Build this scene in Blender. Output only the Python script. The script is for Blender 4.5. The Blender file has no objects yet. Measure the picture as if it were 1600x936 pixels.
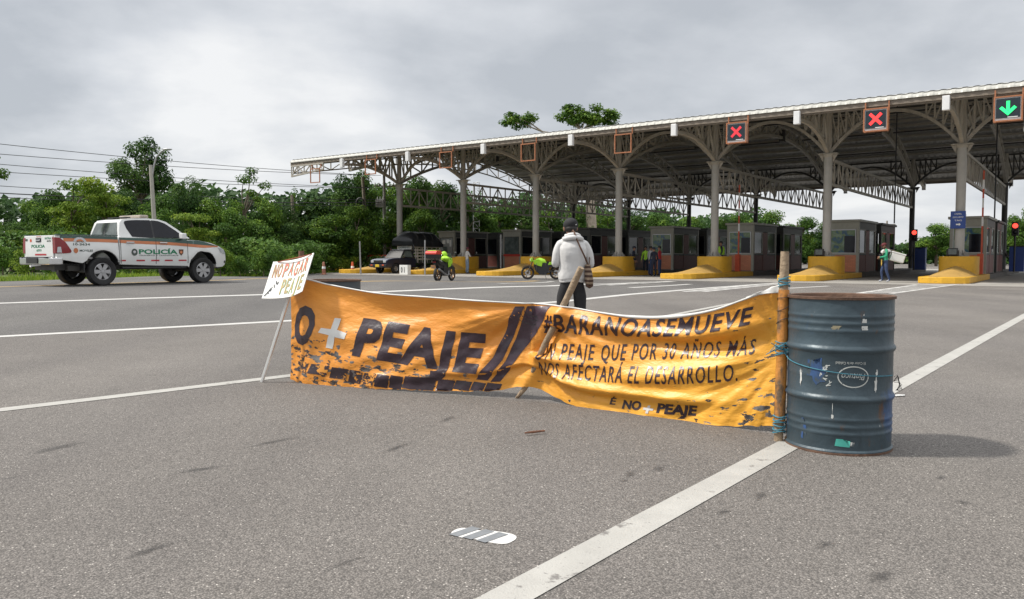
import bpy, bmesh, math, random
from math import sin, cos, pi, atan2, sqrt
from mathutils import Vector, Matrix, noise
R = math.radians
random.seed(7)
sc = bpy.context.scene
COL = sc.collection

# ---------------------------------------------------------------- camera
CAM_H = 1.10
PITCH = math.atan(66.5 / 1250.0)
cd = bpy.data.cameras.new('camera')
cd.sensor_width = 36.0
cd.lens = 1250.0 / 1600.0 * 36.0
cd.clip_start = 0.05
cd.clip_end = 3000.0
cam = bpy.data.objects.new('camera', cd)
COL.objects.link(cam)
cam.location = (0, 0, CAM_H)
cam.rotation_euler = (R(90) - PITCH, 0, 0)
sc.camera = cam

# ---------------------------------------------------------------- sun, sky, exposure
SUN_DIR = Vector((-0.70, 0.02, 0.88)).normalized()        # towards the sun
ld = bpy.data.lights.new('sun', 'SUN')
ld.energy = 3.7
ld.angle = R(4.0)
ld.color = (1.0, 0.95, 0.87)
so = bpy.data.objects.new('sun', ld)
COL.objects.link(so)
so.rotation_euler = (-SUN_DIR).to_track_quat('-Z', 'Y').to_euler()
so.location = (-30, 0, 40)

def build_world():
    w = bpy.data.worlds.new('World')
    sc.world = w
    w.use_nodes = True
    nt = w.node_tree
    for n in list(nt.nodes):
        nt.nodes.remove(n)
    N, L = nt.nodes.new, nt.links.new
    out = N('ShaderNodeOutputWorld')
    bg = N('ShaderNodeBackground')
    bg.inputs['Strength'].default_value = 0.1
    L(bg.outputs[0], out.inputs['Surface'])
    sky = N('ShaderNodeTexSky')
    sky.sky_type = 'NISHITA'
    sky.sun_disc = False
    sky.sun_elevation = math.asin(SUN_DIR.z)
    sky.sun_rotation = atan2(SUN_DIR.x, SUN_DIR.y)
    tc = N('ShaderNodeTexCoord')
    sep = N('ShaderNodeSeparateXYZ')
    L(tc.outputs['Generated'], sep.inputs[0])
    def math_(op, a, b=None, c=None):
        m = N('ShaderNodeMath'); m.operation = op
        for i, v in enumerate((a, b, c)):
            if v is None: continue
            if isinstance(v, (int, float)): m.inputs[i].default_value = v
            else: L(v, m.inputs[i])
        return m.outputs[0]
    zz = math_('ADD', math_('MAXIMUM', sep.outputs['Z'], 0.0), 0.22)
    px = math_('DIVIDE', sep.outputs['X'], zz)
    py = math_('DIVIDE', sep.outputs['Y'], zz)
    cmb = N('ShaderNodeCombineXYZ')
    L(px, cmb.inputs[0]); L(py, cmb.inputs[1])
    cmb.inputs[2].default_value = 3.7
    n1 = N('ShaderNodeTexNoise'); n1.inputs['Scale'].default_value = 0.62
    n1.inputs['Detail'].default_value = 7; n1.inputs['Roughness'].default_value = 0.5
    n1.inputs['Distortion'].default_value = 0.7
    L(cmb.outputs[0], n1.inputs['Vector'])
    n2 = N('ShaderNodeTexNoise'); n2.inputs['Scale'].default_value = 1.9
    n2.inputs['Detail'].default_value = 8; n2.inputs['Roughness'].default_value = 0.58
    L(cmb.outputs[0], n2.inputs['Vector'])
    mixn = math_('ADD', math_('MULTIPLY', n1.outputs['Fac'], 0.72), math_('MULTIPLY', n2.outputs['Fac'], 0.28))
    # a heavier bank of cloud up on the left, thinner cloud beyond it
    vm = N('ShaderNodeVectorMath'); vm.operation = 'DISTANCE'
    L(tc.outputs['Generated'], vm.inputs[0]); vm.inputs[1].default_value = Vector((-0.62, 0.86, 0.30)).normalized()
    bank = math_('MULTIPLY', math_('SUBTRACT', 1.0, math_('MINIMUM', math_('DIVIDE', vm.outputs['Value'], 0.42), 1.0)), 0.16)
    vm2 = N('ShaderNodeVectorMath'); vm2.operation = 'DISTANCE'
    L(tc.outputs['Generated'], vm2.inputs[0]); vm2.inputs[1].default_value = Vector((0.12, 1.0, 0.36)).normalized()
    bank2 = math_('MULTIPLY', math_('SUBTRACT', 1.0, math_('MINIMUM', math_('DIVIDE', vm2.outputs['Value'], 0.36), 1.0)), 0.10)
    wn = N('ShaderNodeTexNoise'); wn.inputs['Scale'].default_value = 4.5; wn.inputs['Detail'].default_value = 6
    L(tc.outputs['Generated'], wn.inputs['Vector'])
    ws = N('ShaderNodeVectorMath'); ws.operation = 'MULTIPLY_ADD'
    L(wn.outputs['Color'], ws.inputs[0]); ws.inputs[1].default_value = (.5, .5, .5); ws.inputs[2].default_value = (-.25, -.25, -.25)
    wa = N('ShaderNodeVectorMath'); L(tc.outputs['Generated'], wa.inputs[0]); L(ws.outputs[0], wa.inputs[1])
    for v_ in (vm, vm2): L(wa.outputs[0], v_.inputs[0])
    vm3 = N('ShaderNodeVectorMath'); vm3.operation = 'DISTANCE'
    L(wa.outputs[0], vm3.inputs[0]); vm3.inputs[1].default_value = Vector((-0.36, 1.0, 0.17)).normalized()
    thin = math_('MULTIPLY', math_('SUBTRACT', 1.0, math_('MINIMUM', math_('DIVIDE', vm3.outputs['Value'], 0.30), 1.0)), 0.10)
    fac = math_('ADD', math_('SUBTRACT', math_('SUBTRACT', mixn, bank), bank2), thin)
    ramp = N('ShaderNodeValToRGB')
    L(fac, ramp.inputs[0])
    e = ramp.color_ramp.elements
    e[0].position = 0.36; e[0].color = (0.43, 0.455, 0.49, 1)
    e[1].position = 0.575; e[1].color = (0.765, 0.77, 0.775, 1)
    m_ = e.new(0.47); m_.color = (0.585, 0.605, 0.635, 1)
    scale = N('ShaderNodeMix'); scale.data_type = 'RGBA'; scale.blend_type = 'MULTIPLY'
    scale.inputs[0].default_value = 1.0
    L(ramp.outputs[0], scale.inputs[6]); scale.inputs[7].default_value = (10, 10, 10, 1)
    # the cloud deck lets more light through overhead
    zen = math_('ADD', 1.0, math_('MULTIPLY', math_('MAXIMUM', math_('SUBTRACT', sep.outputs['Z'], 0.42), 0.0), 1.9))
    mz = N('ShaderNodeVectorMath'); mz.operation = 'SCALE'
    L(scale.outputs[2], mz.inputs[0]); L(zen, mz.inputs['Scale'])
    mix = N('ShaderNodeMix'); mix.data_type = 'RGBA'
    mix.inputs[0].default_value = 0.94
    L(sky.outputs[0], mix.inputs[6]); L(mz.outputs[0], mix.inputs[7])
    L(mix.outputs[2], bg.inputs['Color'])
build_world()

vs = sc.view_settings
vs.view_transform = 'Standard'
vs.look = 'None'
vs.exposure = 0.28
vs.gamma = 1.0
vs.use_curve_mapping = False
sc.cycles.max_bounces = 6
sc.cycles.transparent_max_bounces = 8

# ---------------------------------------------------------------- frames of reference
RD = Vector((0.583, 0.8125, 0)).normalized()      # along the road, towards the toll plaza
RX = Vector((RD.y, -RD.x, 0))                     # along the row of toll lanes
TH = atan2(RX.y, RX.x)
ORG = Vector((-8.08, 57.7, 0))                    # first column of the canopy
BAY = 5.9

def T(x, y, z=0):
    p = ORG + RX * x + RD * y
    return Vector((p.x, p.y, z))

def sstep(a, b, x):
    t = max(0.0, min(1.0, (x - a) / (b - a)))
    return t * t * (3 - 2 * t)

def G(x, y):                                      # height of the ground
    s = RD.x * x + RD.y * y
    t = -RX.x * x - RX.y * y
    return 0.31 * sstep(9, 19, t) * (1 - sstep(17, 30, s))

def ray(px, py):
    dx = (px - 800.0) / 1250.0
    dz = -(py - 468.0) / 1250.0
    c, s = cos(PITCH), sin(PITCH)
    return Vector((dx, c + dz * s, -s + dz * c))

def at_ground(px, py):
    d = ray(px, py)
    k = CAM_H / -d.z
    for _ in range(30):
        h = G(d.x * k, d.y * k)
        k = k * 0.3 + 0.7 * (CAM_H - h) / -d.z
    return Vector((d.x * k, d.y * k, G(d.x * k, d.y * k)))

def at_depth(px, py, z):
    d = ray(px, py)
    return Vector((0, 0, CAM_H)) + d * (z / d.y)

# ---------------------------------------------------------------- mesh helpers
class MB:
    def __init__(s):
        s.v = []; s.f = []; s.m = []; s.cur = 0
    def add(s, vs_, fs, mat=None):
        o = len(s.v)
        s.v += [tuple(v) for v in vs_]
        for f in fs:
            s.f.append([i + o for i in f]); s.m.append(s.cur if mat is None else mat)
        return s
    def box(s, c, d, rot=None, mat=None):
        hx, hy, hz = d[0] / 2, d[1] / 2, d[2] / 2
        vs_ = [Vector((x, y, z)) for x in (-hx, hx) for y in (-hy, hy) for z in (-hz, hz)]
        if rot is not None: vs_ = [rot @ v for v in vs_]
        c = Vector(c)
        return s.add([v + c for v in vs_], [(0, 1, 3, 2), (4, 6, 7, 5), (0, 4, 5, 1), (2, 3, 7, 6), (0, 2, 6, 4), (1, 5, 7, 3)], mat)
    def bar(s, p0, p1, w, h=None, mat=None):
        p0, p1 = Vector(p0), Vector(p1)
        h = w if h is None else h
        d = p1 - p0
        if d.length < 1e-6: return s
        x = d.normalized()
        up = Vector((0, 0, 1)) if abs(x.z) < 0.95 else Vector((1, 0, 0))
        y = up.cross(x).normalized(); z = x.cross(y)
        rot = Matrix((x, y, z)).transposed()
        return s.box((p0 + p1) / 2, (d.length, w, h), rot, mat)
    def path(s, pts, r, n=8, cap=True, mat=None, sq=None):
        pts = [Vector(p) for p in pts]
        m = len(pts)
        rr = r if isinstance(r, (list, tuple)) else [r] * m
        vs_ = []; fs = []
        ref = None
        for i, p in enumerate(pts):
            a = pts[max(0, i - 1)]; b = pts[min(m - 1, i + 1)]
            t = (b - a).normalized()
            if ref is None:
                ref = Vector((0, 0, 1)) if abs(t.z) < 0.9 else Vector((1, 0, 0))
            u = ref.cross(t).normalized(); w = t.cross(u).normalized(); ref = w
            for j in range(n):
                an = 2 * pi * j / n
                vs_.append(p + (u * cos(an) + w * sin(an) * (sq or 1)) * rr[i])
        for i in range(m - 1):
            for j in range(n):
                k = (j + 1) % n
                fs.append((i * n + j, i * n + k, (i + 1) * n + k, (i + 1) * n + j))
        if cap:
            fs.append(tuple(range(n))[::-1]); fs.append(tuple((m - 1) * n + j for j in range(n)))
        return s.add(vs_, fs, mat)
    def tube(s, p0, p1, r0, r1=None, n=10, mat=None):
        return s.path([p0, p1], [r0, r0 if r1 is None else r1], n, True, mat)
    def lathe(s, prof, n=32, c=(0, 0, 0), axis='z', mat=None, arc=None):
        vs_ = []; fs = []
        c = Vector(c); m = len(prof)
        for i in range(n):
            a = 2 * pi * i / n
            for r, z in prof:
                if axis == 'z': v = Vector((r * cos(a), r * sin(a), z))
                elif axis == 'y': v = Vector((r * cos(a), z, r * sin(a)))
                else: v = Vector((z, r * cos(a), r * sin(a)))
                vs_.append(v + c)
        for i in range(n):
            j = (i + 1) % n
            for k in range(m - 1):
                fs.append((i * m + k, j * m + k, j * m + k + 1, i * m + k + 1))
        return s.add(vs_, fs, mat)
    def prism(s, out, a, b, plane='xz', mat=None):
        def P(p, d):
            if plane == 'xz': return (p[0], d, p[1])
            if plane == 'xy': return (p[0], p[1], d)
            return (d, p[0], p[1])
        n = len(out)
        vs_ = [P(p, a) for p in out] + [P(p, b) for p in out]
        fs = [tuple(range(n)), tuple(range(2 * n - 1, n - 1, -1))]
        for i in range(n):
            j = (i + 1) % n
            fs.append((i, i + n, j + n, j))
        return s.add(vs_, fs, mat)
    def ball(s, c, r, nu=12, nv=8, mat=None, rot=None):
        if not isinstance(r, (list, tuple)): r = (r, r, r)
        c = Vector(c); vs_ = []; fs = []
        for i in range(nv + 1):
            ph = pi * i / nv
            for j in range(nu):
                a = 2 * pi * j / nu
                v = Vector((r[0] * sin(ph) * cos(a), r[1] * sin(ph) * sin(a), r[2] * cos(ph)))
                if rot is not None: v = rot @ v
                vs_.append(v + c)
        for i in range(nv):
            for j in range(nu):
                k = (j + 1) % nu
                fs.append((i * nu + j, (i + 1) * nu + j, (i + 1) * nu + k, i * nu + k))
        return s.add(vs_, fs, mat)
    def build(s, name, mats, parent=None, smooth=None, bevel=0, solid=0, merge=True, loc=None):
        me = bpy.data.meshes.new(name)
        me.from_pydata(s.v, [], s.f)
        if not isinstance(mats, (list, tuple)): mats = [mats]
        for m in mats: me.materials.append(m)
        for p, i in zip(me.polygons, s.m): p.material_index = i
        bm = bmesh.new(); bm.from_mesh(me)
        if merge: bmesh.ops.remove_doubles(bm, verts=bm.verts, dist=1e-5)
        bmesh.ops.recalc_face_normals(bm, faces=bm.faces)
        bm.to_mesh(me); bm.free()
        if smooth:
            for p in me.polygons: p.use_smooth = True
            me.set_sharp_from_angle(angle=R(smooth))
        o = bpy.data.objects.new(name, me)
        COL.objects.link(o)
        if parent is not None: o.parent = parent
        if loc is not None: o.location = loc
        if bevel:
            b = o.modifiers.new('bevel', 'BEVEL'); b.width = bevel; b.segments = 2; b.limit_method = 'ANGLE'; b.angle_limit = R(40)
        if solid:
            b = o.modifiers.new('solid', 'SOLIDIFY'); b.thickness = solid; b.offset = 0
        return o

def tag(o, label, cat, group=None, kind=None):
    o['label'] = label; o['category'] = cat
    if group: o['group'] = group
    if kind: o['kind'] = kind
    return o

def thing(name, label, cat, loc=(0, 0, 0), rz=0, group=None):
    o = bpy.data.objects.new(name, None)
    COL.objects.link(o)
    o.location = loc; o.rotation_euler = (0, 0, rz); o.empty_display_size = 0.2
    return tag(o, label, cat, group)

def empty(name, parent, loc=(0, 0, 0), rot=(0, 0, 0)):
    o = bpy.data.objects.new(name, None)
    COL.objects.link(o); o.parent = parent; o.location = loc; o.rotation_euler = rot
    o.empty_display_size = 0.1
    return o

def structure(o):
    o['kind'] = 'structure'
    return o

def copy_tree(o, parent=None):
    c = o.copy(); COL.objects.link(c)
    if parent is not None: c.parent = parent
    for ch in list(o.children):
        copy_tree(ch, c)
    return c

# ---------------------------------------------------------------- materials
def pm(name, col, rough=0.6, metal=0.0, var=0.12, scale=6.0, bump=0.0, bscale=40.0, spots=None, spec=None, coords='Object', emit=None, estr=1.0, coat=0):
    """Procedural material: base colour broken up by noise; spots = list of (colour, scale, threshold, stretch)."""
    m = bpy.data.materials.new(name); m.use_nodes = True
    nt = m.node_tree; N, L = nt.nodes.new, nt.links.new
    b = nt.nodes['Principled BSDF']
    b.inputs['Roughness'].default_value = rough; b.inputs['Metallic'].default_value = metal
    if spec is not None: b.inputs['Specular IOR Level'].default_value = spec
    if coat: b.inputs['Coat Weight'].default_value = coat; b.inputs['Coat Roughness'].default_value = 0.08
    tc = N('ShaderNodeTexCoord')
    vec = tc.outputs[coords]
    n = N('ShaderNodeTexNoise'); n.inputs['Scale'].default_value = scale; n.inputs['Detail'].default_value = 5
    n.inputs['Roughness'].default_value = 0.62
    L(vec, n.inputs['Vector'])
    r = N('ShaderNodeValToRGB'); L(n.outputs['Fac'], r.inputs[0])
    e = r.color_ramp.elements
    e[0].position = 0.3; e[1].position = 0.7
    e[0].color = tuple(max(0, c * (1 - var)) for c in col) + (1,)
    e[1].color = tuple(min(1, c * (1 + var)) for c in col) + (1,)
    cur = r.outputs[0]
    for sp in (spots or []):
        c2, s2, th, st = sp[:4]
        mp = N('ShaderNodeMapping'); L(vec, mp.inputs[0]); mp.inputs['Scale'].default_value = st
        mp.inputs['Location'].default_value = (s2 * .37, th * 9, 1.7)
        n2 = N('ShaderNodeTexNoise'); n2.inputs['Scale'].default_value = s2; n2.inputs['Detail'].default_value = 6
        n2.inputs['Roughness'].default_value = 0.65
        L(mp.outputs[0], n2.inputs['Vector'])
        r2 = N('ShaderNodeValToRGB'); L(n2.outputs['Fac'], r2.inputs[0])
        r2.color_ramp.elements[0].position = th; r2.color_ramp.elements[1].position = min(1, th + (sp[4] if len(sp) > 4 else 0.06))
        mx = N('ShaderNodeMix'); mx.data_type = 'RGBA'
        L(r2.outputs[0], mx.inputs[0]); L(cur, mx.inputs[6]); mx.inputs[7].default_value = tuple(c2) + (1,)
        cur = mx.outputs[2]
    L(cur, b.inputs['Base Color'])
    if bump:
        n3 = N('ShaderNodeTexNoise'); n3.inputs['Scale'].default_value = bscale; n3.inputs['Detail'].default_value = 4
        L(vec, n3.inputs['Vector'])
        bp = N('ShaderNodeBump'); bp.inputs['Strength'].default_value = bump; bp.inputs['Distance'].default_value = 0.02
        L(n3.outputs['Fac'], bp.inputs['Height']); L(bp.outputs[0], b.inputs['Normal'])
    if emit:
        b.inputs['Emission Color'].default_value = tuple(emit) + (1,)
        b.inputs['Emission Strength'].default_value = estr
    return m

U1 = (1, 1, 1)
M = {}
M['white_paint'] = pm('white_paint', (0.72, 0.72, 0.70), 0.32, var=0.04, coat=.4)
M['body_white'] = pm('body_white', (0.68, 0.69, 0.68), 0.28, var=0.05, scale=2.5, coat=.6, spots=[((0.34, 0.31, 0.26), 3.0, 0.66, (1, 1, 2.2), .25)])
M['dark_green'] = pm('dark_green', (0.010, 0.055, 0.042), 0.3, var=0.1, coat=.5)
M['orange_stripe'] = pm('orange_stripe', (0.50, 0.17, 0.07), 0.4, var=0.08)
M['decal_green'] = pm('decal_green', (0.0, 0.17, 0.075), 0.45, var=0.05)
M['decal_dark'] = pm('decal_dark', (0.05, 0.07, 0.06), 0.5, var=0.2)
M['decal_red'] = pm('decal_red', (0.42, 0.02, 0.03), 0.4, var=0.1)
M['rubber'] = pm('rubber', (0.018, 0.018, 0.019), 0.75, var=0.25, bump=.2)
M['black_plastic'] = pm('black_plastic', (0.02, 0.02, 0.022), 0.5, var=0.2)
M['glass_dark'] = pm('glass_dark', (0.010, 0.011, 0.016), 0.08, var=0.2, spec=.3)
M['glass_grey'] = pm('glass_grey', (0.10, 0.12, 0.115), 0.1, var=0.5, scale=2.2, spec=.6)
M['chrome'] = pm('chrome', (0.62, 0.62, 0.63), 0.22, 1.0, var=0.05)
M['alloy'] = pm('alloy', (0.42, 0.42, 0.43), 0.35, 0.7, var=0.08)
M['tail_red'] = pm('tail_red', (0.20, 0.006, 0.010), 0.2, var=0.15, coat=.15)
M['head_lens'] = pm('head_lens', (0.5, 0.52, 0.54), 0.1, 0.2, var=0.2)
M['steel_beige'] = pm('steel_beige', (0.38, 0.35, 0.30), 0.55, var=0.12, scale=3, spots=[((0.14, 0.07, 0.035), 5, 0.66, U1, .12)])
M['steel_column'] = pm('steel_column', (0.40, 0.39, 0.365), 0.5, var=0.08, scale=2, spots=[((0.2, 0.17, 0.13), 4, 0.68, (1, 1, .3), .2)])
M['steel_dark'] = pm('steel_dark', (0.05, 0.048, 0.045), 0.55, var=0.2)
M['rust_frame'] = pm('rust_frame', (0.33, 0.13, 0.06), 0.7, var=0.25, scale=9)
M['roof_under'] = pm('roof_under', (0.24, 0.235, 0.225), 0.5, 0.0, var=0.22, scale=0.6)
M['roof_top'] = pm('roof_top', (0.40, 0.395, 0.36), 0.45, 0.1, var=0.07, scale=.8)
M['gutter'] = pm('gutter', (0.20, 0.165, 0.13), 0.6, var=0.15)
M['white_cap'] = pm('white_cap', (0.72, 0.72, 0.72), 0.4, var=0.06)
M['island_yellow'] = pm('island_yellow', (0.62, 0.345, 0.024), 0.6, var=0.12, scale=2.2, bump=.1, spots=[((0.2, 0.12, 0.03), 3.2, 0.62, (1, 1, 1.5), .16), ((0.05, 0.04, 0.03), 2.6, 0.66, (.5, .5, 3.0), .08), ((0.30, 0.29, 0.26), 9, 0.69, U1, .03)])
M['ramp_yellow'] = pm('ramp_yellow', (0.47, 0.29, 0.08), 0.75, var=0.14, scale=2.5, bump=.15, spots=[((0.16, 0.10, 0.05), 4, 0.62, U1, .15), ((0.06, 0.05, 0.04), 1.8, 0.64, (3, .5, 1), .1)])
M['concrete'] = pm('concrete', (0.30, 0.285, 0.26), 0.85, var=0.14, scale=2, bump=.2, spots=[((0.12, 0.115, 0.11), 1.4, 0.6, U1, .2)])
M['concrete_dark'] = pm('concrete_dark', (0.12, 0.11, 0.10), 0.85, var=0.2, scale=3)
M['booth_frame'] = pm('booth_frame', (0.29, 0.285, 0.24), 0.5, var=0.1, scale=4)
M['booth_dark'] = pm('booth_dark', (0.055, 0.056, 0.05), 0.55, var=0.15, scale=4)  # booth frame with the shade under the canopy put into its colour
M['booth_maroon'] = pm('booth_maroon', (0.15, 0.045, 0.033), 0.55, var=0.15)
M['red_paint'] = pm('red_paint', (0.50, 0.035, 0.02), 0.45, var=0.12)
M['red_orange'] = pm('red_orange', (0.55, 0.085, 0.035), 0.5, var=0.12)
M['orange_cone'] = pm('orange_cone', (0.60, 0.11, 0.04), 0.55, var=0.12)
M['blue_sign'] = pm('blue_sign', (0.02, 0.06, 0.27), 0.4, var=0.1)
M['wood_pole'] = pm('wood_pole', (0.24, 0.205, 0.16), 0.85, var=0.22, scale=8, bump=.4)
M['wood_stick'] = pm('wood_stick', (0.30, 0.225, 0.15), 0.8, var=0.3, scale=14, bump=.5, spots=[((0.12, 0.075, 0.045), 22, 0.58, (1, 1, .25), .12)])
M['wire_black'] = pm('wire_black', (0.03, 0.03, 0.032), 0.6)
M['wire_blue'] = pm('wire_blue', (0.05, 0.20, 0.27), 0.6, var=0.2)
M['skin'] = pm('skin', (0.26, 0.135, 0.085), 0.5, var=0.08)
M['hair'] = pm('hair', (0.012, 0.010, 0.009), 0.6)
M['hivis'] = pm('hivis', (0.33, 0.62, 0.025), 0.5, var=0.1)
M['navy'] = pm('navy', (0.012, 0.016, 0.035), 0.8, var=0.2)
M['black_cloth'] = pm('black_cloth', (0.014, 0.014, 0.016), 0.85, var=0.25, scale=20)
M['white_cloth'] = pm('white_cloth', (0.55, 0.545, 0.54), 0.9, var=0.05, scale=7, bump=.35, bscale=14)
M['grey_cloth'] = pm('grey_cloth', (0.36, 0.37, 0.40), 0.9, var=0.1)
M['jeans'] = pm('jeans', (0.035, 0.055, 0.12), 0.9, var=0.2)
M['jeans_light'] = pm('jeans_light', (0.22, 0.29, 0.38), 0.9, var=0.15)
M['red_cloth'] = pm('red_cloth', (0.38, 0.025, 0.03), 0.85, var=0.15)
M['green_cloth'] = pm('green_cloth', (0.03, 0.30, 0.16), 0.85, var=0.15)
M['tarp'] = pm('tarp', (0.010, 0.011, 0.014), 0.36, var=0.3, scale=4, bump=.6, bscale=5)
M['brown_cloth'] = pm('brown_cloth', (0.10, 0.05, 0.03), 0.85, var=0.2)

def brick_mat():
    m = bpy.data.materials.new('terracotta_brick'); m.use_nodes = True
    nt = m.node_tree; N, L = nt.nodes.new, nt.links.new
    b = nt.nodes['Principled BSDF']; b.inputs['Roughness'].default_value = 0.8
    tc = N('ShaderNodeTexCoord')
    mp = N('ShaderNodeMapping'); mp.inputs['Rotation'].default_value = (R(90), 0, 0)
    L(tc.outputs['Object'], mp.inputs[0])
    t = N('ShaderNodeTexBrick'); L(mp.outputs[0], t.inputs['Vector'])
    t.inputs['Scale'].default_value = 1.0
    t.inputs['Brick Width'].default_value = 0.25; t.inputs['Row Height'].default_value = 0.075; t.inputs['Mortar Size'].default_value = 0.006
    t.inputs['Color1'].default_value = (0.60, 0.235, 0.135, 1); t.inputs['Color2'].default_value = (0.50, 0.19, 0.105, 1)
    t.inputs['Mortar'].default_value = (0.36, 0.18, 0.12, 1)
    L(t.outputs['Color'], b.inputs['Base Color'])
    return m
M['brick'] = brick_mat()

# ---------------------------------------------------------------- lettering
def text2d(s, bold=0.0, shear=0.0, space=1.0):
    """Letters as flat 2-D geometry: x in units of cap height, baseline y = 0, cap height 1."""
    cu = bpy.data.curves.new('letters', 'FONT')
    cu.body = s; cu.size = 1.0; cu.offset = bold; cu.shear = shear; cu.resolution_u = 3; cu.space_character = space
    o = bpy.data.objects.new('letters', cu); COL.objects.link(o)
    dg = bpy.context.evaluated_depsgraph_get(); dg.update()
    me = bpy.data.meshes.new_from_object(o.evaluated_get(dg))
    vs_ = [(v.co.x, v.co.y) for v in me.vertices]
    fs = [list(p.vertices) for p in me.polygons]
    bpy.data.objects.remove(o); bpy.data.curves.remove(cu); bpy.data.meshes.remove(me)
    cap = 0.729
    x0 = min(v[0] for v in vs_)
    return [((v[0] - x0) / cap, v[1] / cap) for v in vs_], fs

def poly2d(pts):
    return list(pts), [list(range(len(pts)))]

def decal(name, shape, fn, mat, parent, cuts=None, smooth=True):
    """Lays flat 2-D geometry onto a surface: fn(x, y) -> 3-D point; cuts=(dx, dy) refines it so that it follows folds."""
    vs_, fs = shape
    bm = bmesh.new()
    bv = [bm.verts.new((x, y, 0)) for x, y in vs_]
    for f in fs:
        try: bm.faces.new([bv[i] for i in f])
        except ValueError: pass
    if cuts:
        bmesh.ops.triangulate(bm, faces=bm.faces)
        xs = [v[0] for v in vs_]; ys = [v[1] for v in vs_]
        for ax, (lo, hi, d) in enumerate(((min(xs), max(xs), cuts[0]), (min(ys), max(ys), cuts[1]))):
            k = math.floor(lo / d) + 1
            while k * d < hi:
                co = (k * d, 0, 0) if ax == 0 else (0, k * d, 0)
                no = (1, 0, 0) if ax == 0 else (0, 1, 0)
                bmesh.ops.bisect_plane(bm, geom=bm.verts[:] + bm.edges[:] + bm.faces[:], plane_co=co, plane_no=no)
                k += 1
    for v in bm.verts: v.co = fn(v.co.x, v.co.y)
    me = bpy.data.meshes.new(name); bm.to_mesh(me); bm.free()
    me.materials.append(mat)
    if smooth:
        for p in me.polygons: p.use_smooth = True
    o = bpy.data.objects.new(name, me); COL.objects.link(o)
    if parent is not None: o.parent = parent
    return o
# ---------------------------------------------------------------- ground, road and markings
def asphalt_mat(name, c_lo, c_hi, grain, speck):
    m = bpy.data.materials.new(name); m.use_nodes = True
    nt = m.node_tree; N, L = nt.nodes.new, nt.links.new
    b = nt.nodes['Principled BSDF']; b.inputs['Roughness'].default_value = 0.85
    b.inputs['Specular IOR Level'].default_value = 0.3
    tc = N('ShaderNodeTexCoord'); vec = tc.outputs['Object']
    def noise_(s, d=4, r=.6):
        n = N('ShaderNodeTexNoise'); n.inputs['Scale'].default_value = s; n.inputs['Detail'].default_value = d
        n.inputs['Roughness'].default_value = r; L(vec, n.inputs['Vector']); return n.outputs['Fac']
    def ramp(f, a, b_, ca, cb):
        r = N('ShaderNodeValToRGB'); L(f, r.inputs[0]); e = r.color_ramp.elements
        e[0].position = a; e[1].position = b_; e[0].color = ca + (1,); e[1].color = cb + (1,); return r.outputs[0]
    def mix(mode, fac, a, c):
        x = N('ShaderNodeMix'); x.data_type = 'RGBA'; x.blend_type = mode
        if isinstance(fac, (int, float)): x.inputs[0].default_value = fac
        else: L(fac, x.inputs[0])
        L(a, x.inputs[6])
        if isinstance(c, tuple): x.inputs[7].default_value = c + (1,)
        else: L(c, x.inputs[7])
        return x.outputs[2]
    base = ramp(noise_(0.45, 6), .3, .7, c_lo, c_hi)
    v = N('ShaderNodeTexVoronoi'); v.inputs['Scale'].default_value = grain; L(vec, v.inputs['Vector'])
    stones = ramp(v.outputs['Color'], .0, 1.0, (.50, .49, .48), (1.54, 1.52, 1.50))
    col = mix('MULTIPLY', 1.0, base, stones)
    v2 = N('ShaderNodeTexVoronoi'); v2.inputs['Scale'].default_value = grain * .45; L(vec, v2.inputs['Vector'])
    light = ramp(v2.outputs['Distance'], .15, .28, (1, 1, 1), (0, 0, 0))
    sel = ramp(v2.outputs['Color'], .68, .74, (0, 0, 0), (speck,) * 3)
    selm = N('ShaderNodeMix'); selm.data_type = 'RGBA'; selm.blend_type = 'MULTIPLY'; selm.inputs[0].default_value = 1
    L(light, selm.inputs[6]); L(sel, selm.inputs[7])
    col = mix('MIX', selm.outputs[2], col, (0.60, 0.56, 0.51))
    pores = ramp(v.outputs['Distance'], .42, .62, (0, 0, 0), (.5, .5, .5))
    col = mix('MIX', pores, col, (0.035, 0.034, 0.033))
    stain = ramp(noise_(1.3, 7, .7), .60, .74, (0, 0, 0), (.4, .4, .4))
    col = mix('MIX', stain, col, tuple(c * .6 for c in c_lo))
    mp = N('ShaderNodeMapping'); mp.inputs['Rotation'].default_value = (0, 0, -TH); mp.inputs['Scale'].default_value = (.55, .045, 1); L(vec, mp.inputs[0])
    nt2 = N('ShaderNodeTexNoise'); nt2.inputs['Scale'].default_value = 1.0; nt2.inputs['Detail'].default_value = 5; L(mp.outputs[0], nt2.inputs['Vector'])
    col = mix('MULTIPLY', 1.0, col, ramp(nt2.outputs['Fac'], .35, .65, (.86, .86, .87), (1.10, 1.10, 1.09)))
    wheel = ramp(noise_(5, 4, .6), .69, .74, (0, 0, 0), (.6, .6, .6))
    col = mix('MIX', wheel, col, (0.06, 0.057, 0.055))
    L(col, b.inputs['Base Color'])
    bp = N('ShaderNodeBump'); bp.inputs['Strength'].default_value = .55; bp.inputs['Distance'].default_value = .006
    L(v.outputs['Distance'], bp.inputs['Height']); bp.invert = True
    L(bp.outputs[0], b.inputs['Normal'])
    return m
M['asphalt'] = asphalt_mat('asphalt_coarse', (0.158, 0.146, 0.135), (0.204, 0.190, 0.177), 150, 1.0)
M['asphalt_far'] = asphalt_mat('asphalt_smooth', (0.125, 0.120, 0.116), (0.155, 0.150, 0.145), 110, .4)
M['grass'] = pm('grass_ground', (0.075, 0.105, 0.024), 0.9, var=.45, scale=1.5, bump=.6, bscale=25, spots=[((0.16, 0.13, 0.06), 1.2, .6, U1, .12)])
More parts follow.
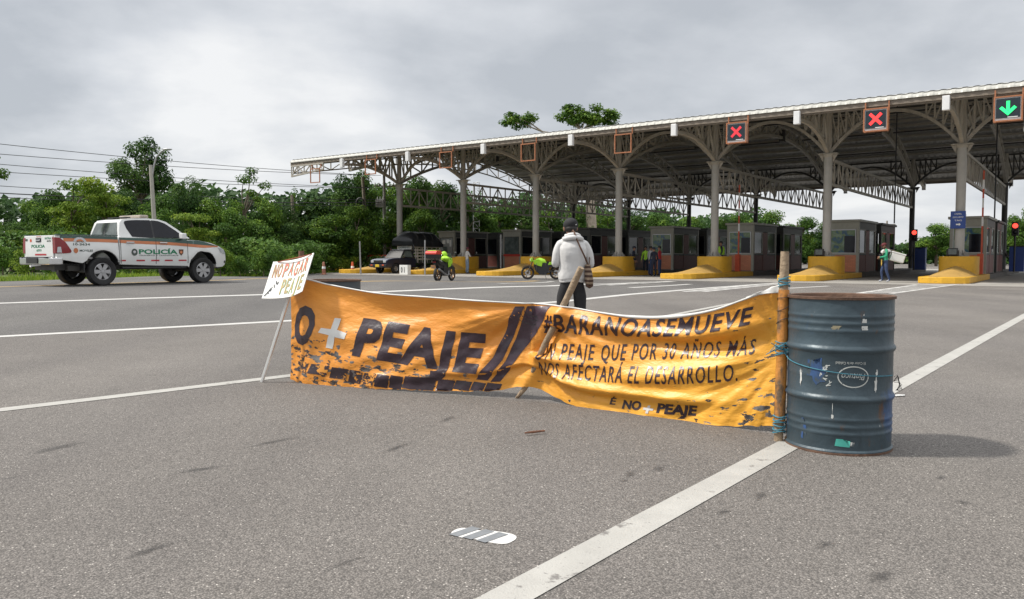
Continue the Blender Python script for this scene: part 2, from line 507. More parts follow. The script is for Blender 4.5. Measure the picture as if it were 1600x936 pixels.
M['line_white'] = pm('road_paint_white', (0.36, 0.35, 0.325), 0.7, var=.1, scale=5, bump=.25, bscale=120,
                     spots=[((0.17, 0.16, 0.15), 8, .61, U1, .05), ((0.2, 0.19, 0.18), 55, .62, U1, .06)])
M['line_far'] = pm('road_paint_far', (0.46, 0.45, 0.43), 0.7, var=.08, scale=3, spots=[((0.2, 0.19, 0.18), 3, .66, U1, .06)])
M['line_yellow'] = pm('road_paint_yellow', (0.55, 0.36, 0.12), 0.7, var=.1, scale=3)

def st_xy(s, t):
    p = RD * s - RX * t
    return p.x, p.y

def sheet(name, mat, ss, tfun, nt_, dz):
    mb = MB(); n = 0
    vs_ = []; fs = []
    for s in ss:
        t0, t1 = tfun(s)
        for j in range(nt_ + 1):
            x, y = st_xy(s, t0 + (t1 - t0) * j / nt_)
            vs_.append((x, y, G(x, y) + dz))
    w = nt_ + 1
    for i in range(len(ss) - 1):
        for j in range(nt_):
            fs.append((i * w + j, (i + 1) * w + j, (i + 1) * w + j + 1, i * w + j + 1))
    mb.add(vs_, fs)
    o = mb.build(name, mat, smooth=60)
    for p in o.data.polygons:
        if p.normal.z < 0:
            o.data.flip_normals(); break
    return structure(o)

def left_edge(s):                       # left border of the carriageway, widening into the plaza
    return 28.0 + 15.0 * sstep(8, 42, s)

def steps(a, b, d):
    n = int((b - a) / d)
    return [a + (b - a) * i / n for i in range(n + 1)]

sheet('ground', M['grass'], steps(-60, 60, 1.0) + steps(64, 160, 8) + [220, 320, 500, 900, 1500],
      lambda s: (-300 - max(0, s), 300 + max(0, s)), 300, -0.05)
sheet('road', M['asphalt'], steps(-60, 60, 0.75) + steps(63, 160, 6), lambda s: (-75, left_edge(s)), 160, 0.0)

L3 = [(-60, 530), (0, 526), (230, 513.5), (460, 501), (640, 489), (880, 471), (984, 460), (1120, 449), (1217, 442)]
L4 = [(-60, 476), (0, 474), (230, 466), (430, 460), (595, 456), (714, 451), (857, 447), (920, 444), (1047, 439.5)]
def band_sheet(name, mat, pixA, n, dz, tl):
    """Surface between a painted line and the far kerb."""
    pts = [at_ground(*p) for p in pixA]
    dense = []
    for a, b in zip(pts, pts[1:]):
        for i in range(n): dense.append(a.lerp(b, i / n))
    dense.append(pts[-1])
    mb = MB(); vs_ = []; fs = []; K = 24
    for p in dense:
        s = RD.x * p.x + RD.y * p.y; t = -RX.x * p.x - RX.y * p.y
        t1 = max(t + .1, tl(s))
        for j in range(K + 1):
            x, y = st_xy(s, t + (t1 - t) * j / K); vs_.append((x, y, G(x, y) + dz))
    w = K + 1
    for i in range(len(dense) - 1):
        for j in range(K): fs.append((i * w + j, (i + 1) * w + j, (i + 1) * w + j + 1, i * w + j + 1))
    o = MB().add(vs_, fs).build(name, mat, smooth=60)
    if o.data.polygons[0].normal.z < 0: o.data.flip_normals()
    return structure(o)
band_sheet('carriageway', M['asphalt_far'], L3, 8, 0.0015, lambda s: left_edge(s) - .02)

# pale concrete apron in front of and under the toll islands
ap = MB(); vs_ = []; fs = []
for i in range(41):
    for j in range(2):
        p = T(-9 + 70 * i / 40, -7.2 if j == 0 else 40); vs_.append((p.x, p.y, G(p.x, p.y) + .003))
for i in range(40): fs.append((2 * i, 2 * i + 2, 2 * i + 3, 2 * i + 1))
o = ap.add(vs_, fs).build('concrete_apron', M['concrete']); structure(o)

def marking(name, pix, width, mat, dz=0.0035, sub=10, w1=None):
    pts = [at_ground(*p) for p in pix]
    dense = []
    for a, b in zip(pts, pts[1:]):
        for i in range(sub): dense.append(a.lerp(b, i / sub))
    dense.append(pts[-1])
    mb = MB(); vs_ = []; fs = []
    for i, p in enumerate(dense):
        a = dense[max(0, i - 1)]; b = dense[min(len(dense) - 1, i + 1)]
        d = (b - a); d.z = 0; d.normalize(); n = Vector((-d.y, d.x, 0))
        w = width if w1 is None else width + (w1 - width) * i / (len(dense) - 1)
        for sgn in (-.5, .5):
            q = p + n * w * sgn; vs_.append((q.x, q.y, G(q.x, q.y) + dz))
    for i in range(len(dense) - 1): fs.append((2 * i, 2 * i + 2, 2 * i + 3, 2 * i + 1))
    o = mb.add(vs_, fs).build(name, mat)
    if o.data.polygons[0].normal.z < 0: o.data.flip_normals()
    return structure(o)
marking('lane_line', [(690, 991), (790, 936), (1012, 815), (1225, 699), (1410, 599), (1600, 494), (1690, 446)], .15, M['line_white'])
marking('lane_line', [(-60, 648), (0, 641), (230, 614), (455, 587), (640, 562), (840, 529), (1010, 500), (1160, 471)], .15, M['line_white'])
marking('lane_line', L3, .14, M['line_far'], w1=.34)
marking('lane_line', L4, .17, M['line_far'], w1=.4)
marking('lane_line', [(780, 443), (864, 440)], .25, M['line_far'], dz=.006)
marking('lane_line', [(985, 449.5), (1078, 444)], .3, M['line_far'])
marking('lane_line', [(1222, 451), (1296, 447)], .25, M['line_far'])
marking('lane_line', [(1455, 446), (1600, 441)], .3, M['line_far'])
marking('edge_line', [(-60, 451), (0, 448.5), (60, 446.5), (200, 442), (360, 437.5), (430, 435)], .2, M['line_yellow'], dz=.005)
marking('edge_line', [(560, 440), (700, 440), (840, 439)], .35, M['line_yellow'], dz=.006)
# ladder-hatched wedge in front of the right-hand toll lane
def hatch(A0, A1, B0, B1, n):
    mb = MB(); fsn = []
    def q(p, w0, w1_, mbq):
        a, b = at_ground(*p[0]), at_ground(*p[1])
        d = (b - a); d.normalize(); nn = Vector((-d.y, d.x, 0))
        mbq.add([(a + nn * w0).to_tuple(), (a - nn * w0).to_tuple(), (b - nn * w1_).to_tuple(), (b + nn * w1_).to_tuple()], [(0, 1, 2, 3)])
    q((A0, A1), .09, .09, mb); q((B0, B1), .09, .09, mb)
    o1 = mb
    mb2 = MB()
    for i in range(n):
        f = (i + .2) / n; g_ = min(1, (i + .85) / n)
        pa = (A0[0] + (A1[0] - A0[0]) * f, A0[1] + (A1[1] - A0[1]) * f)
        pb = (B0[0] + (B1[0] - B0[0]) * g_, B0[1] + (B1[1] - B0[1]) * g_)
        q((pa, pb), .13, .13, mb2)
    for m_, z in ((mb, .0055), (mb2, .0075)):
        m_.v = [(x, y, G(x, y) + z) for x, y, _ in m_.v]
        ob = m_.build('hatched_marking', M['line_far'], merge=False); structure(ob)
        for p in ob.data.polygons:
            if p.normal.z < 0: p.flip()
hatch((1336, 459), (1432, 445), (1392, 459), (1500, 444), 7)
hatch((1068, 456), (1200, 443), (1100, 456), (1226, 443), 8)
hatch((920, 446.5), (1030, 440), (950, 446), (1056, 440), 6)

# painted shoe-sole print on the asphalt, grey stripes across it
cF = at_ground(755, 837)
aF = at_ground(712, 828); bF = at_ground(800, 847)
dF = (bF - aF); LF = dF.length; dF.normalize(); nF = Vector((-dF.y, dF.x, 0))
out = []
for i in range(40):
    a = 2 * pi * i / 40
    ca, sa = cos(a), sin(a)
    x = LF * .5 * (abs(ca) ** .75) * (1 if ca > 0 else -1)
    wd = .066 + .012 * cos(2 * a) + (.010 if ca > 0 else -.002)
    out.append((x, wd * (abs(sa) ** .8) * (1 if sa > 0 else -1) + .012 * sin(x / LF * 5)))
M['print_white'] = pm('print_white', (0.56, 0.55, 0.53), .7, var=.08, scale=30, spots=[((0.22, 0.21, 0.2), 70, .64, U1, .05)])
M['print_grey'] = pm('print_grey', (0.17, 0.18, 0.19), .7, var=.15, scale=30)
mid = (aF + bF) / 2
def fmap(z): return lambda x, y: mid + dF * x + nF * y + Vector((0, 0, z))
fp = decal('footprint_marking', poly2d(out), fmap(.002), M['print_white'], None); structure(fp)
for i, xx in enumerate((-.10, -.035, .03)):
    sl = [(xx - .022, -.062), (xx + .022, -.066), (xx + .05, .058), (xx + .004, .062)]
    st_ = decal('footprint_stripe', poly2d(sl), fmap(.0035), M['print_grey'], fp)
# small torn scrap of white paint near the drum
sc_ = at_ground(1405, 619)
mb = MB()
mb.prism([(-.05, -.02), (.03, -.028), (.06, .0), (.02, .03), (-.04, .022)], .006, .009, 'xy')
o = mb.build('paper_scrap', M['white_paint'], loc=sc_); o.rotation_euler = (0, 0, .4)
tag(o, 'small white paper scrap lying on the asphalt right of the blue drum', 'litter')
# twig
a, b = at_ground(820, 681), at_ground(851, 678)
mb = MB(); mb.path([a + Vector((0, 0, .018)), a.lerp(b, .45) + Vector((0, .004, .018)), b + Vector((0, 0, .02))], [.005, .008, .006], 6)
tag(mb.build('twig', pm('twig_bark', (0.16, 0.07, 0.04), .8, var=.3, scale=30), smooth=50), 'short brown twig lying on the asphalt in front of the orange banner', 'twig')

# old oil drips and scuffs on the asphalt, fading out at their edges
def stain_mat():
    m = bpy.data.materials.new('oil_stain'); m.use_nodes = True
    nt = m.node_tree; N, L = nt.nodes.new, nt.links.new
    b = nt.nodes['Principled BSDF']; b.inputs['Roughness'].default_value = .7; b.inputs['Base Color'].default_value = (0.05, 0.047, 0.045, 1)
    tc = N('ShaderNodeTexCoord'); uvm = N('ShaderNodeAttribute'); uvm.attribute_name = 'rim'
    n = N('ShaderNodeTexNoise'); n.inputs['Scale'].default_value = 14; n.inputs['Detail'].default_value = 7; n.inputs['Roughness'].default_value = .7
    L(tc.outputs['Object'], n.inputs['Vector'])
    a = N('ShaderNodeMath'); a.operation = 'MULTIPLY'; L(uvm.outputs['Fac'], a.inputs[0]); L(n.outputs['Fac'], a.inputs[1])
    r = N('ShaderNodeValToRGB'); L(a.outputs[0], r.inputs[0]); r.color_ramp.elements[0].position = .16; r.color_ramp.elements[1].position = .55
    r.color_ramp.elements[1].color = (.62, .62, .62, 1)
    t = N('ShaderNodeBsdfTransparent'); ms = N('ShaderNodeMixShader'); L(r.outputs[0], ms.inputs[0]); L(t.outputs[0], ms.inputs[1]); L(b.outputs[0], ms.inputs[2])
    L(ms.outputs[0], nt.nodes['Material Output'].inputs['Surface'])
    return m
M['stain'] = stain_mat()
rs = random.Random(21)
for px, py, w, h in ((305, 735, .22, .07), (240, 858, .20, .06), (985, 741, .12, .05), (1030, 733, .10, .06), (975, 752, .06, .03), (1290, 851, .10, .04), (1505, 785, .07, .05), (1470, 747, .08, .03), (1130, 800, .07, .03), (620, 700, .25, .05), (430, 690, .3, .06), (1190, 775, .10, .05), (90, 700, .3, .09), (540, 880, .12, .04), (1380, 900, .16, .05), (700, 655, .2, .05)):
    c = at_ground(px, py); an = TH + R(90) + rs.uniform(-.4, .4)
    vs_ = [(c.x, c.y, .0016)]; rim = [1.0]
    for i in range(20):
        a = 2 * pi * i / 20; k = rs.uniform(.75, 1.25)
        x, y = w * k * cos(a), h * k * sin(a)
        vs_.append((c.x + x * cos(an) - y * sin(an), c.y + x * sin(an) + y * cos(an), .0016)); rim.append(0.0)
    me = bpy.data.meshes.new('oil_stain'); me.from_pydata(vs_, [], [(0, i, i % 20 + 1) for i in range(1, 21)]); me.materials.append(M['stain'])
    me.attributes.new('rim', 'FLOAT', 'POINT').data.foreach_set('value', rim)
    o = bpy.data.objects.new('oil_stain', me); COL.objects.link(o); structure(o)
# ---------------------------------------------------------------- oil drums
def drum_mat(name, base, patch):
    return pm(name, base, .42, .15, var=.22, scale=3.0, bump=.6, bscale=6, spots=[
        (patch, 2.1, .535, (1, 1, .6), .09), (tuple(c * .45 for c in base), 5, .60, (1.6, 1.6, .25), .2),
        ((0.10, 0.055, 0.032), 8, .62, (1, 1, .45), .10), ((0.42, 0.43, 0.40), 16, .715, (1, 1, .5), .02)])
M['drum_blue'] = drum_mat('drum_blue', (0.044, 0.068, 0.084), (0.024, 0.068, 0.165))
M['drum_grey'] = drum_mat('drum_grey', (0.055, 0.066, 0.075), (0.05, 0.07, 0.10))
M['drum_rust'] = pm('drum_rust', (0.11, 0.062, 0.04), .75, .2, var=.35, scale=12, bump=.3)
DR = .286
def drum(loc, label, mat, rz=0):
    t = thing('oil_drum', label, 'drum', loc, rz)
    prof = [(DR + .004, .012), (DR + .009, .0), (DR + .009, .018), (DR, .028)]
    def rib(z, h, w, nn=6):
        for i in range(nn + 1):
            a = i / nn * pi
            prof.append((DR + h * sin(a) ** 1.4, z - w / 2 + w * i / nn))
    for z in (.115, .155, .195): rib(z, .0035, .03)
    rib(.31, .013, .05, 8)
    for z in (.44,): rib(z, .0015, .04)
    rib(.585, .013, .05, 8)
    for z in (.69, .73, .77): rib(z, .0035, .03)
    prof += [(DR, .862)]
    MB().lathe(prof, 96).build('shell', mat, t, smooth=35)
    MB().lathe([(DR, .862), (DR + .009, .864), (DR + .0095, .878), (DR + .002, .88), (DR - .006, .876), (DR - .01, .862), (DR - .012, .85), (0.03, .848), (0, .848)], 96).build('top_rim', M['drum_rust'], t, smooth=35)
    MB().lathe([(DR + .0095, .0), (DR + .0098, .012), (DR + .006, .02)], 96).build('bottom_rim', M['drum_rust'], t, smooth=35)
    mb = MB(); mb.lathe([(.0, .862), (.028, .862), (.03, .85)], 16, (.17, .05, 0)); mb.build('bung', M['drum_rust'], t, smooth=35)
    return t
DP = Vector((1.915, 4.655, 0))
d1 = drum(DP, 'battered dark blue oil drum with an upside-down oval logo at the banner\'s right end', M['drum_blue'])
d2 = drum(at_depth(517, 437, 7.85).xy.to_3d(), 'grey oil drum behind the left end of the banner, only its top showing', M['drum_grey'], 1.0)

face = atan2(-DP.y, -DP.x)
def on_drum(off=.0016, ang0=0, z0=0):
    def f(x, y):
        a = face + ang0 + x / DR
        z = z0 + y
        return Vector(((DR + off) * cos(a), (DR + off) * sin(a), z))
    return f
M['logo_white'] = pm('logo_white', (0.46, 0.48, 0.46), .6, var=.15, scale=60, spots=[((0.06, 0.08, 0.09), 45, .60, U1, .05)])
def drum_text(s, cap, ang, z, shear=0, bold=0, width=None):
    vs_, fs = text2d(s, bold, shear)
    w = max(v[0] for v in vs_)
    k = cap if width is None else width / w
    # upside down: rotate by 180 degrees about the middle
    sh = ([(-(v[0] - w / 2) * k, -(v[1] - .5) * cap) for v in vs_], fs)
    decal('lettering', sh, on_drum(.0022, ang, z), M['logo_white'], d1, (.01, 1))
def ring(rx, ry, w, ang, z, n=40, a0=0, a1=2 * pi):
    vs_ = []; fs = []
    for i in range(n + 1):
        a = a0 + (a1 - a0) * i / n
        vs_ += [(rx * cos(a), ry * sin(a)), ((rx - w) * cos(a), (ry - w) * sin(a))]
    for i in range(n): fs.append([2 * i, 2 * i + 2, 2 * i + 3, 2 * i + 1])
    decal('logo_oval', (vs_, fs), on_drum(.0022, ang, z), M['logo_white'], d1)
LA = .075 / DR
ring(.083, .060, .006, LA, .440)
drum_text('Pintuco', .038, LA, .440, shear=.25, width=.125)
drum_text('El Color de la Calidad', .016, LA - .015 / DR, .515, width=.155)
# emblem scribble at the left of the oval: little outlined figures, worn
rnd = random.Random(3)
for i in range(9):
    cx_, cz_ = -.045 - rnd.random() * .055, .395 + i * .012
    pts = [(cx_ + rnd.uniform(-.016, .016), cz_ + rnd.uniform(-.012, .012)) for _ in range(4)]
    for a, b in zip(pts, pts[1:]):
        dx, dy = b[0] - a[0], b[1] - a[1]; l = max(1e-4, sqrt(dx * dx + dy * dy)); nx, ny = -dy / l * .0022, dx / l * .0022
        decal('logo_emblem', poly2d([(a[0] + nx, a[1] + ny), (b[0] + nx, b[1] + ny), (b[0] - nx, b[1] - ny), (a[0] - nx, a[1] - ny)]), on_drum(.0022, 0.02, 0), M['logo_white'], d1)
# white paint smears and a turquoise sticker
M['paint_smear'] = pm('paint_smear', (0.55, 0.56, 0.54), .6, var=.1, scale=40, spots=[((0.07, 0.09, 0.10), 28, .55, (1, 1, .4), .05)])
def blob(x, z, w, h, seed, mat=None, nm='paint_smear'):
    r_ = random.Random(seed); pts = []
    for i in range(16):
        a = 2 * pi * i / 16; k = r_.uniform(.45, 1.1)
        pts.append((x + w * cos(a) * k, z + h * sin(a) * k))
    decal(nm, poly2d(pts), on_drum(.0016, 0, 0), mat or M['paint_smear'], d1, (.012, 1))
blob(-.222, .425, .010, .065, 1); blob(.125, .74, .014, .05, 2); blob(.13, .71, .02, .03, 12)
blob(.205, .40, .012, .05, 3); blob(.21, .46, .008, .02, 5); blob(-.03, .215, .007, .018, 6); blob(-.03, .27, .0025, .05, 7)
blob(-.02, .71, .03, .03, 8, pm('paint_smear_ochre', (0.26, 0.23, 0.15), .7, var=.3, scale=60, spots=[((0.055, 0.075, 0.085), 40, .5, U1, .04)]))
blob(-.12, .46, .075, .085, 9, pm('blue_scuff', (0.028, 0.068, 0.165), .5, var=.3, scale=20, spots=[((0.046, 0.066, 0.078), 18, .52, (1, 1, .5), .08)]), 'blue_scuff')
blob(-.20, .13, .03, .06, 10, pm('blue_scuff_low', (0.028, 0.075, 0.2), .5, var=.3, scale=20, spots=[((0.046, 0.066, 0.078), 22, .5, (1, 1, .5), .06)]), 'blue_scuff')
M['sticker_teal'] = pm('sticker_teal', (0.06, 0.36, 0.30), .5, var=.15, scale=20)
decal('sticker', poly2d([(-.015, .052), (.062, .048), (.066, .082), (.028, .086), (.026, .092), (-.008, .092)]), on_drum(.0018, 0, 0), M['sticker_teal'], d1, (.01, 1))
decal('sticker_corner', poly2d([(.064, .054), (.085, .053), (.087, .076), (.066, .078)]), on_drum(.0019, 0, 0), M['paint_smear'], d1, (.01, 1))

# ---------------------------------------------------------------- the banner: a vertical cloth hung between three stakes
PL = at_ground(461, 594).xy; PM_ = at_ground(838, 621).xy; PR = at_ground(1219, 672).xy
SEG = [(PL, PM_), (PM_, PR)]
LEN = [(b - a).length for a, b in SEG]
LT = sum(LEN)
def path_uv(px, py):
    """Where the sight line through a picture point meets the cloth's own vertical plane: (distance along, height)."""
    d = ray(px, py); best = None
    for i, (a, b) in enumerate(SEG):
        e = b - a
        det = d.x * (-e.y) + e.x * d.y
        k = (a.x * (-e.y) + e.x * a.y) / det
        m_ = (d.x * a.y - d.y * a.x) / det
        h = CAM_H + d.z * k
        c = ((m_ * LEN[i]) + (LEN[0] if i else 0), h)
        if (i == 0 and m_ <= 1.0) or (i == 1 and m_ >= 0): best = c; break
    return best if best else c
def curve_of(pix):
    pts = sorted(path_uv(*p) for p in pix)
    def f(u):
        if u <= pts[0][0]: return pts[0][1]
        for i in range(len(pts) - 1):
            if u <= pts[i + 1][0]:
                a = pts[max(0, i - 1)]; b = pts[i]; c = pts[i + 1]; d_ = pts[min(len(pts) - 1, i + 2)]
                t = (u - b[0]) / (c[0] - b[0])
                m0 = (c[1] - a[1]) / max(1e-6, c[0] - a[0]) * (c[0] - b[0]); m1 = (d_[1] - b[1]) / max(1e-6, d_[0] - b[0]) * (c[0] - b[0])
                return (2 * t ** 3 - 3 * t * t + 1) * b[1] + (t ** 3 - 2 * t * t + t) * m0 + (-2 * t ** 3 + 3 * t * t) * c[1] + (t ** 3 - t * t) * m1
        return pts[-1][1]
    return f
z_top = curve_of([(459, 452), (476, 437), (520, 445), (600, 458), (700, 465), (800, 471), (868, 476), (890, 478), (940, 487), (1000, 495), (1060, 494), (1120, 484), (1170, 467), (1226, 446)])
z_bot = curve_of([(456, 590), (480, 596), (560, 601), (650, 605), (740, 608), (790, 607), (822, 601), (850, 606), (885, 622), (930, 635), (1000, 645), (1100, 657), (1170, 661), (1224, 660)])
def base_xy(u):
    if u < LEN[0]: return PL + (PM_ - PL) * (u / LEN[0])
    return PM_ + (PR - PM_) * ((u - LEN[0]) / LEN[1])
NORM = Vector(((PR - PL).y, -(PR - PL).x)).normalized()
if NORM.y > 0: NORM = -NORM
ST = [path_uv(816, 627), path_uv(917, 418)]
def fold(u, v, stick=True):
    """Out-of-plane shape of the cloth: sag, pull lines from the ties, creases."""
    uc = LEN[0]
    d = 0.0
    d += .055 * sin(pi * min(1, max(0, u / uc))) * (1 - v) ** 1.0 if u < uc else .05 * sin(pi * (u - uc) / LEN[1]) * (1 - v)
    # pull lines fanning out of the middle tie, left
    if u < uc + .05:
        q = (uc - u)
        for sl, am, wd in ((.22, .030, .10), (.40, .022, .08), (.62, .016, .07)):
            vv = .95 - sl * q - .05
            d += am * math.exp(-((v - vv) / wd) ** 2) * sstep(0, .35, q) * (1 - .45 * sstep(.8, 2.3, q))
        d += .018 * math.exp(-((v - .17 - .05 * sin(q * 4)) / .05) ** 2) * sstep(.1, .5, q) * (1 - sstep(1.2, 1.8, q))
    else:
        q = (u - uc)
        qr = LT - u
        d += .036 * math.exp(-((v - .93 + .09 * q) / .06) ** 2) * sstep(0, .2, q) * sstep(0, .3, qr)
        d += .040 * math.exp(-((v - .60 + .22 * qr) / .10) ** 2) * sstep(0, .25, qr) * (1 - sstep(.9, 1.6, qr))
        d -= .034 * math.exp(-((v - .60 - .18 * qr) / .07) ** 2) * sstep(0, .2, qr) * (1 - sstep(.5, 1.2, qr))
        d += .046 * math.exp(-((v - .24 + .02 * q) / .055) ** 2) * sstep(.0, .3, q) * (1 - sstep(1.1, 1.9, q))
        d += .028 * math.exp(-((v - .40 - .1 * q) / .05) ** 2) * (1 - sstep(.3, .9, q))
    # the cloth leans out along its top edge and bellies out lower down: a soft crease divides the two
    if u < uc:
        f = u / uc; vb = 1.0 - .44 * f ** 1.1; ends = sstep(0, .12, f) * (1 - .35 * sstep(.8, 1, f))
    else:
        f = (u - uc) / LEN[1]; vb = .90 - .10 * sin(pi * f) - .28 * sstep(.55, 1.0, f) + .10 * (1 - sstep(0, .15, f)); ends = .55 + .45 * sstep(.5, .9, f)
    w_ = v - vb; eps = .0015 if u < uc else .012
    d += ends * (.26 * .5 * (w_ + sqrt(w_ * w_ + eps)) + .16 * .5 * (-w_ + sqrt(w_ * w_ + eps)) * (1 - .5 * sstep(.2, .7, -w_)))
    # creases that radiate from the ties
    for cu, cv, am in ((uc, .97, .036), (LT, .50, .036), (0, .95, .014)):
        ru = (u - cu); rv = (v - cv) * .78; r_ = sqrt(ru * ru + rv * rv)
        th = atan2(rv, abs(ru) + .02) * (1 if ru > 0 else -1)
        d += am * min(1, r_ * 1.6) / (1 + .5 * r_) * noise.noise(Vector((th * 4.2, r_ * .8, cu * 3)))
        d += am * .45 * min(1, r_ * 2.5) / (1 + .9 * r_) * noise.noise(Vector((th * 11, r_ * 1.3, cu * 3 + 5)))
    p = Vector((u * 1.4, v * 2.6 + u * .35, 3.1))
    d += .016 * noise.noise(p * 1.1) + .005 * noise.noise(p * 3.6) + .0035 * (1 - abs(noise.noise(p * 5.0)) * 2) * (1 - v * .6)
    vt_ = .20 + .06 * math.exp(-((u - uc) / .3) ** 2) + .02 * sin(u * 6)
    d += .040 * sstep(vt_ - .035, vt_ + .008, v) * math.exp(-((u - uc - .05) / .75) ** 4)
    if stick:
        z = z_bot(u) + (z_top(u) - z_bot(u)) * v
        g_ = math.exp(-((u - (ST[0][0] + (ST[1][0] - ST[0][0]) * (z - ST[0][1]) / (ST[1][1] - ST[0][1]))) / .075) ** 2)
        d += g_ * (.052 - .106 * sstep(.40, .44, v) * (1 - sstep(.74, .79, v)))
    if v < .3: d += .012 * (1 - v / .3) * noise.noise(Vector((u * 9, v * 3, 1)))
    return d
def cloth(u, v, off=0.0):
    b = base_xy(u)
    zb, zt = z_bot(u), z_top(u)
    ragged = .012 * noise.noise(Vector((u * 11, 0, 5))) if v < .02 else 0
    e = .01
    dn = fold(u, v)
    du = (fold(u + e, v) - dn) / e; dv = (fold(u, min(1, v + e)) - fold(u, min(1, v + e) - e)) / e / max(.3, zt - zb)
    al = Vector((-NORM.y, NORM.x, 0)); al = al if al.x > 0 else -al
    n = Vector((NORM.x, NORM.y, 0)) - al * du - Vector((0, 0, 1)) * dv
    n.normalize()
    p = Vector((b.x, b.y, zb + (zt - zb) * v + ragged)) + Vector((NORM.x, NORM.y, 0)) * (dn + .035)
    return p + n * off

def banner_mat():
    m = bpy.data.materials.new('banner_vinyl'); m.use_nodes = True
    nt = m.node_tree; N, L = nt.nodes.new, nt.links.new
    b = nt.nodes['Principled BSDF']; b.inputs['Roughness'].default_value = .46; b.inputs['Specular IOR Level'].default_value = .6
    uv = N('ShaderNodeUVMap'); uv.uv_map = 'cloth'
    def no(s, st=(1, 1, 1), d=5, loc=(0, 0, 0)):
        mp = N('ShaderNodeMapping'); mp.inputs['Scale'].default_value = st; mp.inputs['Location'].default_value = loc
        L(uv.outputs[0], mp.inputs[0])
        n = N('ShaderNodeTexNoise'); n.inputs['Scale'].default_value = s; n.inputs['Detail'].default_value = d; n.inputs['Roughness'].default_value = .6
        L(mp.outputs[0], n.inputs['Vector']); return n.outputs['Fac']
    def ramp(f, a, b_, ca, cb):
        r = N('ShaderNodeValToRGB'); L(f, r.inputs[0]); e = r.color_ramp.elements
        e[0].position = a; e[1].position = b_; e[0].color = tuple(ca) + (1,); e[1].color = tuple(cb) + (1,); return r.outputs[0]
    def math_(op, a, c):
        x = N('ShaderNodeMath'); x.operation = op
        for i, v in enumerate((a, c)):
            if isinstance(v, (int, float)): x.inputs[i].default_value = v
            else: L(v, x.inputs[i])
        return x.outputs[0]
    sep = N('ShaderNodeSeparateXYZ'); L(uv.outputs[0], sep.inputs[0])
    U_, V_ = sep.outputs['X'], sep.outputs['Y']
    base = ramp(no(1.2), .3, .7, (0.75, 0.285, 0.040), (0.83, 0.35, 0.052))
    # the base colour shifts to a lighter yellow in the lower right half
    yl = math_('ADD', math_('MULTIPLY', math_('SUBTRACT', U_, 2.3), .5), math_('SUBTRACT', .55, V_))
    ylr = ramp(yl, .0, .9, (0, 0, 0), (1, 1, 1))
    mx = N('ShaderNodeMix'); mx.data_type = 'RGBA'; L(ylr, mx.inputs[0]); L(base, mx.inputs[6]); mx.inputs[7].default_value = (0.88, 0.43, 0.046, 1)
    cur = mx.outputs[2]
    # flaked-off print: towards the lower left corner and the lower right corner
    lowl = math_('MULTIPLY', math_('SUBTRACT', .42, V_), math_('MULTIPLY', .40, ramp(math_('SUBTRACT', U_, 1.3), .0, .7, (1, 1, 1), (.35, .35, .35))))
    left = math_('MULTIPLY', math_('SUBTRACT', 1.9, U_), .05)
    right = math_('MULTIPLY', math_('SUBTRACT', U_, LT - .55), .15)
    bias = math_('ADD', lowl, math_('MAXIMUM', left, right))
    bias = math_('MINIMUM', bias, .13)
    fl = math_('ADD', no(10, (1, 1.7, 1), 6), bias)
    fm = ramp(fl, .655, .675, (0, 0, 0), (1, 1, 1))
    mx2 = N('ShaderNodeMix'); mx2.data_type = 'RGBA'; L(fm, mx2.inputs[0]); L(cur, mx2.inputs[6])
    L(ramp(no(6), .45, .6, (0.035, 0.03, 0.028), (0.20, 0.19, 0.18)), mx2.inputs[7])
    cur = mx2.outputs[2]
    dirt = ramp(no(3.5, (1, 1.6, 1), 7, (3, 1, 0)), .62, .8, (0, 0, 0), (.4, .4, .4))
    mx3 = N('ShaderNodeMix'); mx3.data_type = 'RGBA'; L(dirt, mx3.inputs[0]); L(cur, mx3.inputs[6]); mx3.inputs[7].default_value = (0.30, 0.13, 0.03, 1)
    L(mx3.outputs[2], b.inputs['Base Color'])
    n = no(26, (1, 1, 1), 3); n2 = no(7, (1, 1.8, 1), 3, (7, 2, 0))
    bp = N('ShaderNodeBump'); bp.inputs['Strength'].default_value = .5; bp.inputs['Distance'].default_value = .02
    L(math_('ADD', n2, math_('MULTIPLY', n, .15)), bp.inputs['Height']); L(bp.outputs[0], b.inputs['Normal'])
    tr = N('ShaderNodeBsdfTranslucent'); L(mx3.outputs[2], tr.inputs['Color'])
    ms = N('ShaderNodeMixShader'); ms.inputs[0].default_value = .12
    L(b.outputs[0], ms.inputs[1]); L(tr.outputs[0], ms.inputs[2])
    L(ms.outputs[0], nt.nodes['Material Output'].inputs['Surface'])
    return m
M['banner'] = banner_mat()
M['banner_back'] = pm('banner_backing', (0.66, 0.65, 0.62), .5, var=.06, scale=4)
M['banner_ink'] = pm('banner_ink', (0.030, 0.016, 0.024), .36, var=.3, scale=5, spec=.6, bump=.25, bscale=18, spots=[((0.55, 0.27, 0.04), 13, .70, (1, 1, 1.6), .03)])
M['banner_band'] = pm('banner_band', (0.050, 0.028, 0.042), .34, var=.3, scale=4, spec=.65, bump=.3, bscale=14)
M['banner_white'] = pm('banner_print_white', (0.60, 0.60, 0.58), .4, var=.06, scale=5)
NU, NV = 300, 64
banner = MB()
vs_ = []; fs = []
for i in range(NU + 1):
    for j in range(NV + 1): vs_.append(cloth(LT * i / NU, j / NV))
for i in range(NU):
    for j in range(NV): fs.append((i * (NV + 1) + j, (i + 1) * (NV + 1) + j, (i + 1) * (NV + 1) + j + 1, i * (NV + 1) + j + 1))
def with_uv(o):
    me = o.data; ul = me.uv_layers.new(name='cloth')
    for li, lp in enumerate(me.loops):
        i, j = divmod(lp.vertex_index, NV + 1)
        ul.data[li].uv = (LT * i / NU, j / NV)
    for p in me.polygons: p.use_smooth = True
